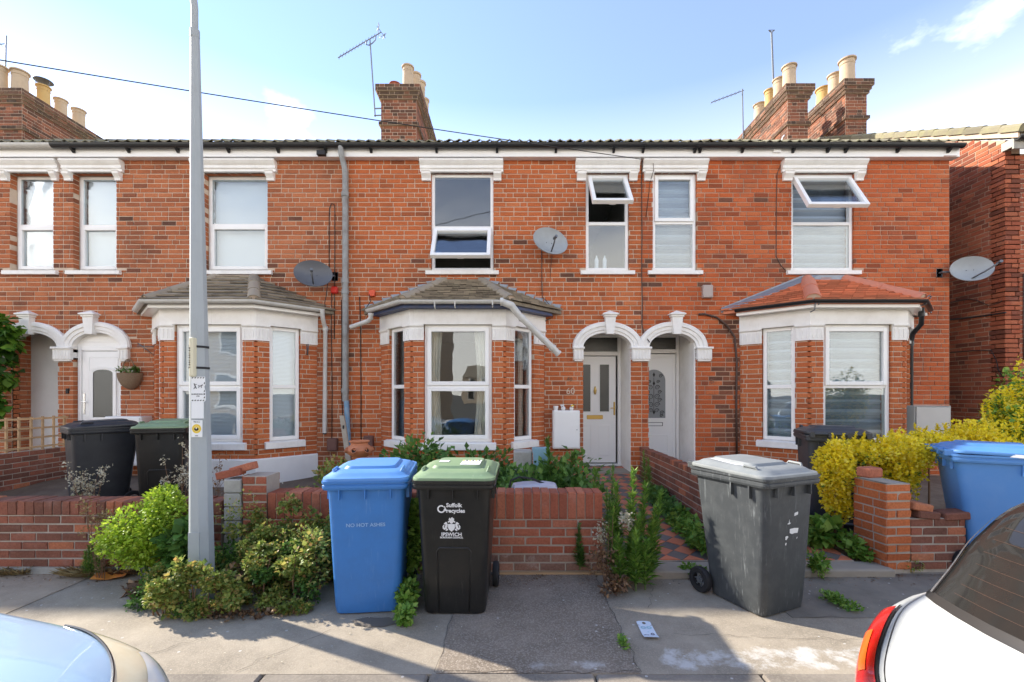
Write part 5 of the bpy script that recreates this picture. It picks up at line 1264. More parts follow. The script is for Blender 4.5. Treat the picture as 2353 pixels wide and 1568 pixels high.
bx_, by_ = bin_at(1047, 1411)
r4, bd4, T4, ld4 = bin_('glossy black recycling bin with a green lid and white council print', (bx_, by_ + .245, 0.0), -1.5, 'bin_black', 'bin_green', panel_=True, hgt=.965)
W_ = M['sign_white']
text(bd4, 'Suffolk', .040, front_pos(T4, -.050, .800), W_, align='LEFT', bold=.0012)
text(bd4, 'recycles', .040, front_pos(T4, -.050, .760), W_, align='LEFT', bold=.0012)
F4 = lambda u, v, z, x: front_pos(T4, x, z) @ Vector((u, v, 0))
a = MB(); n = 30; rr = []
for i in range(n + 1):
    t = R(60 + 285 * i / n); rr.append([F4(q * math.cos(t), q * math.sin(t), .785, -.084) for q in (.0185, .0285)])
a.grid(rr); a.add([F4(.010, -.016, .785, -.084), F4(.042, -.014, .785, -.084), F4(.026, .012, .785, -.084)], [(0, 1, 2)]); a.add([F4(.008, .018, .785, -.084), F4(.03, .006, .785, -.084), F4(.026, .02, .785, -.084)], [(0, 1, 2)])
a.build('recycle_arrow', W_, bd4)
text(bd4, 'IPSWICH', .0365, front_pos(T4, -.014, .588), W_, bold=.0009)
text(bd4, 'BOROUGH COUNCIL', .0165, front_pos(T4, -.014, .572), W_, bold=.0006)
# coat of arms: shield, helm and crest, two sea-horse supporters
cr = MB(); cz_ = .662; cx_ = -.014
sh_ = [(-.024, .014), (.024, .014), (.024, -.012), (.017, -.027), (0, -.042), (-.017, -.027), (-.024, -.012)]
cr.add([F4(u, v, cz_, cx_) for u, v in sh_], [tuple(range(len(sh_)))])
def dots(lst):
    for (u, v, r_) in lst:
        cr.add([F4(u + r_ * math.cos(2 * math.pi * i / 9), v + r_ * math.sin(2 * math.pi * i / 9), cz_, cx_) for i in range(9)], [tuple(range(9))])
dots([(0, .028, .012), (-.010, .036, .008), (.011, .036, .008), (0, .047, .010), (-.014, .048, .006), (.013, .050, .007), (.004, .058, .006), (-.020, .030, .006), (.021, .030, .006), (-.012, .056, .004)])
for s in (-1, 1):
    dots([(s * .038, .020, .009), (s * .047, .016, .006), (s * .034, .008, .009), (s * .037, -.004, .010), (s * .041, -.016, .009), (s * .049, -.022, .007), (s * .056, -.016, .006), (s * .058, -.006, .005), (s * .054, .002, .005), (s * .030, -.026, .007), (s * .036, -.032, .005)])
cr.build('coat_of_arms', W_, bd4)
L4 = lambda x0, x1, y0, y1, z0, z1, mat, nm: MB(T4).add([(x0, y0, z0), (x1, y0, z0), (x1, y1, z1), (x0, y1, z1), (x0, y0, z0 + .002), (x1, y0, z0 + .002), (x1, y1, z1 + .002), (x0, y1, z1 + .002)], [(0, 3, 2, 1), (4, 5, 6, 7), (0, 1, 5, 4), (1, 2, 6, 5), (2, 3, 7, 6), (3, 0, 4, 7)]).build(nm, mat, ld4)
L4(.02, .165, -.13, .06, 1.0765, 1.0815, M['sign_white'], 'sticker'); L4(-.155, -.08, -.02, .05, 1.0795, 1.082, M['sticker'], 'sticker')
for i in range(6): L4(.022 + i * .024, .034 + i * .024, .025, .055, 1.0825, 1.0832, M['black'] if i % 2 else M['yellow'], 'sticker_stripe')
gx_, gy_ = bin_at(1752, 1424)
r5, bd5, T5, ld5 = bin_('scuffed grey bin with pale lid and torn stickers on the open pavement', (gx_ + .10, gy_ + .33, 0.0), 24, 'bin_grey', 'bin_grey_lid', scale=1.0, wide=1.02, hgt=.985)
def patch(T, bd, u, z, pts, mat, nm='torn_sticker'):
    P4 = front_pos(T, u, z); MB().add([P4 @ Vector((a, b, .0006)) for a, b in pts], [tuple(range(len(pts)))]).build(nm, mat, bd)
patch(T5, bd5, .045, .60, [(-.045, -.012), (-.02, -.022), (.0, -.018), (.038, -.02), (.045, .015), (.0, .02), (-.045, .018)], M['sticker'])
patch(T5, bd5, -.03, .555, [(-.012, -.01), (.0, -.014), (.012, .0), (.02, .008), (.006, .016), (-.012, .012)], M['sticker'])
patch(T5, bd5, -.035, .52, [(-.008, -.012), (.004, -.018), (.008, .0), (.002, .004), (-.004, .0)], M['sticker'])
patch(T5, bd5, .06, .72, [(-.02, -.014), (.018, -.006), (.02, .016), (-.018, .009)], M['sticker'])
patch(T5, bd5, -.01, .66, [(-.02, -.004), (.0, -.008), (.02, .0), (.006, .004), (.002, .03), (-.003, .004)], M['sticker'])
patch(T5, bd5, .08, .545, [(-.006, -.01), (.004, .0), (.003, .008), (-.006, .0)], M['sticker'])
MB(T5).add([(-.225, -.10, 1.052), (-.13, -.09, 1.062), (-.12, .16, 1.070), (-.20, .22, 1.068)], [(0, 1, 2, 3)]).build('torn_sticker', M['sticker'], ld5)
bin_('black bin with sagging black lid standing in front of the glazed white door', (-5.06, 5.62, .165), -38, 'bin_black2', 'bin_black2', hgt=1.0)
bin_('black bin with a faded green lid half hidden by the lamp post', (-4.24, 5.66, .165), 14, 'bin_black', 'bin_green', panel_=True)
bin_('dark grey bin standing behind the golden hedge under the red-tiled bay', (3.46, 4.95, .12), 158, 'bin_dark', 'bin_dark', scale=1.02)
r7, bd7, T7, ld7 = bin_('large pale blue bin beside the broken wall with paper caught in its lid', (4.33, 4.06, 0.0), 62, 'bin_blue_lid', 'bin_blue_lid', scale=1.04, wide=1.05, deep=1.08)
MB(T7).add([(-.292, .03, .992), (-.296, -.06, .985), (-.298, -.12, .998), (-.293, -.08, 1.012), (-.290, .0, 1.014)], [(0, 1, 2, 3, 4)]).build('caught_paper', M['sign_white'], ld7)

# ------------------------------------------------------------------ things fixed to the fronts
def dish(label, c, az, el, rx, rz, mat, arm_to, wall, lnb_down=True):
    c = Vector(c); root = thing('satellite_dish', label, 'satellite dish', c)
    n_ = Vector((math.sin(R(az)) * math.cos(R(el)), -math.cos(R(az)) * math.cos(R(el)), math.sin(R(el)))).normalized()
    s = n_.cross(Vector((0, 0, 1))).normalized() * -1; u = s.cross(n_).normalized() * -1
    if u.z < 0: u = -u
    f = MB(); rows = []
    for k in range(9):
        r = k / 8; rows.append([c + s * (rx * r * math.cos(2 * math.pi * i / 36)) + u * (rz * r * math.sin(2 * math.pi * i / 36)) - n_ * (.075 * (1 - r * r)) for i in range(37)])
    rows.append([c + s * (rx * 1.01 * math.cos(2 * math.pi * i / 36)) + u * (rz * 1.01 * math.sin(2 * math.pi * i / 36)) - n_ * .014 for i in range(37)])
    rows.append([c + s * (rx * .5 * math.cos(2 * math.pi * i / 36)) + u * (rz * .5 * math.sin(2 * math.pi * i / 36)) - n_ * .07 for i in range(37)])
    f.grid(rows); f.build('reflector', M[mat], root, smooth=60)
    a0 = c - u * rz * .75 - n_ * .03; a1 = c + n_ * .22 + s * arm_to[0] + u * arm_to[1]
    MB().tube([a0, a0 * .5 + a1 * .5 - u * .01, a1], .012, 7).build('arm', M['steel'], root, smooth=True)
    MB().tube([a1 + n_ * .03, a1 - n_ * .05], .022, 10).build('receiver_head', M['steel'], root, smooth=40)
    w_ = Vector(wall); b = MB(); b.tube([c - n_ * .075, c - n_ * .11, (c - n_ * .12) * .4 + w_ * .6 + Vector((0, -.05, 0)), w_ + Vector((0, -.05, 0)), w_], .016, 8); b.bbox(w_.x - .05, w_.x + .05, w_.y - .006, w_.y + .004, w_.z - .07, w_.z + .07, .003)
    b.build('wall_bracket', M['steel'], root, smooth=40)
    for q in (-.04, .05): MB().tube([c - n_ * .072 + s * q, c - n_ * .066 + s * q], .006, 6).build('bolt', M['black'], root)
dish('dark grey satellite dish on the wall beside the lichen-tiled bay', pt(720, 628, 6.98), 22, 12, .275, .215, 'dish_dark', (-.02, -.06), (fx(770), Y0 - .006, fz(636)))
dish('pale grey satellite dish between the upstairs windows above the stepped lead', pt(1266, 553, 6.98), 24, 14, .295, .225, 'dish_light', (-.05, -.08), (fx(1246), Y0 - .006, fz(562)))
dish('pale grey satellite dish cantilevered off the end corner of the terrace', pt(2234, 617, 7.02), -20, 10, .27, .20, 'dish_light', (.22, -.02), (fx(2158), Y0 - .006, fz(628)))
def W(x, y, d=.012): return Vector((fx(x), Y0 - d, fz(y)))
cable('dish_cable', [W(1244, 575), W(1245, 600), W(1245, 660), W(1246, 685, .03), W(1252, 692, .1), W(1262, 705, .12), W(1270, 730, .05), W(1240, 745)], .007, 'cable_brown', 'thin dark cable dropping from the pale dish to the stepped lead')
cable('dish_cable', [W(1268, 588), W(1266, 610), W(1264, 640)], .004, 'cable_brown', 'short frayed cable end hanging under the pale middle dish')
cable('wall_cable', [W(1475, 372, .03), W(1474, 410), W(1475, 540), W(1474, 620), W(1476, 700), W(1475, 745), W(1480, 770), W(1490, 788, .07)], .008, 'cable_brown', 'long brown cable down the seam between the orange and red brick houses')
cable('wall_cable', [W(1483, 385, .02), W(1490, 372, .03), W(1497, 366, .05), W(1496, 400, .14), W(1493, 420, .02), W(1484, 500)], .005, 'cable_brown', 'looped thin cable over the hood beside the seam of the red brick house')
cable('wall_cable', [W(1793, 380), W(1785, 400), W(1783, 470), W(1783, 590), W(1793, 610), W(1804, 622)], .006, 'cable_brown', 'thin dark cable left of the wide upper window of the end house')
cable('soil_pipe', [W(1604, 723, .02), W(1618, 723, .03), W(1645, 730, .03), W(1668, 748, .03), W(1686, 775, .03), W(1691, 830, .03), W(1690, 930, .03), W(1691, 1045, .03)], .017, 'cable_brown', 'dark curved pipe bending down the wall left of the red-tiled bay', 'pipe', n=8)
for i, (xs, ys, lab) in enumerate((((757, 757, 758, 762, 768, 770, 770, 769), (640, 500, 480, 469, 470, 480, 560, 780), 'looped black cable hooking round above the dark grey dish'),
        ((763, 762, 764, 763), (660, 760, 900, 1025), 'straight black cable falling from the red box to the brown meter cover'),
        ((785, 786, 785, 788, 792), (690, 760, 900, 960, 1035), 'loose black cable just left of the cast iron downpipe'),
        ((827, 829, 830, 830), (683, 760, 900, 1015), 'thick dark cable right of the cast iron downpipe'),
        ((759, 756, 752, 754), (650, 680, 700, 712), 'short black cable curling from the dark dish to the bay gutter'),
        ((853, 856, 852, 843), (680, 695, 702, 715), 'short black cable from the orange box to the bay gutter'))):
    cable('wall_cable', [W(x, y, .014 + (.09 if lab.startswith('short') else 0)) for x, y in zip(xs, ys)], .008 if i == 3 else .0065, 'cable', lab)
def plate(name, x0, x1, y0, y1, dep, mat, label, cat, b=.008):
    return MB().bbox(fx(x0), fx(x1), Y0 - dep, Y0 + .0, fz(y1), fz(y0), b).build(name, M[mat], None, label=label, cat=cat)
m = MB(); m.lathe((0, 0, 0), [(.036, -.03), (.04, 0), (.036, .03)], 8)
plate('alarm_box', 762, 778, 660, 676, .06, 'redbox', 'round-cornered bright red box under the dark grey dish', 'alarm box', .02)
plate('alarm_box', 849, 863, 668, 682, .05, 'orangebox', 'square orange-red box on the wall left of the stepped lead', 'alarm box', .006)
plate('junction_box', 1612, 1635, 657, 686, .07, 'greybox', 'beige plastic box below the narrow blind window of the end house', 'junction box', .01)
plate('meter_cover', 756, 778, 1007, 1035, .10, 'brownbox', 'brown plastic meter cover low on the wall by the pale waste pipe', 'meter cover', .012)
plate('meter_cover', 838, 860, 1001, 1026, .08, 'brownbox', 'reddish brown meter cover low on the wall left of the curtained bay', 'meter cover', .012)
def meter(label, fr, u0, u1, z0, z1, dep, mat):
    r = thing('meter_cabinet', label, 'meter box', fr(u0, 0, z0))
    MB().bbox(u0, u1, -dep, 0, z0, z1, .01, fr).build('cabinet', M[mat], r)
    MB().bbox(u0 + .018, u1 - .018, -dep - .012, -dep + .001, z0 + .018, z1 - .018, .006, fr).build('door', M[mat], r)
    MB().tube([fr(u1 - .05, -dep - .018, (z0 + z1) / 2), fr(u1 - .05, -dep - .01, (z0 + z1) / 2)], .008, 8).build('lock', M['steel'], r)
    return r
meter('white wall cabinet with small ornaments on top, beside the 60 door', FAC, fx(1267) + .01, fx(1330), fz(1030), fz(943), .13, 'meter')
CF = Fr((0, 7.0), (0, 1)); s_ = FPX / 7.0
meter('pale stone-coloured cabinet projecting by the black downpipe of the end house', Fr((0, 6.86), (0, 1)), sx(2102, FPX / 6.86), sx(2185, FPX / 6.86), sz(1013, FPX / 6.86), sz(933, FPX / 6.86), .0, 'meter_grey')
MB().box(sx(2102, FPX / 6.86) - .001, sx(2185, FPX / 6.86) + .001, 6.862, Y0, sz(1013, FPX / 6.86) - .001, sz(933, FPX / 6.86) + .001).build('cabinet_back', M['meter_grey'], bpy.data.objects['meter_cabinet.001'])
meter('low cream cabinet top showing between the black bins and the lichen-tiled bay', FAC, fx(268), fx(350), .45, fz(956), .22, 'meter')
# ornaments on the white cabinet
zt = fz(943) - .004
def ornament(label, x, parts):
    r = thing('ornament', label, 'ornament', (fx(x), Y0 - .07, zt))
    for nm, dx, dy, dz, rr, mt in parts:
        m = MB(); m.lathe((fx(x) + dx, Y0 - .07 + dy, zt + dz), [(rr * math.sin(math.pi * i / 7) + .0005, rr * (1 - math.cos(math.pi * i / 7))) for i in range(8)], 12); m.build(nm, M[mt], r, smooth=True)
ornament('white toy-like dog figure with dark eyes on the wall cabinet', 1293, [('body', 0, 0, 0, .036, 'sign_white'), ('head', -.015, -.02, .05, .024, 'sign_white'), ('ear', -.035, -.01, .075, .012, 'sign_white'), ('ear', .006, -.01, .078, .012, 'sign_white'), ('eye', -.022, -.043, .07, .005, 'black'), ('nose', -.012, -.046, .062, .005, 'black')])
ornament('white and yellow animal figure on the wall cabinet', 1312, [('body', 0, 0, 0, .034, 'sign_white'), ('head', .012, -.02, .045, .025, 'yellow'), ('ear', -.008, -.01, .08, .011, 'sign_white'), ('ear', .032, -.01, .078, .011, 'black'), ('snout', .012, -.04, .05, .012, 'sign_white')])
m = MB(); m.lathe((fx(1276), Y0 - .07, zt), [(.028, 0), (.040, .05), (.042, .075), (.034, .075), (.028, .02)], 14); m.build('white_pot', M['sign_white'], None, smooth=40, label='small white cup on the wall cabinet beside the dog figure', cat='pot')
# house numbers
t1 = text(None, '60', .145, Matrix.Translation((fx(1311), Y0 - .010, fz(906))) @ UP, plain('chalky_paint', (0.62, 0.50, 0.38), .9), name='painted_house_number', bold=.0); tag(t1, 'pale painted number 60 on the brick beside the door', 'house number')
t2 = text(None, '60', .085, Matrix.Translation((fx(1308), Y0 - .010, fz(875))) @ UP @ Matrix.Rotation(R(-18), 4, 'Z'), plain('rusted_iron', (0.16, 0.10, 0.06), .6, metal=.3), name='metal_house_number', depth=.004); tag(t2, 'tilted rusty metal number 60 above the painted one', 'house number')
t3 = text(None, '62', .08, Matrix.Translation((fx(1632), Y0 - .010, fz(878))) @ UP @ Matrix.Rotation(R(-70), 4, 'Z') , plain('brick_stained_iron', (0.22, 0.09, 0.05), .7), name='metal_house_number', depth=.003); tag(t3, 'faint metal number on the red brick right of the patterned door', 'house number')
# hanging basket and brackets
hb = thing('hanging_basket', 'wicker half-basket of small flowers on the wall by the glazed door', 'hanging basket', W(305, 895))
m = MB(); c = W(305, 858, .03); rows = []
for k in range(8):
    t = k / 7 * math.pi / 2; rows.append([c + Vector((.19 * math.cos(t) * math.cos(math.pi + math.pi * i / 16), .16 * math.cos(t) * math.sin(math.pi + math.pi * i / 16), -.26 * math.sin(t))) for i in range(17)])
m.grid(rows); m.build('basket', M['wicker'], hb, smooth=60)
MB().tube([c + Vector((-.10 * math.cos(a), -.05, .22 * math.sin(a))) for a in [math.pi * i / 12 for i in range(13)]], .008, 6).build('handle', M['wicker'], hb)
cable('basket_bracket', [W(322, 793), W(340, 792, .2), W(352, 808, .1), W(357, 818, .03), W(357, 797, .02), W(333, 798, .16)], .008, 'steel', 'thin bent wire bracket above the hanging basket', 'bracket')
cable('basket_bracket', [Vector((fx(712), Y0 - .12, fz(790))), Vector((fx(714), Y0 - .12, fz(818))), Vector((fx(716), Y0 - .14, fz(816))), Vector((fx(728), Y0 - .30, fz(801))), Vector((fx(726), Y0 - .28, fz(796)))], .009, 'steel', 'black iron bracket on the right pier of the lichen-tiled bay', 'bracket')
m = MB(); m.bbox(fx(154), fx(160), Y0 - .03, Y0, fz(905), fz(893), .004); m.build('doorbell', M['black'], None, label='small black doorbell beside the glazed white door', cat='doorbell')
# cable box under the eaves and fittings
m = MB(); m.bbox(fx(738), fx(757), 7.08, 7.14, sz(358, 147), sz(347, 147), .006); m.build('cable_box', M['black'], None, label='black cable box under the gutter left of the downpipe', cat='cable box')
m = MB(); m.bbox(fx(1766), fx(1783), 7.12, 7.145, sz(352, 146.4), sz(341, 146.4), .003); m.build('socket_box', M['upvc'], None, label='small white socket on the fascia under the right-hand chimneys', cat='socket')
cable('aerial_lead', [Vector((fx(1778), 7.12, sz(345, 146.4))), Vector((sx(1790, 147), 7.08, sz(335, 147))), Vector((sx(1796, 148), 7.04, sz(318, 148))), Vector((sx(1805, 148), 7.10, sz(308, 148)))], .008, 'sign_white', 'short white aerial lead curling over the gutter')

# ------------------------------------------------------------------ aerials and the overhead wire
def aerial(label, base, top, boom0, boom1, n, mat, reflector=True, rod=.12):
    r = thing('tv_aerial', label, 'tv aerial', base)
    MB().tube([base, top], .016, 6).build('mast', M[mat], r)
    b0, b1 = Vector(boom0), Vector(boom1); MB().tube([b0, b1], .012, 6).build('boom', M[mat], r)
    t = (b1 - b0).normalized(); s = t.cross(Vector((0, 0, 1))).normalized()
    for i in range(n):
        p = b0 + (b1 - b0) * (i + .5) / n * .86; MB().tube([p - s * rod, p + s * rod], .005, 4).build('element', M[mat], r)
    if reflector:
        m = MB(); up = s.cross(t)
        for k in (-1, 1): m.tube([b1 - s * .16 + up * k * .02 - t * .01, b1 + s * .16 + up * k * .12 - t * .03], .008, 5); m.tube([b1 + up * k * .1 - s * .1, b1 + up * k * .1 + s * .1], .008, 5); m.tube([b1, b1 + up * k * .14], .008, 5)
        m.build('reflector', M[mat], r)
    return r
YM = 10.40
ae = aerial('long tv aerial on a leaning mast strapped to the middle chimney', pt(862, 268, YM), pt(850, 92, YM), pt(777, 133, YM - .25), pt(876, 74, YM + .25), 12, 'steel', True, .09)
m = MB(); c = pt(850, 100, YM); m.tube([pt(841, 93, YM), pt(842, 103, YM), pt(848, 104, YM), pt(855, 100, YM), pt(863, 92, YM), pt(864, 80, YM)], .012, 6); m.build('cradle', M['steel'], ae, smooth=True)
m = MB()
for y in (250, 266): m.tube([pt(859, y, YM), pt(878, y - 1, YM + .08)], .016, 6)
m.build('clamp', M['steel'], ae)
aerial('small speckled tv aerial on a thin mast left of the right-hand chimneys', pt(1708, 318, 12.2), pt(1706, 205, 12.2), pt(1634, 236, 12.1), pt(1709, 208, 12.3), 7, 'steel', False, .10)
r_ = thing('tv_aerial_mast', 'bare tv mast with a forked tip above the right-hand chimney pots', 'tv aerial', pt(1778, 200, 11.2))
MB().tube([pt(1778, 205, 11.2), pt(1773, 75, 11.2)], .022, 6).build('mast', M['steel'], r_)
m = MB(); c = pt(1773, 75, 11.2); m.tube([c + Vector((-.07, 0, .06)), c, c + Vector((.07, 0, .06))], .016, 6); m.tube([c + Vector((-.07, 0, .06)), c + Vector((.07, 0, .06))], .008, 6); m.build('tip', M['steel'], r_)
aerial('half-seen tv aerial above the left-hand chimney', pt(12, 180, 11.2), pt(14, 82, 11.2), pt(-60, 110, 11.0), pt(16, 100, 11.3), 8, 'steel', False, .10)
a, b = pt(-260, 95, 4.0), pt(1474, 366, 7.05)
cable('overhead_wire', [a + (b - a) * t - Vector((0, 0, .03 * 4 * t * (1 - t))) for t in [i / 24 for i in range(25)]], .006, 'cable', 'thin black overhead wire sloping across the sky to the eaves', 'wire')

# ------------------------------------------------------------------ clutter in the gardens
m = MB(); c = pt(826, 1050, 6.2); c.z = 0
pz = .62
base = pt(826, 1046, 6.2); 
sp = thing('strawberry_pot', 'round terracotta strawberry pot with side pockets behind the blue bin', 'pot', base)
m.lathe(base, [(.08, -.10), (.10, -.02), (.16, .03), (.172, .07), (.15, .115), (.115, .14), (.112, .165), (.135, .185), (.135, .197), (.115, .197), (.10, .14), (.12, .08)], 28); m.build('body', M['terracotta'], sp, smooth=35)
for an in (-150, -95, -40, 20, 80, 140):
    a = R(an); o = base + Vector((.158 * math.cos(a), .158 * math.sin(a), .07)); e = Vector((math.cos(a), math.sin(a), .55)).normalized()
    q = MB(); s = e.orthogonal().normalized(); t = e.cross(s)
    q.loft([[o + e * d_ + (s * math.cos(2 * math.pi * i / 12) + t * math.sin(2 * math.pi * i / 12)) * r__ for i in range(12)] for d_, r__ in ((-.01, .035), (.03, .042), (.03, .034), (-.005, .03))], False, False); q.build('pocket', M['terracotta'], sp, smooth=40)
    MB().loft([[o + e * .012 + (s * math.cos(2 * math.pi * i / 12) + t * math.sin(2 * math.pi * i / 12)) * .033 for i in range(12)], [o + e * .010 + (s * math.cos(2 * math.pi * i / 12) + t * math.sin(2 * math.pi * i / 12)) * .03 for i in range(12)]]).build('pocket_soil', M['dark'], sp)
MB().lathe((base.x, base.y, gz(6.2) - .05), [(.11, 0), (.09, base.z - .1 - gz(6.2) + .06)], 14).build('stand', M['stone'], sp)
wp_ = thing('timber_post', 'leaning weathered timber post against the downpipe', 'post', pt(800, 1085, 6.6))
m = MB(); a, b = pt(805, 1085, 6.7), pt(786, 955, 6.95); t = (b - a).normalized(); s = Vector((1, 0, 0)); f = Vector((0, 1, 0))
m.loft([[p + s * x * .035 + f * y * .02 for x, y in ((-1, -1), (1, -1), (1, 1), (-1, 1))] for p in (a, b)]); m.build('stake', M['wood_grey'], wp_)
p = a + (b - a) * .78; m = MB(); m.bbox(p.x - .012, p.x + .012, p.y - .026, p.y - .018, p.z - .035, p.z + .035, .003); m.build('slot', M['dark'], wp_)
c = pt(1205, 1045, 5.9); MB().bbox(c.x - .14, c.x + .10, c.y - .12, c.y + .12, gz(5.9) - .02, c.z + .06, .02).build('stone_block', M['stone'], None, label='weathered stone block beside the blue pot under the curtained bay', cat='stone block')
c = pt(1243, 1066, 5.7); m = MB(); m.lathe((c.x, c.y, gz(5.7) - .02), [(.085, 0), (.10, c.z + .14 - gz(5.7)), (.115, c.z + .20 - gz(5.7)), (.115, c.z + .22 - gz(5.7)), (.10, c.z + .22 - gz(5.7)), (.09, c.z + .1 - gz(5.7))], 20); m.build('garden_pot', M['bluepot'], None, smooth=40, label='pale blue garden pot among the weeds below the wall cabinet', cat='pot')
# grey plastic tool case lying in the weeds
c = pt(1228, 1128, 4.28)
tc_ = thing('plastic_case', 'pale grey plastic case with dark handle lying behind the soldier-course wall', 'case', (c.x, c.y, gz(c.y)))
Tm = Matrix.Translation((c.x, c.y, 0)) @ Matrix.Rotation(R(8), 4, 'Z')
m = MB(Tm); m.loft([rrect(.30, .22, .05, gz(c.y) - .02), rrect(.38, .22, .06, .50), rrect(.44, .24, .07, .66), rrect(.40, .20, .07, .715), rrect(.26, .12, .05, .73)]); m.build('shell', plain('pale_grey_plastic', (.46, .46, .52), .35), tc_, smooth=45)
m = MB(Tm); m.tube([(-.25, -.04, .64), (-.23, -.04, .76), (-.15, -.04, .79), (-.03, -.04, .77), (.10, -.04, .715)], .010, 7); m.build('handle', M['rubber'], tc_, smooth=True)
# litter on the pavement
c = Vector((*bin_at(1487, 1450), .008))
fl = thing('door_hanger_flyer', 'pale blue door-hanger flyer with a round hole lying on the pavement', 'flyer', c)
Tm = Matrix.Translation((c.x, c.y, .007)) @ Matrix.Rotation(R(-2), 4, 'Z'); hw_, hh = .047, .115
rows = []
m = MB(Tm); hole = [(.012 * math.cos(2 * math.pi * i / 16), .085 + .016 * math.sin(2 * math.pi * i / 16)) for i in range(16)]
outl = []
for i in range(16):
    a = 2 * math.pi * i / 16; k = min(hw_ / max(1e-6, abs(math.cos(a))), .03 / max(1e-6, abs(math.sin(a)))) ; outl.append((k * math.cos(a), .085 + k * math.sin(a)))
vv = [(x, y, .001) for x, y in hole] + [(x, y, .001) for x, y in outl]; m.add(vv, [(i, (i + 1) % 16, 16 + (i + 1) % 16, 16 + i) for i in range(16)])
m.grid([[(x, y, .001 + (.012 * max(0, (-.06 - y) / .055)) ) for x in (-hw_, 0, hw_)] for y in (-hh, -.09, -.06, 0, .0552)])
m.build('card', M['paper_blue'], fl)
bl = plain('pale_teal_print', (.38, .60, .66), .5); dk = plain('dark_print', (.06, .05, .09), .5)
for (x, y, a_, b_, mt) in ((-.02, .02, .017, .018, bl), (.018, .02, .017, .018, bl), (.02, -.062, .012, .014, dk), (-.022, -.075, .016, .008, dk), (.0, -.035, .006, .006, bl)):
    m = MB(Tm); n = 14; m.add([(x + a_ * q * math.cos(2 * math.pi * i / n), y + b_ * q * math.sin(2 * math.pi * i / n), .0045) for q in (1, .55) for i in range(n)], [(i, (i + 1) % n, n + (i + 1) % n, n + i) for i in range(n)]); m.build('print', mt, fl)
c = Vector((*bin_at(255, 1329), .01))
m = MB(Matrix.Translation(c) @ Matrix.Rotation(R(18), 4, 'Z')); m.grid([[(x, y, .01 + .015 * abs(x) / .1 + .01 * math.sin(y * 30)) for x in (-.12, -.05, 0, .06, .12)] for y in (-.06, 0, .06)]); m.build('leaflet', M['paper_orange'], None, label='crumpled orange leaflet on the pavement below the lime-green bush', cat='leaflet')

# two bottles on the inner sill of the narrow window of 60
for x in (1375, 1394):
    m = MB(); b = Vector((fx(x), Y0 + .16, ZS + .05)); m.lathe(b, [(.03, 0), (.034, .02), (.032, .10), (.034, .16), (.022, .19), (.012, .21), (.013, .235)], 14)
    m.build('bottle', M['blind'], None, smooth=40, label='clear plastic bottle behind the lower pane of the narrow window by the brown cable', cat='bottle', group='bottles on the window sill')
MB().box(fx(1350), fx(1441), Y0 + .11, Y0 + .24, ZS + .01, ZS + .05).build('inner_sill', M['upvc'], hC)

# ------------------------------------------------------------------ plants
nr = np.random.RandomState(11)
def leaf_arrays(P, D, Nn, ln, wd, fold=.25):
    """one folded four-point leaf per row"""
    D = D / np.linalg.norm(D, axis=1, keepdims=True); S = np.cross(D, Nn); S /= np.maximum(1e-6, np.linalg.norm(S, axis=1, keepdims=True)); U = np.cross(S, D)
    l = ln[:, None]; w_ = wd[:, None]
    v = np.stack([P, P + D * l * .45 - S * w_ + U * w_ * fold, P + D * l - U * l * .12, P + D * l * .45 + S * w_ + U * w_ * fold], 1)
    return v.reshape(-1, 3)
def leaf_faces(n): 
    b = np.arange(n)[:, None] * 4; return np.concatenate([b + np.array([[0, 1, 2]]), b + np.array([[0, 2, 3]])], 1).reshape(-1, 3)
def foliage(name, V, mat, parent, **kw):
    V = np.concatenate(V) if isinstance(V, list) else V; n = len(V) // 4
    me = bpy.data.meshes.new(name); lo, hi = V.min(0), V.max(0); org = Vector(((lo[0] + hi[0]) / 2, (lo[1] + hi[1]) / 2, lo[2]))
    F = leaf_faces(n); q = V - np.array(tuple(org))
    me.vertices.add(len(q)); me.vertices.foreach_set('co', q.ravel()); me.loops.add(F.size); me.loops.foreach_set('vertex_index', F.ravel().astype(np.int32))
    me.polygons.add(len(F)); me.polygons.foreach_set('loop_start', np.arange(0, F.size, 3, dtype=np.int32)); me.polygons.foreach_set('loop_total', np.full(len(F), 3, dtype=np.int32))
    me.update(calc_edges=True); me.validate(); me.materials.append(mat)
    o = bpy.data.objects.new(name, me); link(o, org, parent); return tag(o, **kw)
def blob(c, r, n, size, wr=.35, droop=.0, lumps=9, up=.35, jitter=.5, zmin=None):
    c = np.array(c); r = np.array(r); V = []
    k = max(1, n // lumps)
    for i in range(lumps):
        d = nr.normal(size=3); d /= np.linalg.norm(d); lc = c + d * r * nr.uniform(.25, .75); lr = r * nr.uniform(.32, .6)
        q = nr.normal(size=(k, 3)); q /= np.linalg.norm(q, axis=1, keepdims=True); rad = nr.uniform(.35, 1.08, size=(k, 1)) ** .6
        P = lc + q * lr * rad
        out = q + nr.normal(size=(k, 3)) * jitter + np.array([0, 0, up - droop])
        Nn = q * .6 + np.array([0, 0, 1.0]) + nr.normal(size=(k, 3)) * .4
        s = size * nr.uniform(.6, 1.3, size=k); V.append((P, out, Nn, s))
    P, D, Nn, s = [np.concatenate(x) for x in zip(*V)]
    if zmin is not None: P[:, 2] = np.maximum(P[:, 2], zmin + nr.uniform(0, .03, len(P)))
    return leaf_arrays(P, D, Nn, s, s * wr)
def stems(parent, pts, mat='stem_brown', r=.006, name='stem'):
    for a, b in pts:
        a, b = Vector(a), Vector(b); mid = (a + b) / 2 + Vector((rng.uniform(-.03, .03), rng.uniform(-.03, .03), 0))
        MB().tube([a, mid, b], [r, r * .8, r * .4], 5).build(name, M[mat], parent)
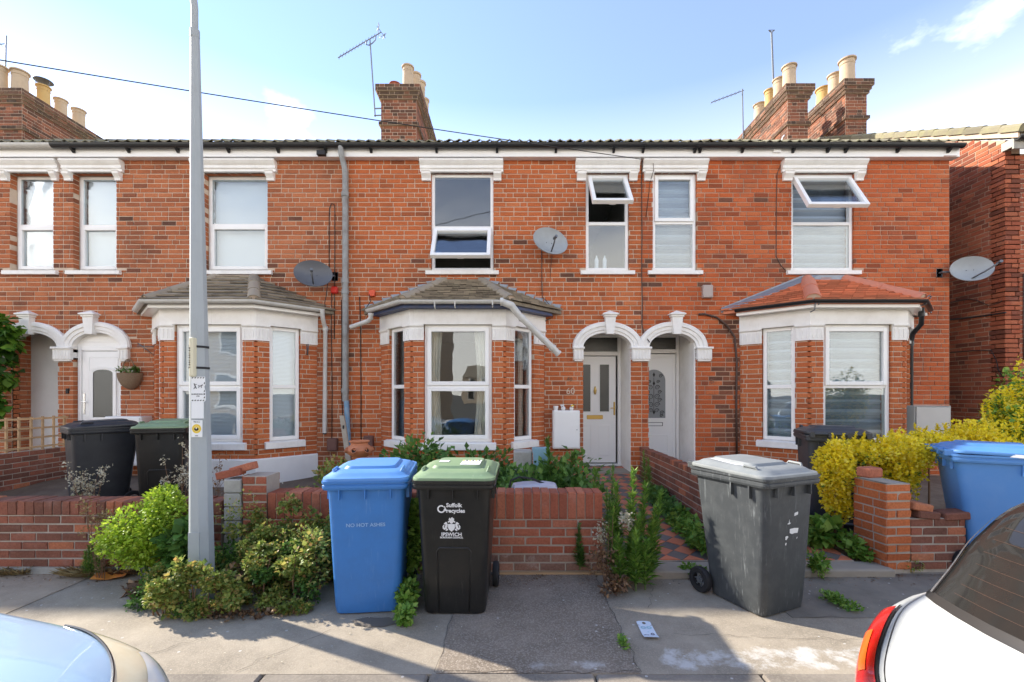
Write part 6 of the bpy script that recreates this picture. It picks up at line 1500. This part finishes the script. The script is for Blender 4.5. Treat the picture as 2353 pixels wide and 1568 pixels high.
def plant(name, label, cat, base, V, mat, st=(), smat='stem_brown', sr=.006, group=None):
    t = thing(name, label, cat, base, group); foliage('foliage', V, M[mat], t, kind='stuff'); stems(t, st, smat, sr); return t
def spire(base, h, n, leaf, lean=(0, 0), w0=1.0, taper=.55, wr=.085, arch=.0, start=.08):
    """upright stem clothed in narrow leaves"""
    b = np.array(base, dtype=float); t = nr.uniform(start, 1, n) ** .9
    P = b + np.stack([lean[0] * t * h + nr.normal(0, .004, n), lean[1] * t * h + nr.normal(0, .004, n), t * h], 1)
    a = nr.uniform(0, 2 * math.pi, n); el = nr.uniform(.15, .9, n) + t * .5
    D = np.stack([np.cos(a) * np.cos(el), np.sin(a) * np.cos(el), np.sin(el)], 1)
    s = leaf * (1 - taper * t) * nr.uniform(.7, 1.2, n) * w0
    return leaf_arrays(P, D, np.tile(np.array([0, 0, 1.0]), (n, 1)) + nr.normal(0, .2, (n, 3)), s, s * wr)
def spires(name, label, cat, items, mat, leaf=.09, group=None, wr=.085, stem='stem', n_per=170):
    b0 = items[0][0]; t = thing(name, label, cat, b0, group); V = []
    for (b, h, lean) in items:
        V.append(spire(b, h, int(n_per * max(.35, h)), leaf, lean, wr=wr))
        MB().tube([Vector(b), Vector(b) + Vector((lean[0] * h * .5, lean[1] * h * .5, h * .5)), Vector(b) + Vector((lean[0] * h, lean[1] * h, h))], [.006, .005, .002], 5).build('stem', M[stem], t)
    foliage('foliage', V, M[mat], t, kind='stuff'); return t
def grass(c, rx, ry, n, h, mat_arch=.5, lean=1.0):
    c = np.array(c, dtype=float); a = nr.uniform(0, 2 * math.pi, n); r = np.sqrt(nr.uniform(0, 1, n))
    P = c + np.stack([np.cos(a) * r * rx, np.sin(a) * r * ry, np.zeros(n)], 1); b = nr.uniform(0, 2 * math.pi, n)
    D = np.stack([np.cos(b) * lean, np.sin(b) * lean, np.full(n, 1.0)], 1); s = h * nr.uniform(.5, 1.25, n)
    return leaf_arrays(P, D, nr.normal(size=(n, 3)), s, s * .06)

# --- in front of the walls
c = pt(335, 1215, 3.72)
plant('euphorbia_bush', 'bright lime-green rounded bush against the sooty brown wall', 'bush', (c.x, c.y, 0),
      [blob((c.x + .02, c.y, .42), (.33, .26, .34), 5200, .030, .36, lumps=34), blob((c.x + .12, c.y, .66), (.20, .18, .17), 1500, .028, .36, lumps=14), blob((c.x - .16, c.y - .03, .36), (.20, .2, .2), 1500, .028, .36, lumps=14)], 'lime',
      [((c.x + .03, c.y, 0), (c.x + dx, c.y + dy, z)) for dx, dy, z in ((-.12, 0, .4), (.1, .05, .5), (.2, 0, .6), (0, -.08, .45))], 'stem', .01)
c = pt(420, 1235, 3.66)
plant('dark_leaved_plant', 'dark green glossy plant squeezed between the lime-green bush and the lamp post', 'plant', (c.x, c.y, 0), [blob((c.x, c.y, .34), (.16, .14, .26), 420, .085, .42, lumps=7)], 'green', [((c.x, c.y, 0), (c.x, c.y, .4))], 'stem', .008)
rc = random.Random(21); V, V2, V3, st_ = [], [], [], []
for i in range(64):              # many small uneven clumps, higher where they climb the wall
    x = -2.78 + 1.36 * i / 63 + rc.uniform(-.06, .06); y = rc.choice((3.36, 3.5, 3.66, 3.8)) if not -2.5 < x < -2.1 else rc.choice((3.18, 3.6, 3.78)); hmax = .12 + .62 * (y - 3.1) / .75
    hmax = min(hmax, .16) if x < -2.3 else hmax; z = rc.uniform(.03, max(.12, hmax)); r_ = rc.uniform(.07, .17)
    (V if i % 4 else V2).append(blob((x, y, z), (r_ * 1.15, r_ * .8, r_ * rc.uniform(.6, 1.4)), 260, rc.uniform(.02, .036), .42, lumps=5, zmin=.008)); st_.append(((x, y, 0), (x + rc.uniform(-.05, .05), y, z + .1)))
for x, w_, h_ in ((-2.14, .10, .62), (-1.92, .12, .55), (-1.70, .10, .66), (-1.50, .07, .72), (-1.58, .10, .50)):
    V.append(blob((x, 3.86, h_ * .62), (w_, .07, h_ * .38), 420, .034, .42, lumps=9))
for x, y in ((-2.0, 3.26), (-1.75, 3.30), (-1.56, 3.22), (-2.2, 3.2)): V.append(blob((x, y, .05), (.14, .10, .07), 420, .028, .42, lumps=6, zmin=.006))
for i in range(16):
    x = -2.52 + .60 * i / 15; z = rc.uniform(.05, .34); V.append(blob((x, 3.20 - .05 * (i % 2), z), (.09, .05, .09), 200, rc.uniform(.022, .036), .42, lumps=5, zmin=.008)); st_ += [((x, 3.2, 0), (x, 3.19, z))] * 2
t = plant('creeper_mass', 'tangled yellow-green creeper heaped along the red wall beside the blue bin', 'creeper', (-2.0, 3.55, 0), V, 'mixed', st_[::2], 'stem_brown', .006)
foliage('dark_foliage', V2 + [blob((-2.0, 3.7, .22), (.6, .12, .2), 1500, .036, .4, lumps=24, zmin=.01)], M['green'], t, kind='stuff')
foliage('withered_leaves', [blob((-2.05, 3.3, .20), (.06, .05, .10), 40, .04, .4, lumps=3, up=0), blob((-1.95, 3.5, .2), (.35, .15, .12), 160, .035, .4), blob((-1.9, 3.2, .02), (.4, .08, .02), 260, .03, .4, zmin=.004)], M['dead'], t, kind='stuff')
c = pt(952, 1310, 3.65)
plant('wall_weed', 'dark leafy weed growing between the blue bin and the black bin', 'weed', (c.x, c.y, 0), [blob((c.x, c.y, .34), (.09, .12, .34), 700, .055, .36, lumps=9, zmin=.01), blob((c.x + .01, 3.32, .10), (.09, .14, .12), 420, .045, .34, zmin=.01), blob((c.x + .05, 3.08, .07), (.06, .10, .07), 260, .045, .3, zmin=.01)], 'fresh', [((c.x, c.y, 0), (c.x, c.y, .5))], 'stem', .006)
# tall weeds at the gateway
it = [((.86 + dx, 3.78 + dy, .0), h, (lx, 0)) for dx, dy, h, lx in ((.0, .05, .62, -.02), (.10, -.02, .92, .05), (.06, .08, .80, -.05), (.18, .02, .80, .10), (.14, -.08, .55, .05), (.24, -.05, .62, .12), (.30, .06, .72, .14), (.02, -.12, .40, -.08), (.20, -.16, .38, .02), (.12, -.18, .46, .0))]
spires('horseweed', 'tall clump of feathery green weeds at the gateway left of the tiled path', 'weed', it, 'fresh', .12, n_per=420, wr=.11)
c = pt(1330, 1300, 3.92); spires('horseweed', 'single weed sprouting from the face of the soldier-course wall', 'weed', [((c.x, 3.925, .10), .34, (0, -.08)), ((c.x + .01, 3.92, .05), .18, (.05, -.2))], 'green', .075, n_per=500, wr=.12)
V = [blob((.74, 3.72, .22), (.14, .12, .22), 260, .035, .3, lumps=8), blob((.80, 3.55, .06), (.16, .12, .06), 260, .04, .3, zmin=.006)]
t = plant('withered_weed', 'withered straw-coloured weed at the end of the soldier-course wall', 'weed', (.76, 3.7, 0), V, 'dead', [((.76, 3.72, 0), (.70 + .03 * i, 3.70, .45 + .03 * i)) for i in range(5)], 'stem_brown', .004)
foliage('seed_heads', [blob((.92, 3.70, .52), (.07, .06, .10), 200, .016, .7), blob((.72, 3.72, .42), (.08, .06, .12), 120, .016, .7)], M['blossom'], t, kind='stuff')
# weeds along the dividing wall and the steps
for (X, Y, n, h, lab, mt) in ((1.88, 6.3, 2, .55, 'upright weed beside the porch pier at the far end of the tiled path', 'fresh'), (1.84, 5.5, 0, .2, 'leafy weeds along the foot of the long path wall', 'green'), (1.80, 4.6, 0, .2, 'broad-leaved weeds spreading over the tiled path by the grey bin', 'fresh')):
    if n: spires('path_weed', lab, 'weed', [((X - .03, Y, gz(Y)), h, (-.05, 0)), ((X + .03, Y + .1, gz(Y)), h * .8, (.02, 0)), ((X, Y - .15, gz(Y)), h * .6, (-.1, 0))], mt, .10, n_per=300)
    else: plant('path_weed', lab, 'weed', (X, Y, gz(Y)), [blob((X - .03 + .03 * q, Y + dy, gz(Y) + .09), (.13, .30, .12), 420, .06 if Y > 5 else .05, .40, zmin=gz(Y)) for q, dy in enumerate((-.3, .1, .4))], mt)
spires('path_weed', 'pale feathery weeds on the path wall beside the grey bin', 'weed', [((1.96, 4.25, .08), .42, (-.05, 0)), ((1.90, 4.12, .08), .30, (-.1, 0)), ((2.0, 4.4, .08), .5, (.0, 0))], 'mixed', .07, n_per=420, wr=.14)
def low(lab, x, y, rx, ry, n, size, mt, h=.06, nm='ground_weed'):
    X, Y = bin_at(x, y); return plant(nm, lab, 'weed', (X, Y, 0), [blob((X, Y, h * .6), (rx, ry, h), n, size, .3, zmin=.006)], mt)
low('low green weed along the worn threshold slab by the grey bin wheel', 1590, 1325, .16, .07, 420, .035, 'fresh')
low('grey-green tuft at the foot of the orange gate pier', 2065, 1312, .17, .08, 600, .03, 'mixed', .08)
low('small weed against the pale threshold slab right of the grey bin', 1878, 1325, .08, .07, 300, .05, 'fresh', .13)
low('thin strip of grass in a pavement crack right of the grey bin', 1925, 1385, .10, .17, 520, .028, 'fresh', .03)
low('tiny tuft in the crack at the edge of the dark pavement patch', 1432, 1482, .025, .075, 200, .022, 'fresh', .025)
# --- garden of 60
V = []
for (x0, x1, y0, y1, z, n, sz_) in ((-2.05, -1.45, 4.3, 5.0, .30, 1100, .07), (-1.55, -.6, 5.2, 6.2, .42, 1500, .08), (-.5, .45, 4.75, 5.6, .33, 1900, .08), (.2, .95, 4.5, 6.2, .40, 1500, .08), (-.9, .2, 5.6, 6.4, .38, 1000, .08)):
    V.append(blob(((x0 + x1) / 2, (y0 + y1) / 2, gz((y0 + y1) / 2) + z * .85), ((x1 - x0) * .62, (y1 - y0) * .6, z * 1.05), n, sz_, .36, lumps=22, zmin=.1))
plant('weed_bed', 'dense bed of nettle-like weeds filling the front garden under the curtained bay', 'weeds', (-.4, 5.2, .15), V, 'green')
c = (.62, 5.0, gz(5.0)); spires('tall_weed', 'tall sow-thistle with grey-green leaves below the white wall cabinet', 'weed', [((.45, 5.1, gz(5.1)), .92, (-.06, 0)), ((.52, 5.0, gz(5.0)), .70, (.08, 0)), ((.36, 5.0, gz(5.0)), .60, (-.10, 0)), ((.60, 5.15, gz(5.1)), .74, (.14, 0))], 'green', .17, n_per=150, wr=.16)
spires('young_weed', 'row of fresh upright weeds between the plastic case and the tiled path', 'weed', [((.80 + .05 * i, 4.5 + .16 * (i % 3), gz(4.6)), .42 + .09 * ((i * 7) % 4), (.03 * ((i % 3) - 1), 0)) for i in range(6)], 'fresh', .085, n_per=380)
V = [blob((-2.3, 5.9, .45), (.30, .3, .25), 500, .06, .35), blob((-2.0, 4.6, .4), (.25, .2, .25), 500, .06, .35)]
plant('border_weed', 'straggling weeds in front of the white plinth behind the crumbling pier', 'weed', (-2.1, 5.2, .15), V, 'mixed')
# --- garden on the left: dry stalks, seed heads
def dry(label, x, y, Y, h, n, mats=('dry', 'blossom'), w_=.22, base=None):
    p = pt(x, y, Y); b = Vector((p.x, Y, base if base is not None else gz(Y))); t = thing('dried_weed', label, 'weed', b)
    ends = []
    for i in range(n):
        e = b + Vector((rng.uniform(-w_, w_), rng.uniform(-.1, .1), h * rng.uniform(.6, 1.05))); ends.append(e)
        MB().tube([b + Vector((rng.uniform(-.04, .04), 0, 0)), (b + e) / 2 + Vector((rng.uniform(-.03, .03), 0, .03)), e], [.004, .003, .0015], 4).build('stem', M['stem_brown'] if i % 3 else M['dry'] if False else M['stem_brown'], t)
        for k in range(3):
            q = b + (e - b) * rng.uniform(.45, .9); f = q + Vector((rng.uniform(-.1, .1), rng.uniform(-.05, .05), rng.uniform(.04, .12)))
            MB().tube([q, f], [.0025, .001], 4).build('twig', M['stem_brown'], t); ends.append(f)
    V = []
    for e in ends:
        k = 14; P = np.array(e) + nr.normal(0, .022, (k, 3)); V.append(leaf_arrays(P, nr.normal(size=(k, 3)), nr.normal(size=(k, 3)), nr.uniform(.014, .034, k), nr.uniform(.005, .011, k)))
    foliage('seed_heads', V, M[mats[1]], t, kind='stuff')
    V = [spire((e.x, e.y, b.z), h * .6, 40, .05, ((e.x - b.x) / h * 0, 0), wr=.12) for e in ends[::5]]
    foliage('foliage', V, M[mats[0]], t, kind='stuff'); return t
dry('dry brown weed with pale seed heads in front of the sagging-lid black bin', 205, 1140, 4.6, .72, 9, ('mixed', 'blossom'))
dry('tall rust-coloured stalks rising against the sooty wall left of the lime-green bush', 232, 1270, 3.80, .80, 7, ('dry', 'dry'), .16, 0.0)
dry('bare seed-headed stalks just left of the lamp post', 415, 1130, 4.5, .95, 8, ('dead', 'blossom'), .14)
dry('bare twiggy stalks just right of the lamp post', 505, 1110, 4.5, .85, 5, ('dead', 'dead'), .16)
dry('sparse seed stalks standing against the white plinth', 612, 1110, 5.0, .50, 4, ('mixed', 'blossom'), .08)
V = [blob((x, 4.75, gz(4.75) + .10), (.28, .22, .14), 420, .035, .28, zmin=.1) for x in (-4.9, -4.45, -4.1)]
t = plant('flowering_weed', 'sprawling weed dotted with tiny white flowers behind the sooty wall', 'weed', (-4.5, 4.75, .12), V, 'mixed')
foliage('flowers', [blob((x, 4.72, gz(4.7) + .18), (.28, .2, .12), 180, .016, .7) for x in (-4.9, -4.45, -4.1)], M['blossom'], t, kind='stuff')
spires('young_weed', 'fresh green weed among the white-flowered sprawl behind the sooty wall', 'weed', [((-4.75, 4.7, gz(4.7)), .30, (0, 0)), ((-4.7, 4.75, gz(4.7)), .26, (.1, 0))], 'fresh', .07, n_per=700)
spires('wall_grass', 'bright green feathery shoots at the foot of the sooty wall', 'weed', [((-3.62 + .03 * i, 3.86, .0), .22 + .05 * (i % 3), (0, 0)) for i in range(5)], 'fresh', .05, n_per=700)
def tuft(label, x, y, n, h, mt, rx=.12, ry=.07, nm='grass_tuft'):
    X, Y = bin_at(x, y); t = thing(nm, label, 'grass', (X, Y, 0)); foliage('blades', [grass((X, Y, .004), rx, ry, n, h, lean=1.6)], M[mt], t, kind='stuff')
tuft('dry straw-coloured grass tuft beside the orange leaflet', 195, 1322, 520, .13, 'dry', .16, .06)
tuft('dry grass tuft at the left end of the sooty wall', 35, 1318, 380, .11, 'dry', .16, .06)
tuft('brown grass clump under the right side of the lime-green bush', 290, 1318, 380, .10, 'dead', .14, .06)
X, Y = bin_at(345, 1362); plant('dead_plant', 'heap of shrivelled brown leaves on the pavement left of the creeper', 'dead plant', (X, Y, 0), [blob((X, Y, .03), (.17, .09, .06), 420, .055, .45, zmin=.006, up=0), blob((X + .1, Y + .1, .08), (.12, .1, .08), 260, .05, .45, zmin=.006)], 'dead')
# --- golden hedge
G = [(3.10, 4.36, .83, .20, .17, .26, 2300), (3.16, 4.40, .52, .15, .14, .18, 900), (3.45, 4.52, .98, .34, .22, .14, 2200), (3.82, 4.50, .86, .30, .24, .30, 3000), (4.35, 4.75, 1.00, .45, .28, .18, 2600), (4.9, 4.85, 1.02, .45, .3, .22, 2400)]
t = plant('golden_euonymus', 'golden variegated hedge spilling round the orange gate pier', 'hedge', (3.6, 4.5, .1), [blob((x, y, z), (a, b, c_), int(n * 2.3), .031, .46, lumps=34, up=.6) for x, y, z, a, b, c_, n in G] + [spire((x + nr.uniform(-a, a), y + nr.uniform(-b, b) * .6, z + c_ * nr.uniform(.3, .75)), nr.uniform(.06, .13), 46, .032, (nr.uniform(-.3, .3), -.2), wr=.42) for x, y, z, a, b, c_, n in G for _ in range(9)], 'gold', [((x, y, .1), (x, y, z)) for x, y, z, *_ in G], 'stem_brown', .012)
foliage('inner_foliage', [blob((x, y, z - .04), (a * .85, b * .85, c_ * .8), n // 9, .04, .42, lumps=14) for x, y, z, a, b, c_, n in G], M['green'], t, kind='stuff')
H = [(5.25, 5.05, .98, .28, .3, .28, 1300), (5.55, 5.10, 1.22, .30, .3, .42, 1900), (5.95, 5.2, 1.45, .35, .35, .5, 1800)]
t = plant('golden_euonymus', 'taller yellow-green shrub rising in front of the dark side passage', 'hedge', (5.4, 5.1, .13), [blob((x, y, z), (a, b, c_), n, .045, .40, lumps=16) for x, y, z, a, b, c_, n in H] + [spire((5.2 + .12 * i, 5.0 + .05 * (i % 2), 1.15), .30 + .07 * i, 60, .05, (-.12 + .03 * i, 0), wr=.35) for i in range(6)], 'gold', [((x, y, .1), (x, y, z)) for x, y, z, *_ in H], 'stem_brown', .014)
foliage('inner_foliage', [blob((x, y, z - .05), (a, b, c_), int(n * .5), .05, .42, lumps=14) for x, y, z, a, b, c_, n in H], M['fresh'], t, kind='stuff')
plant('dock_leaves', 'broad green leaves under the golden hedge beside the red and black tiles', 'weed', (3.0, 4.4, .1), [blob((2.98, 4.38, .24), (.17, .16, .14), 210, .10, .42, zmin=.09), blob((3.15, 4.15, .14), (.09, .16, .11), 240, .06, .42, zmin=.06)], 'fresh')
plant('wall_fern', 'small weeds sprouting from the base of the red-tiled bay', 'weed', (3.9, 6.75, .3), [blob((3.75 + .22 * i, 6.85, .42 + .05 * (i % 2)), (.07, .06, .08), 70, .05, .35) for i in range(4)], 'green')
# --- ivy by the far left porch
V = [blob((-7.85, 6.95, 2.45), (.30, .2, .38), 330, .13, .55, lumps=12, droop=.9, up=0), blob((-7.92, 6.95, 1.95), (.26, .2, .45), 330, .13, .55, lumps=12, droop=.9, up=0), blob((-7.98, 6.95, 1.35), (.24, .2, .40), 300, .12, .55, lumps=9, droop=.9, up=0), blob((-7.62, 6.9, 2.55), (.14, .14, .10), 50, .11, .55, lumps=4, droop=.9, up=0)]
plant('vine', 'big-leaved green vine hanging at the far left porch above the trellis', 'vine', (-7.95, 6.95, .25), V, 'ivy', [((-7.95, 6.95, .25), (-7.95, 6.97, 1.3)), ((-7.95, 6.97, 1.3), (-7.85, 6.97, 2.5))], 'stem_brown', .025)
# flowers in the hanging basket
foliage('flowers', [blob((fx(305), Y0 - .1, fz(852)), (.16, .10, .06), 130, .05, .4)], M['green'], hb, kind='stuff')
foliage('flowers', [blob((fx(305), Y0 - .13, fz(852)), (.14, .08, .05), 40, .03, .8)], M['blossom'], hb, kind='stuff')

# leaf litter and grit swept against the wall feet
n = 900; P = np.stack([nr.uniform(-4.4, 4.0, n), 3.93 - np.abs(nr.normal(0, .10, n)), np.full(n, .007)], 1); D = np.stack([nr.normal(size=n), nr.normal(size=n), nr.uniform(0, .25, n)], 1)
lt = foliage('leaf_litter', [leaf_arrays(P, D, np.tile(np.array([0, 0, 1.0]), (n, 1)), nr.uniform(.008, .028, n), nr.uniform(.004, .010, n))], M['dead'], None, kind='stuff'); tag(lt, 'scattered dry leaf litter along the foot of the garden walls', 'leaf litter')
n = 260; P = np.stack([nr.uniform(-4.0, 3.6, n), nr.uniform(2.55, 3.9, n), np.full(n, .007)], 1)
lt = foliage('pavement_litter', [leaf_arrays(P, np.stack([nr.normal(size=n), nr.normal(size=n), nr.uniform(0, .2, n)], 1), np.tile(np.array([0, 0, 1.0]), (n, 1)), nr.uniform(.005, .016, n), nr.uniform(.002, .006, n))], M['blossom'], None, kind='stuff'); tag(lt, 'tiny pale scraps scattered over the open pavement', 'litter')

# ------------------------------------------------------------------ parked cars
def crom(a, t):
    n = len(a); i = np.clip(np.floor(t).astype(int), 0, n - 2); f = (t - i)[:, None]
    p0, p1, p2, p3 = a[np.maximum(i - 1, 0)], a[i], a[i + 1], a[np.minimum(i + 2, n - 1)]
    return .5 * ((2 * p1) + (-p0 + p2) * f + (2 * p0 - 5 * p1 + 4 * p2 - p3) * f ** 2 + (-p0 + 3 * p1 - 3 * p2 + p3) * f ** 3)
class Car:
    """body skin lofted through stations; each station (x, sill z, half-widths and heights up to the centre line)"""
    def __init__(s, st, T): s.st = [np.array(q, dtype=float) for q in st]; s.T = T; s.n = len(st); s.m = len(st[0])
    def pts(s, us, vs, off=0.0):
        A = np.stack(s.st)                                   # n x m x 3
        vs = np.asarray(vs, dtype=float); sg = np.where(vs < 0, -1, 1); av = np.abs(vs)     # v: 0 centre .. m-1 sill ; sign = side
        U = np.asarray(us, dtype=float)
        rows = crom(A.reshape(s.n, -1), U).reshape(len(U), s.m, 3)
        out = np.stack([crom(r, av) for r in rows])
        out[:, :, 1] *= sg[None, :]
        if off:
            du = np.gradient(out, axis=0); dv = np.gradient(out, axis=1); nn = np.cross(du, dv); nn /= np.maximum(1e-9, np.linalg.norm(nn, axis=2, keepdims=True))
            c = out - np.array([2.0, 0, .6]); nn *= np.sign((nn * c).sum(2, keepdims=True)); out = out + nn * off
        return out
    def skin(s, us, vs, name, mat, parent, off=0.0):
        p = s.pts(us, vs, off); m = MB(s.T); m.grid([[Vector(q) for q in r] for r in p]); return m.build(name, mat, parent, smooth=True)
def car(label, T, paint, st, lamps, loc):
    root = thing('parked_car', label, 'car', loc); c = Car(st, T); n, m = c.n - 1, c.m - 1
    us = np.linspace(0, n, n * 5 + 1); vs = np.linspace(-m, m, 2 * m * 4 + 1)
    bd = c.skin(us, vs, 'body', M[paint], root)
    p = c.pts([0, n], vs); f = MB(T)
    for q in p: f.add([Vector(x) for x in q], [tuple(range(len(q)))])
    f.build('end_panel', M[paint], bd)
    for nm, mt, u0, u1, v0, v1, off in lamps:
        if nm == 'headlamp':     # tapering lens: a point towards the bonnet, broad at the nose
            sg = 1 if v0 > 0 else -1; rows = []
            ctr = np.array([2.6, 0, .45])
            def row(u, va, vb, k, lift): q = c.pts([u, u + .01], np.linspace(va, vb, k))[0]; return [Vector(x + (x - ctr) / np.linalg.norm(x - ctr) * lift) for x in q]
            vi, vo = (v0, v1) if sg > 0 else (v1, v0)
            for i in range(24):
                t = i / 23; rows.append(row(u0 + (u1 - u0) * t, vi + (vo - vi) * .70 * (1 - t) ** .9, vo, 14, off))
            hl_ = MB(T).grid(rows).build(nm, M[mt], root, smooth=True)
            MB(T).tube([r_[0] for r_ in rows], .004, 5).build('lamp_seal', M['car_trim'], hl_)
            MB(T).grid([row(u0 + (u1 - u0) * (.45 + .4 * i / 8), vi + (vo - vi) * (.62 - .12 * i / 8), vi + (vo - vi) * .86, 8, off + .003) for i in range(9)]).build('reflector_bowl', M['lamp_clear'], hl_, smooth=True)
        else: c.skin(np.linspace(u0, u1, 14), np.linspace(v0, v1, 14), nm, M[mt], root, off)
    for x in (.72, 3.28):
        for sgn in (-1, 1):
            W_ = MB(T); C = Vector((x, sgn * .76, .30)); prof = [(.19, -.10), (.28, -.105), (.305, -.08), (.305, .08), (.28, .105), (.19, .10)]
            lp_ = [[C + Vector((r_ * math.cos(2 * math.pi * i / 28), y_, r_ * math.sin(2 * math.pi * i / 28))) for i in range(28)] for r_, y_ in prof]
            W_.loft(lp_ + [lp_[0]], False, False); w_ = W_.build('wheel', M['rubber'], root, smooth=40)
            H = MB(T); H.loft([[C + Vector((r_ * math.cos(2 * math.pi * i / 20), sgn * y_, r_ * math.sin(2 * math.pi * i / 20))) for i in range(20)] for r_, y_ in ((.19, .07), (.18, .085), (.05, .095))]); H.build('hubcap', M['chrome'], w_, smooth=40)
    return root, c
# station: points from roof centre line (v=0) down to the sill (v=6), y = half width
def stn(x, zc, hr, zr, hs, zs, hw, zm, zl, hl, dx=0.0):
    return [(x + dx * 0, 0, zc), (x + dx * .1, hr * .6, zc - .006), (x + dx * .35, hr, zr), (x + dx * .7, hs, zs), (x + dx, hw, zm), (x + dx, hw * .995, (zm + zl) / 2), (x + dx * .8, hl, zl)]
# white hatchback, rear at x=0, heading +x
wst = [stn(.02, .60, .45, .59, .60, .56, .70, .48, .36, .60, .06), stn(.01, .70, .50, .69, .64, .66, .755, .58, .32, .66, .08), stn(.02, .80, .52, .79, .66, .77, .79, .68, .28, .70, .12), stn(.05, .90, .54, .895, .66, .88, .815, .75, .25, .73, .16),
       stn(.11, .975, .545, .97, .62, .955, .83, .79, .22, .75, .18), stn(.18, 1.09, .53, 1.07, .61, .98, .835, .80, .2, .76, .16), stn(.28, 1.23, .51, 1.20, .63, .98, .84, .80, .2, .77, .10), stn(.48, 1.345, .51, 1.31, .67, .97, .85, .78, .2, .78, .04),
       stn(1.0, 1.40, .54, 1.365, .74, .95, .855, .70, .2, .79), stn(1.8, 1.43, .56, 1.39, .77, .92, .855, .63, .2, .79), stn(2.4, 1.42, .55, 1.38, .78, .91, .85, .62, .2, .79), stn(2.9, 1.12, .60, 1.09, .78, .91, .845, .61, .2, .78), stn(3.2, .98, .64, .96, .77, .88, .84, .6, .2, .77), stn(3.7, .86, .6, .83, .73, .76, .80, .55, .22, .72), stn(3.95, .66, .5, .64, .6, .6, .66, .5, .3, .6)]
Tw = Matrix.Translation((1.27, 1.0, -.11)) @ Matrix.Rotation(R(1.5), 4, 'Z')
rw, cw = car('white hatchback parked with its red tail lamp and dark rear window showing', Tw, 'car_white', wst,
    [('rear_window', 'car_glass', 4.15, 6.9, -2.02, 2.02, .004), ('side_window', 'car_glass', 6.6, 10.2, 2.15, 2.9, .006), ('side_window', 'car_glass', 6.6, 10.2, -2.9, -2.15, .006), ('windscreen', 'car_glass', 10.25, 11.3, -2.2, 2.2, .004),
     ('rear_pillar_trim', 'car_trim', 4.1, 8.8, 2.02, 2.93, .003), ('rear_pillar_trim', 'car_trim', 4.1, 8.8, -2.93, -2.02, .003), ('window_moulding', 'car_trim', 3.90, 4.17, -2.6, 2.6, .006), ('window_trim', 'trim_grey', 4.15, 6.4, 2.0, 2.07, .010), ('window_trim', 'trim_grey', 4.15, 6.4, -2.07, -2.0, .010),
     ('tail_lamp', 'lamp_red', .3, 3.05, 3.05, 4.6, .008), ('tail_lamp', 'lamp_red', .3, 3.05, -4.6, -3.05, .008), ('indicator_lens', 'lamp_orange', 1.0, 2.2, 3.42, 3.8, .011), ('tailgate_seam', 'car_trim', .3, 3.9, 2.66, 2.70, .002), ('tailgate_seam', 'car_trim', .3, 3.9, -2.70, -2.66, .002), ('lamp_edge', 'car_trim', .3, 3.12, 2.93, 3.06, .005)], (1.3 + 2, 1.0, -.11))
p = cw.pts(np.linspace(4.35, 4.6, 4), np.linspace(-.9, .5, 6), .02); m = MB(Tw); m.tube([Vector(q) for q in p[1]], .011, 6); m.build('rear_wiper', M['car_trim'], rw, smooth=True)
# pale blue car, front at x = 4.0, nosing in from the left
bst = [stn(.02, .70, .5, .68, .6, .62, .66, .5, .34, .58), stn(.12, .95, .58, .93, .72, .86, .8, .6, .25, .7), stn(.35, 1.25, .55, 1.22, .74, .95, .84, .64, .2, .76), stn(.8, 1.46, .55, 1.42, .76, .96, .85, .64, .2, .78), stn(1.6, 1.50, .57, 1.46, .78, .95, .855, .63, .2, .79), stn(2.2, 1.42, .55, 1.38, .78, .93, .855, .62, .2, .79),
       stn(2.7, 1.10, .62, 1.08, .785, .955, .855, .62, .2, .79), stn(3.0, 1.0, .66, .985, .785, .93, .852, .62, .2, .78), stn(3.35, .945, .64, .93, .765, .885, .84, .63, .2, .77), stn(3.65, .90, .60, .885, .735, .84, .815, .60, .21, .74), stn(3.85, .85, .55, .83, .69, .79, .775, .57, .23, .69), stn(3.96, .78, .47, .76, .60, .72, .69, .52, .27, .60), stn(4.0, .66, .42, .65, .53, .61, .60, .49, .33, .52)]
Tb = Matrix.Translation((-1.03 - 4.0, .80, -.11))
rb, cb = car('pale blue car parked with its bonnet and yellowed headlamp showing', Tb, 'car_blue', bst,
    [('headlamp', 'lamp_yellowed', 8.5, 11.4, .9, 3.75, .006), ('headlamp', 'lamp_yellowed', 8.5, 11.4, -3.75, -.9, .006), ('windscreen', 'car_glass', 5.15, 6.3, -2.2, 2.2, .004), ('side_window', 'car_glass', 2.2, 5.4, 2.15, 2.92, .004), ('side_window', 'car_glass', 2.2, 5.4, -2.92, -2.15, .004), ('rear_window', 'car_glass', 1.2, 2.6, -2.1, 2.1, .004), ('grille', 'car_trim', 10.9, 11.6, -1.6, 1.6, .004)], (-3.15, .80, -.11))

hl = plain('heater_line', (.09, .04, .02), .7)
for k in range(7):
    u = 4.45 + k * .27; q = cw.pts([u, u + .01], np.linspace(-1.6, 1.6, 17), .006)[0]; MB(Tw).tube([Vector(x) for x in q], .0005, 4).build('heater_line', hl, rw)
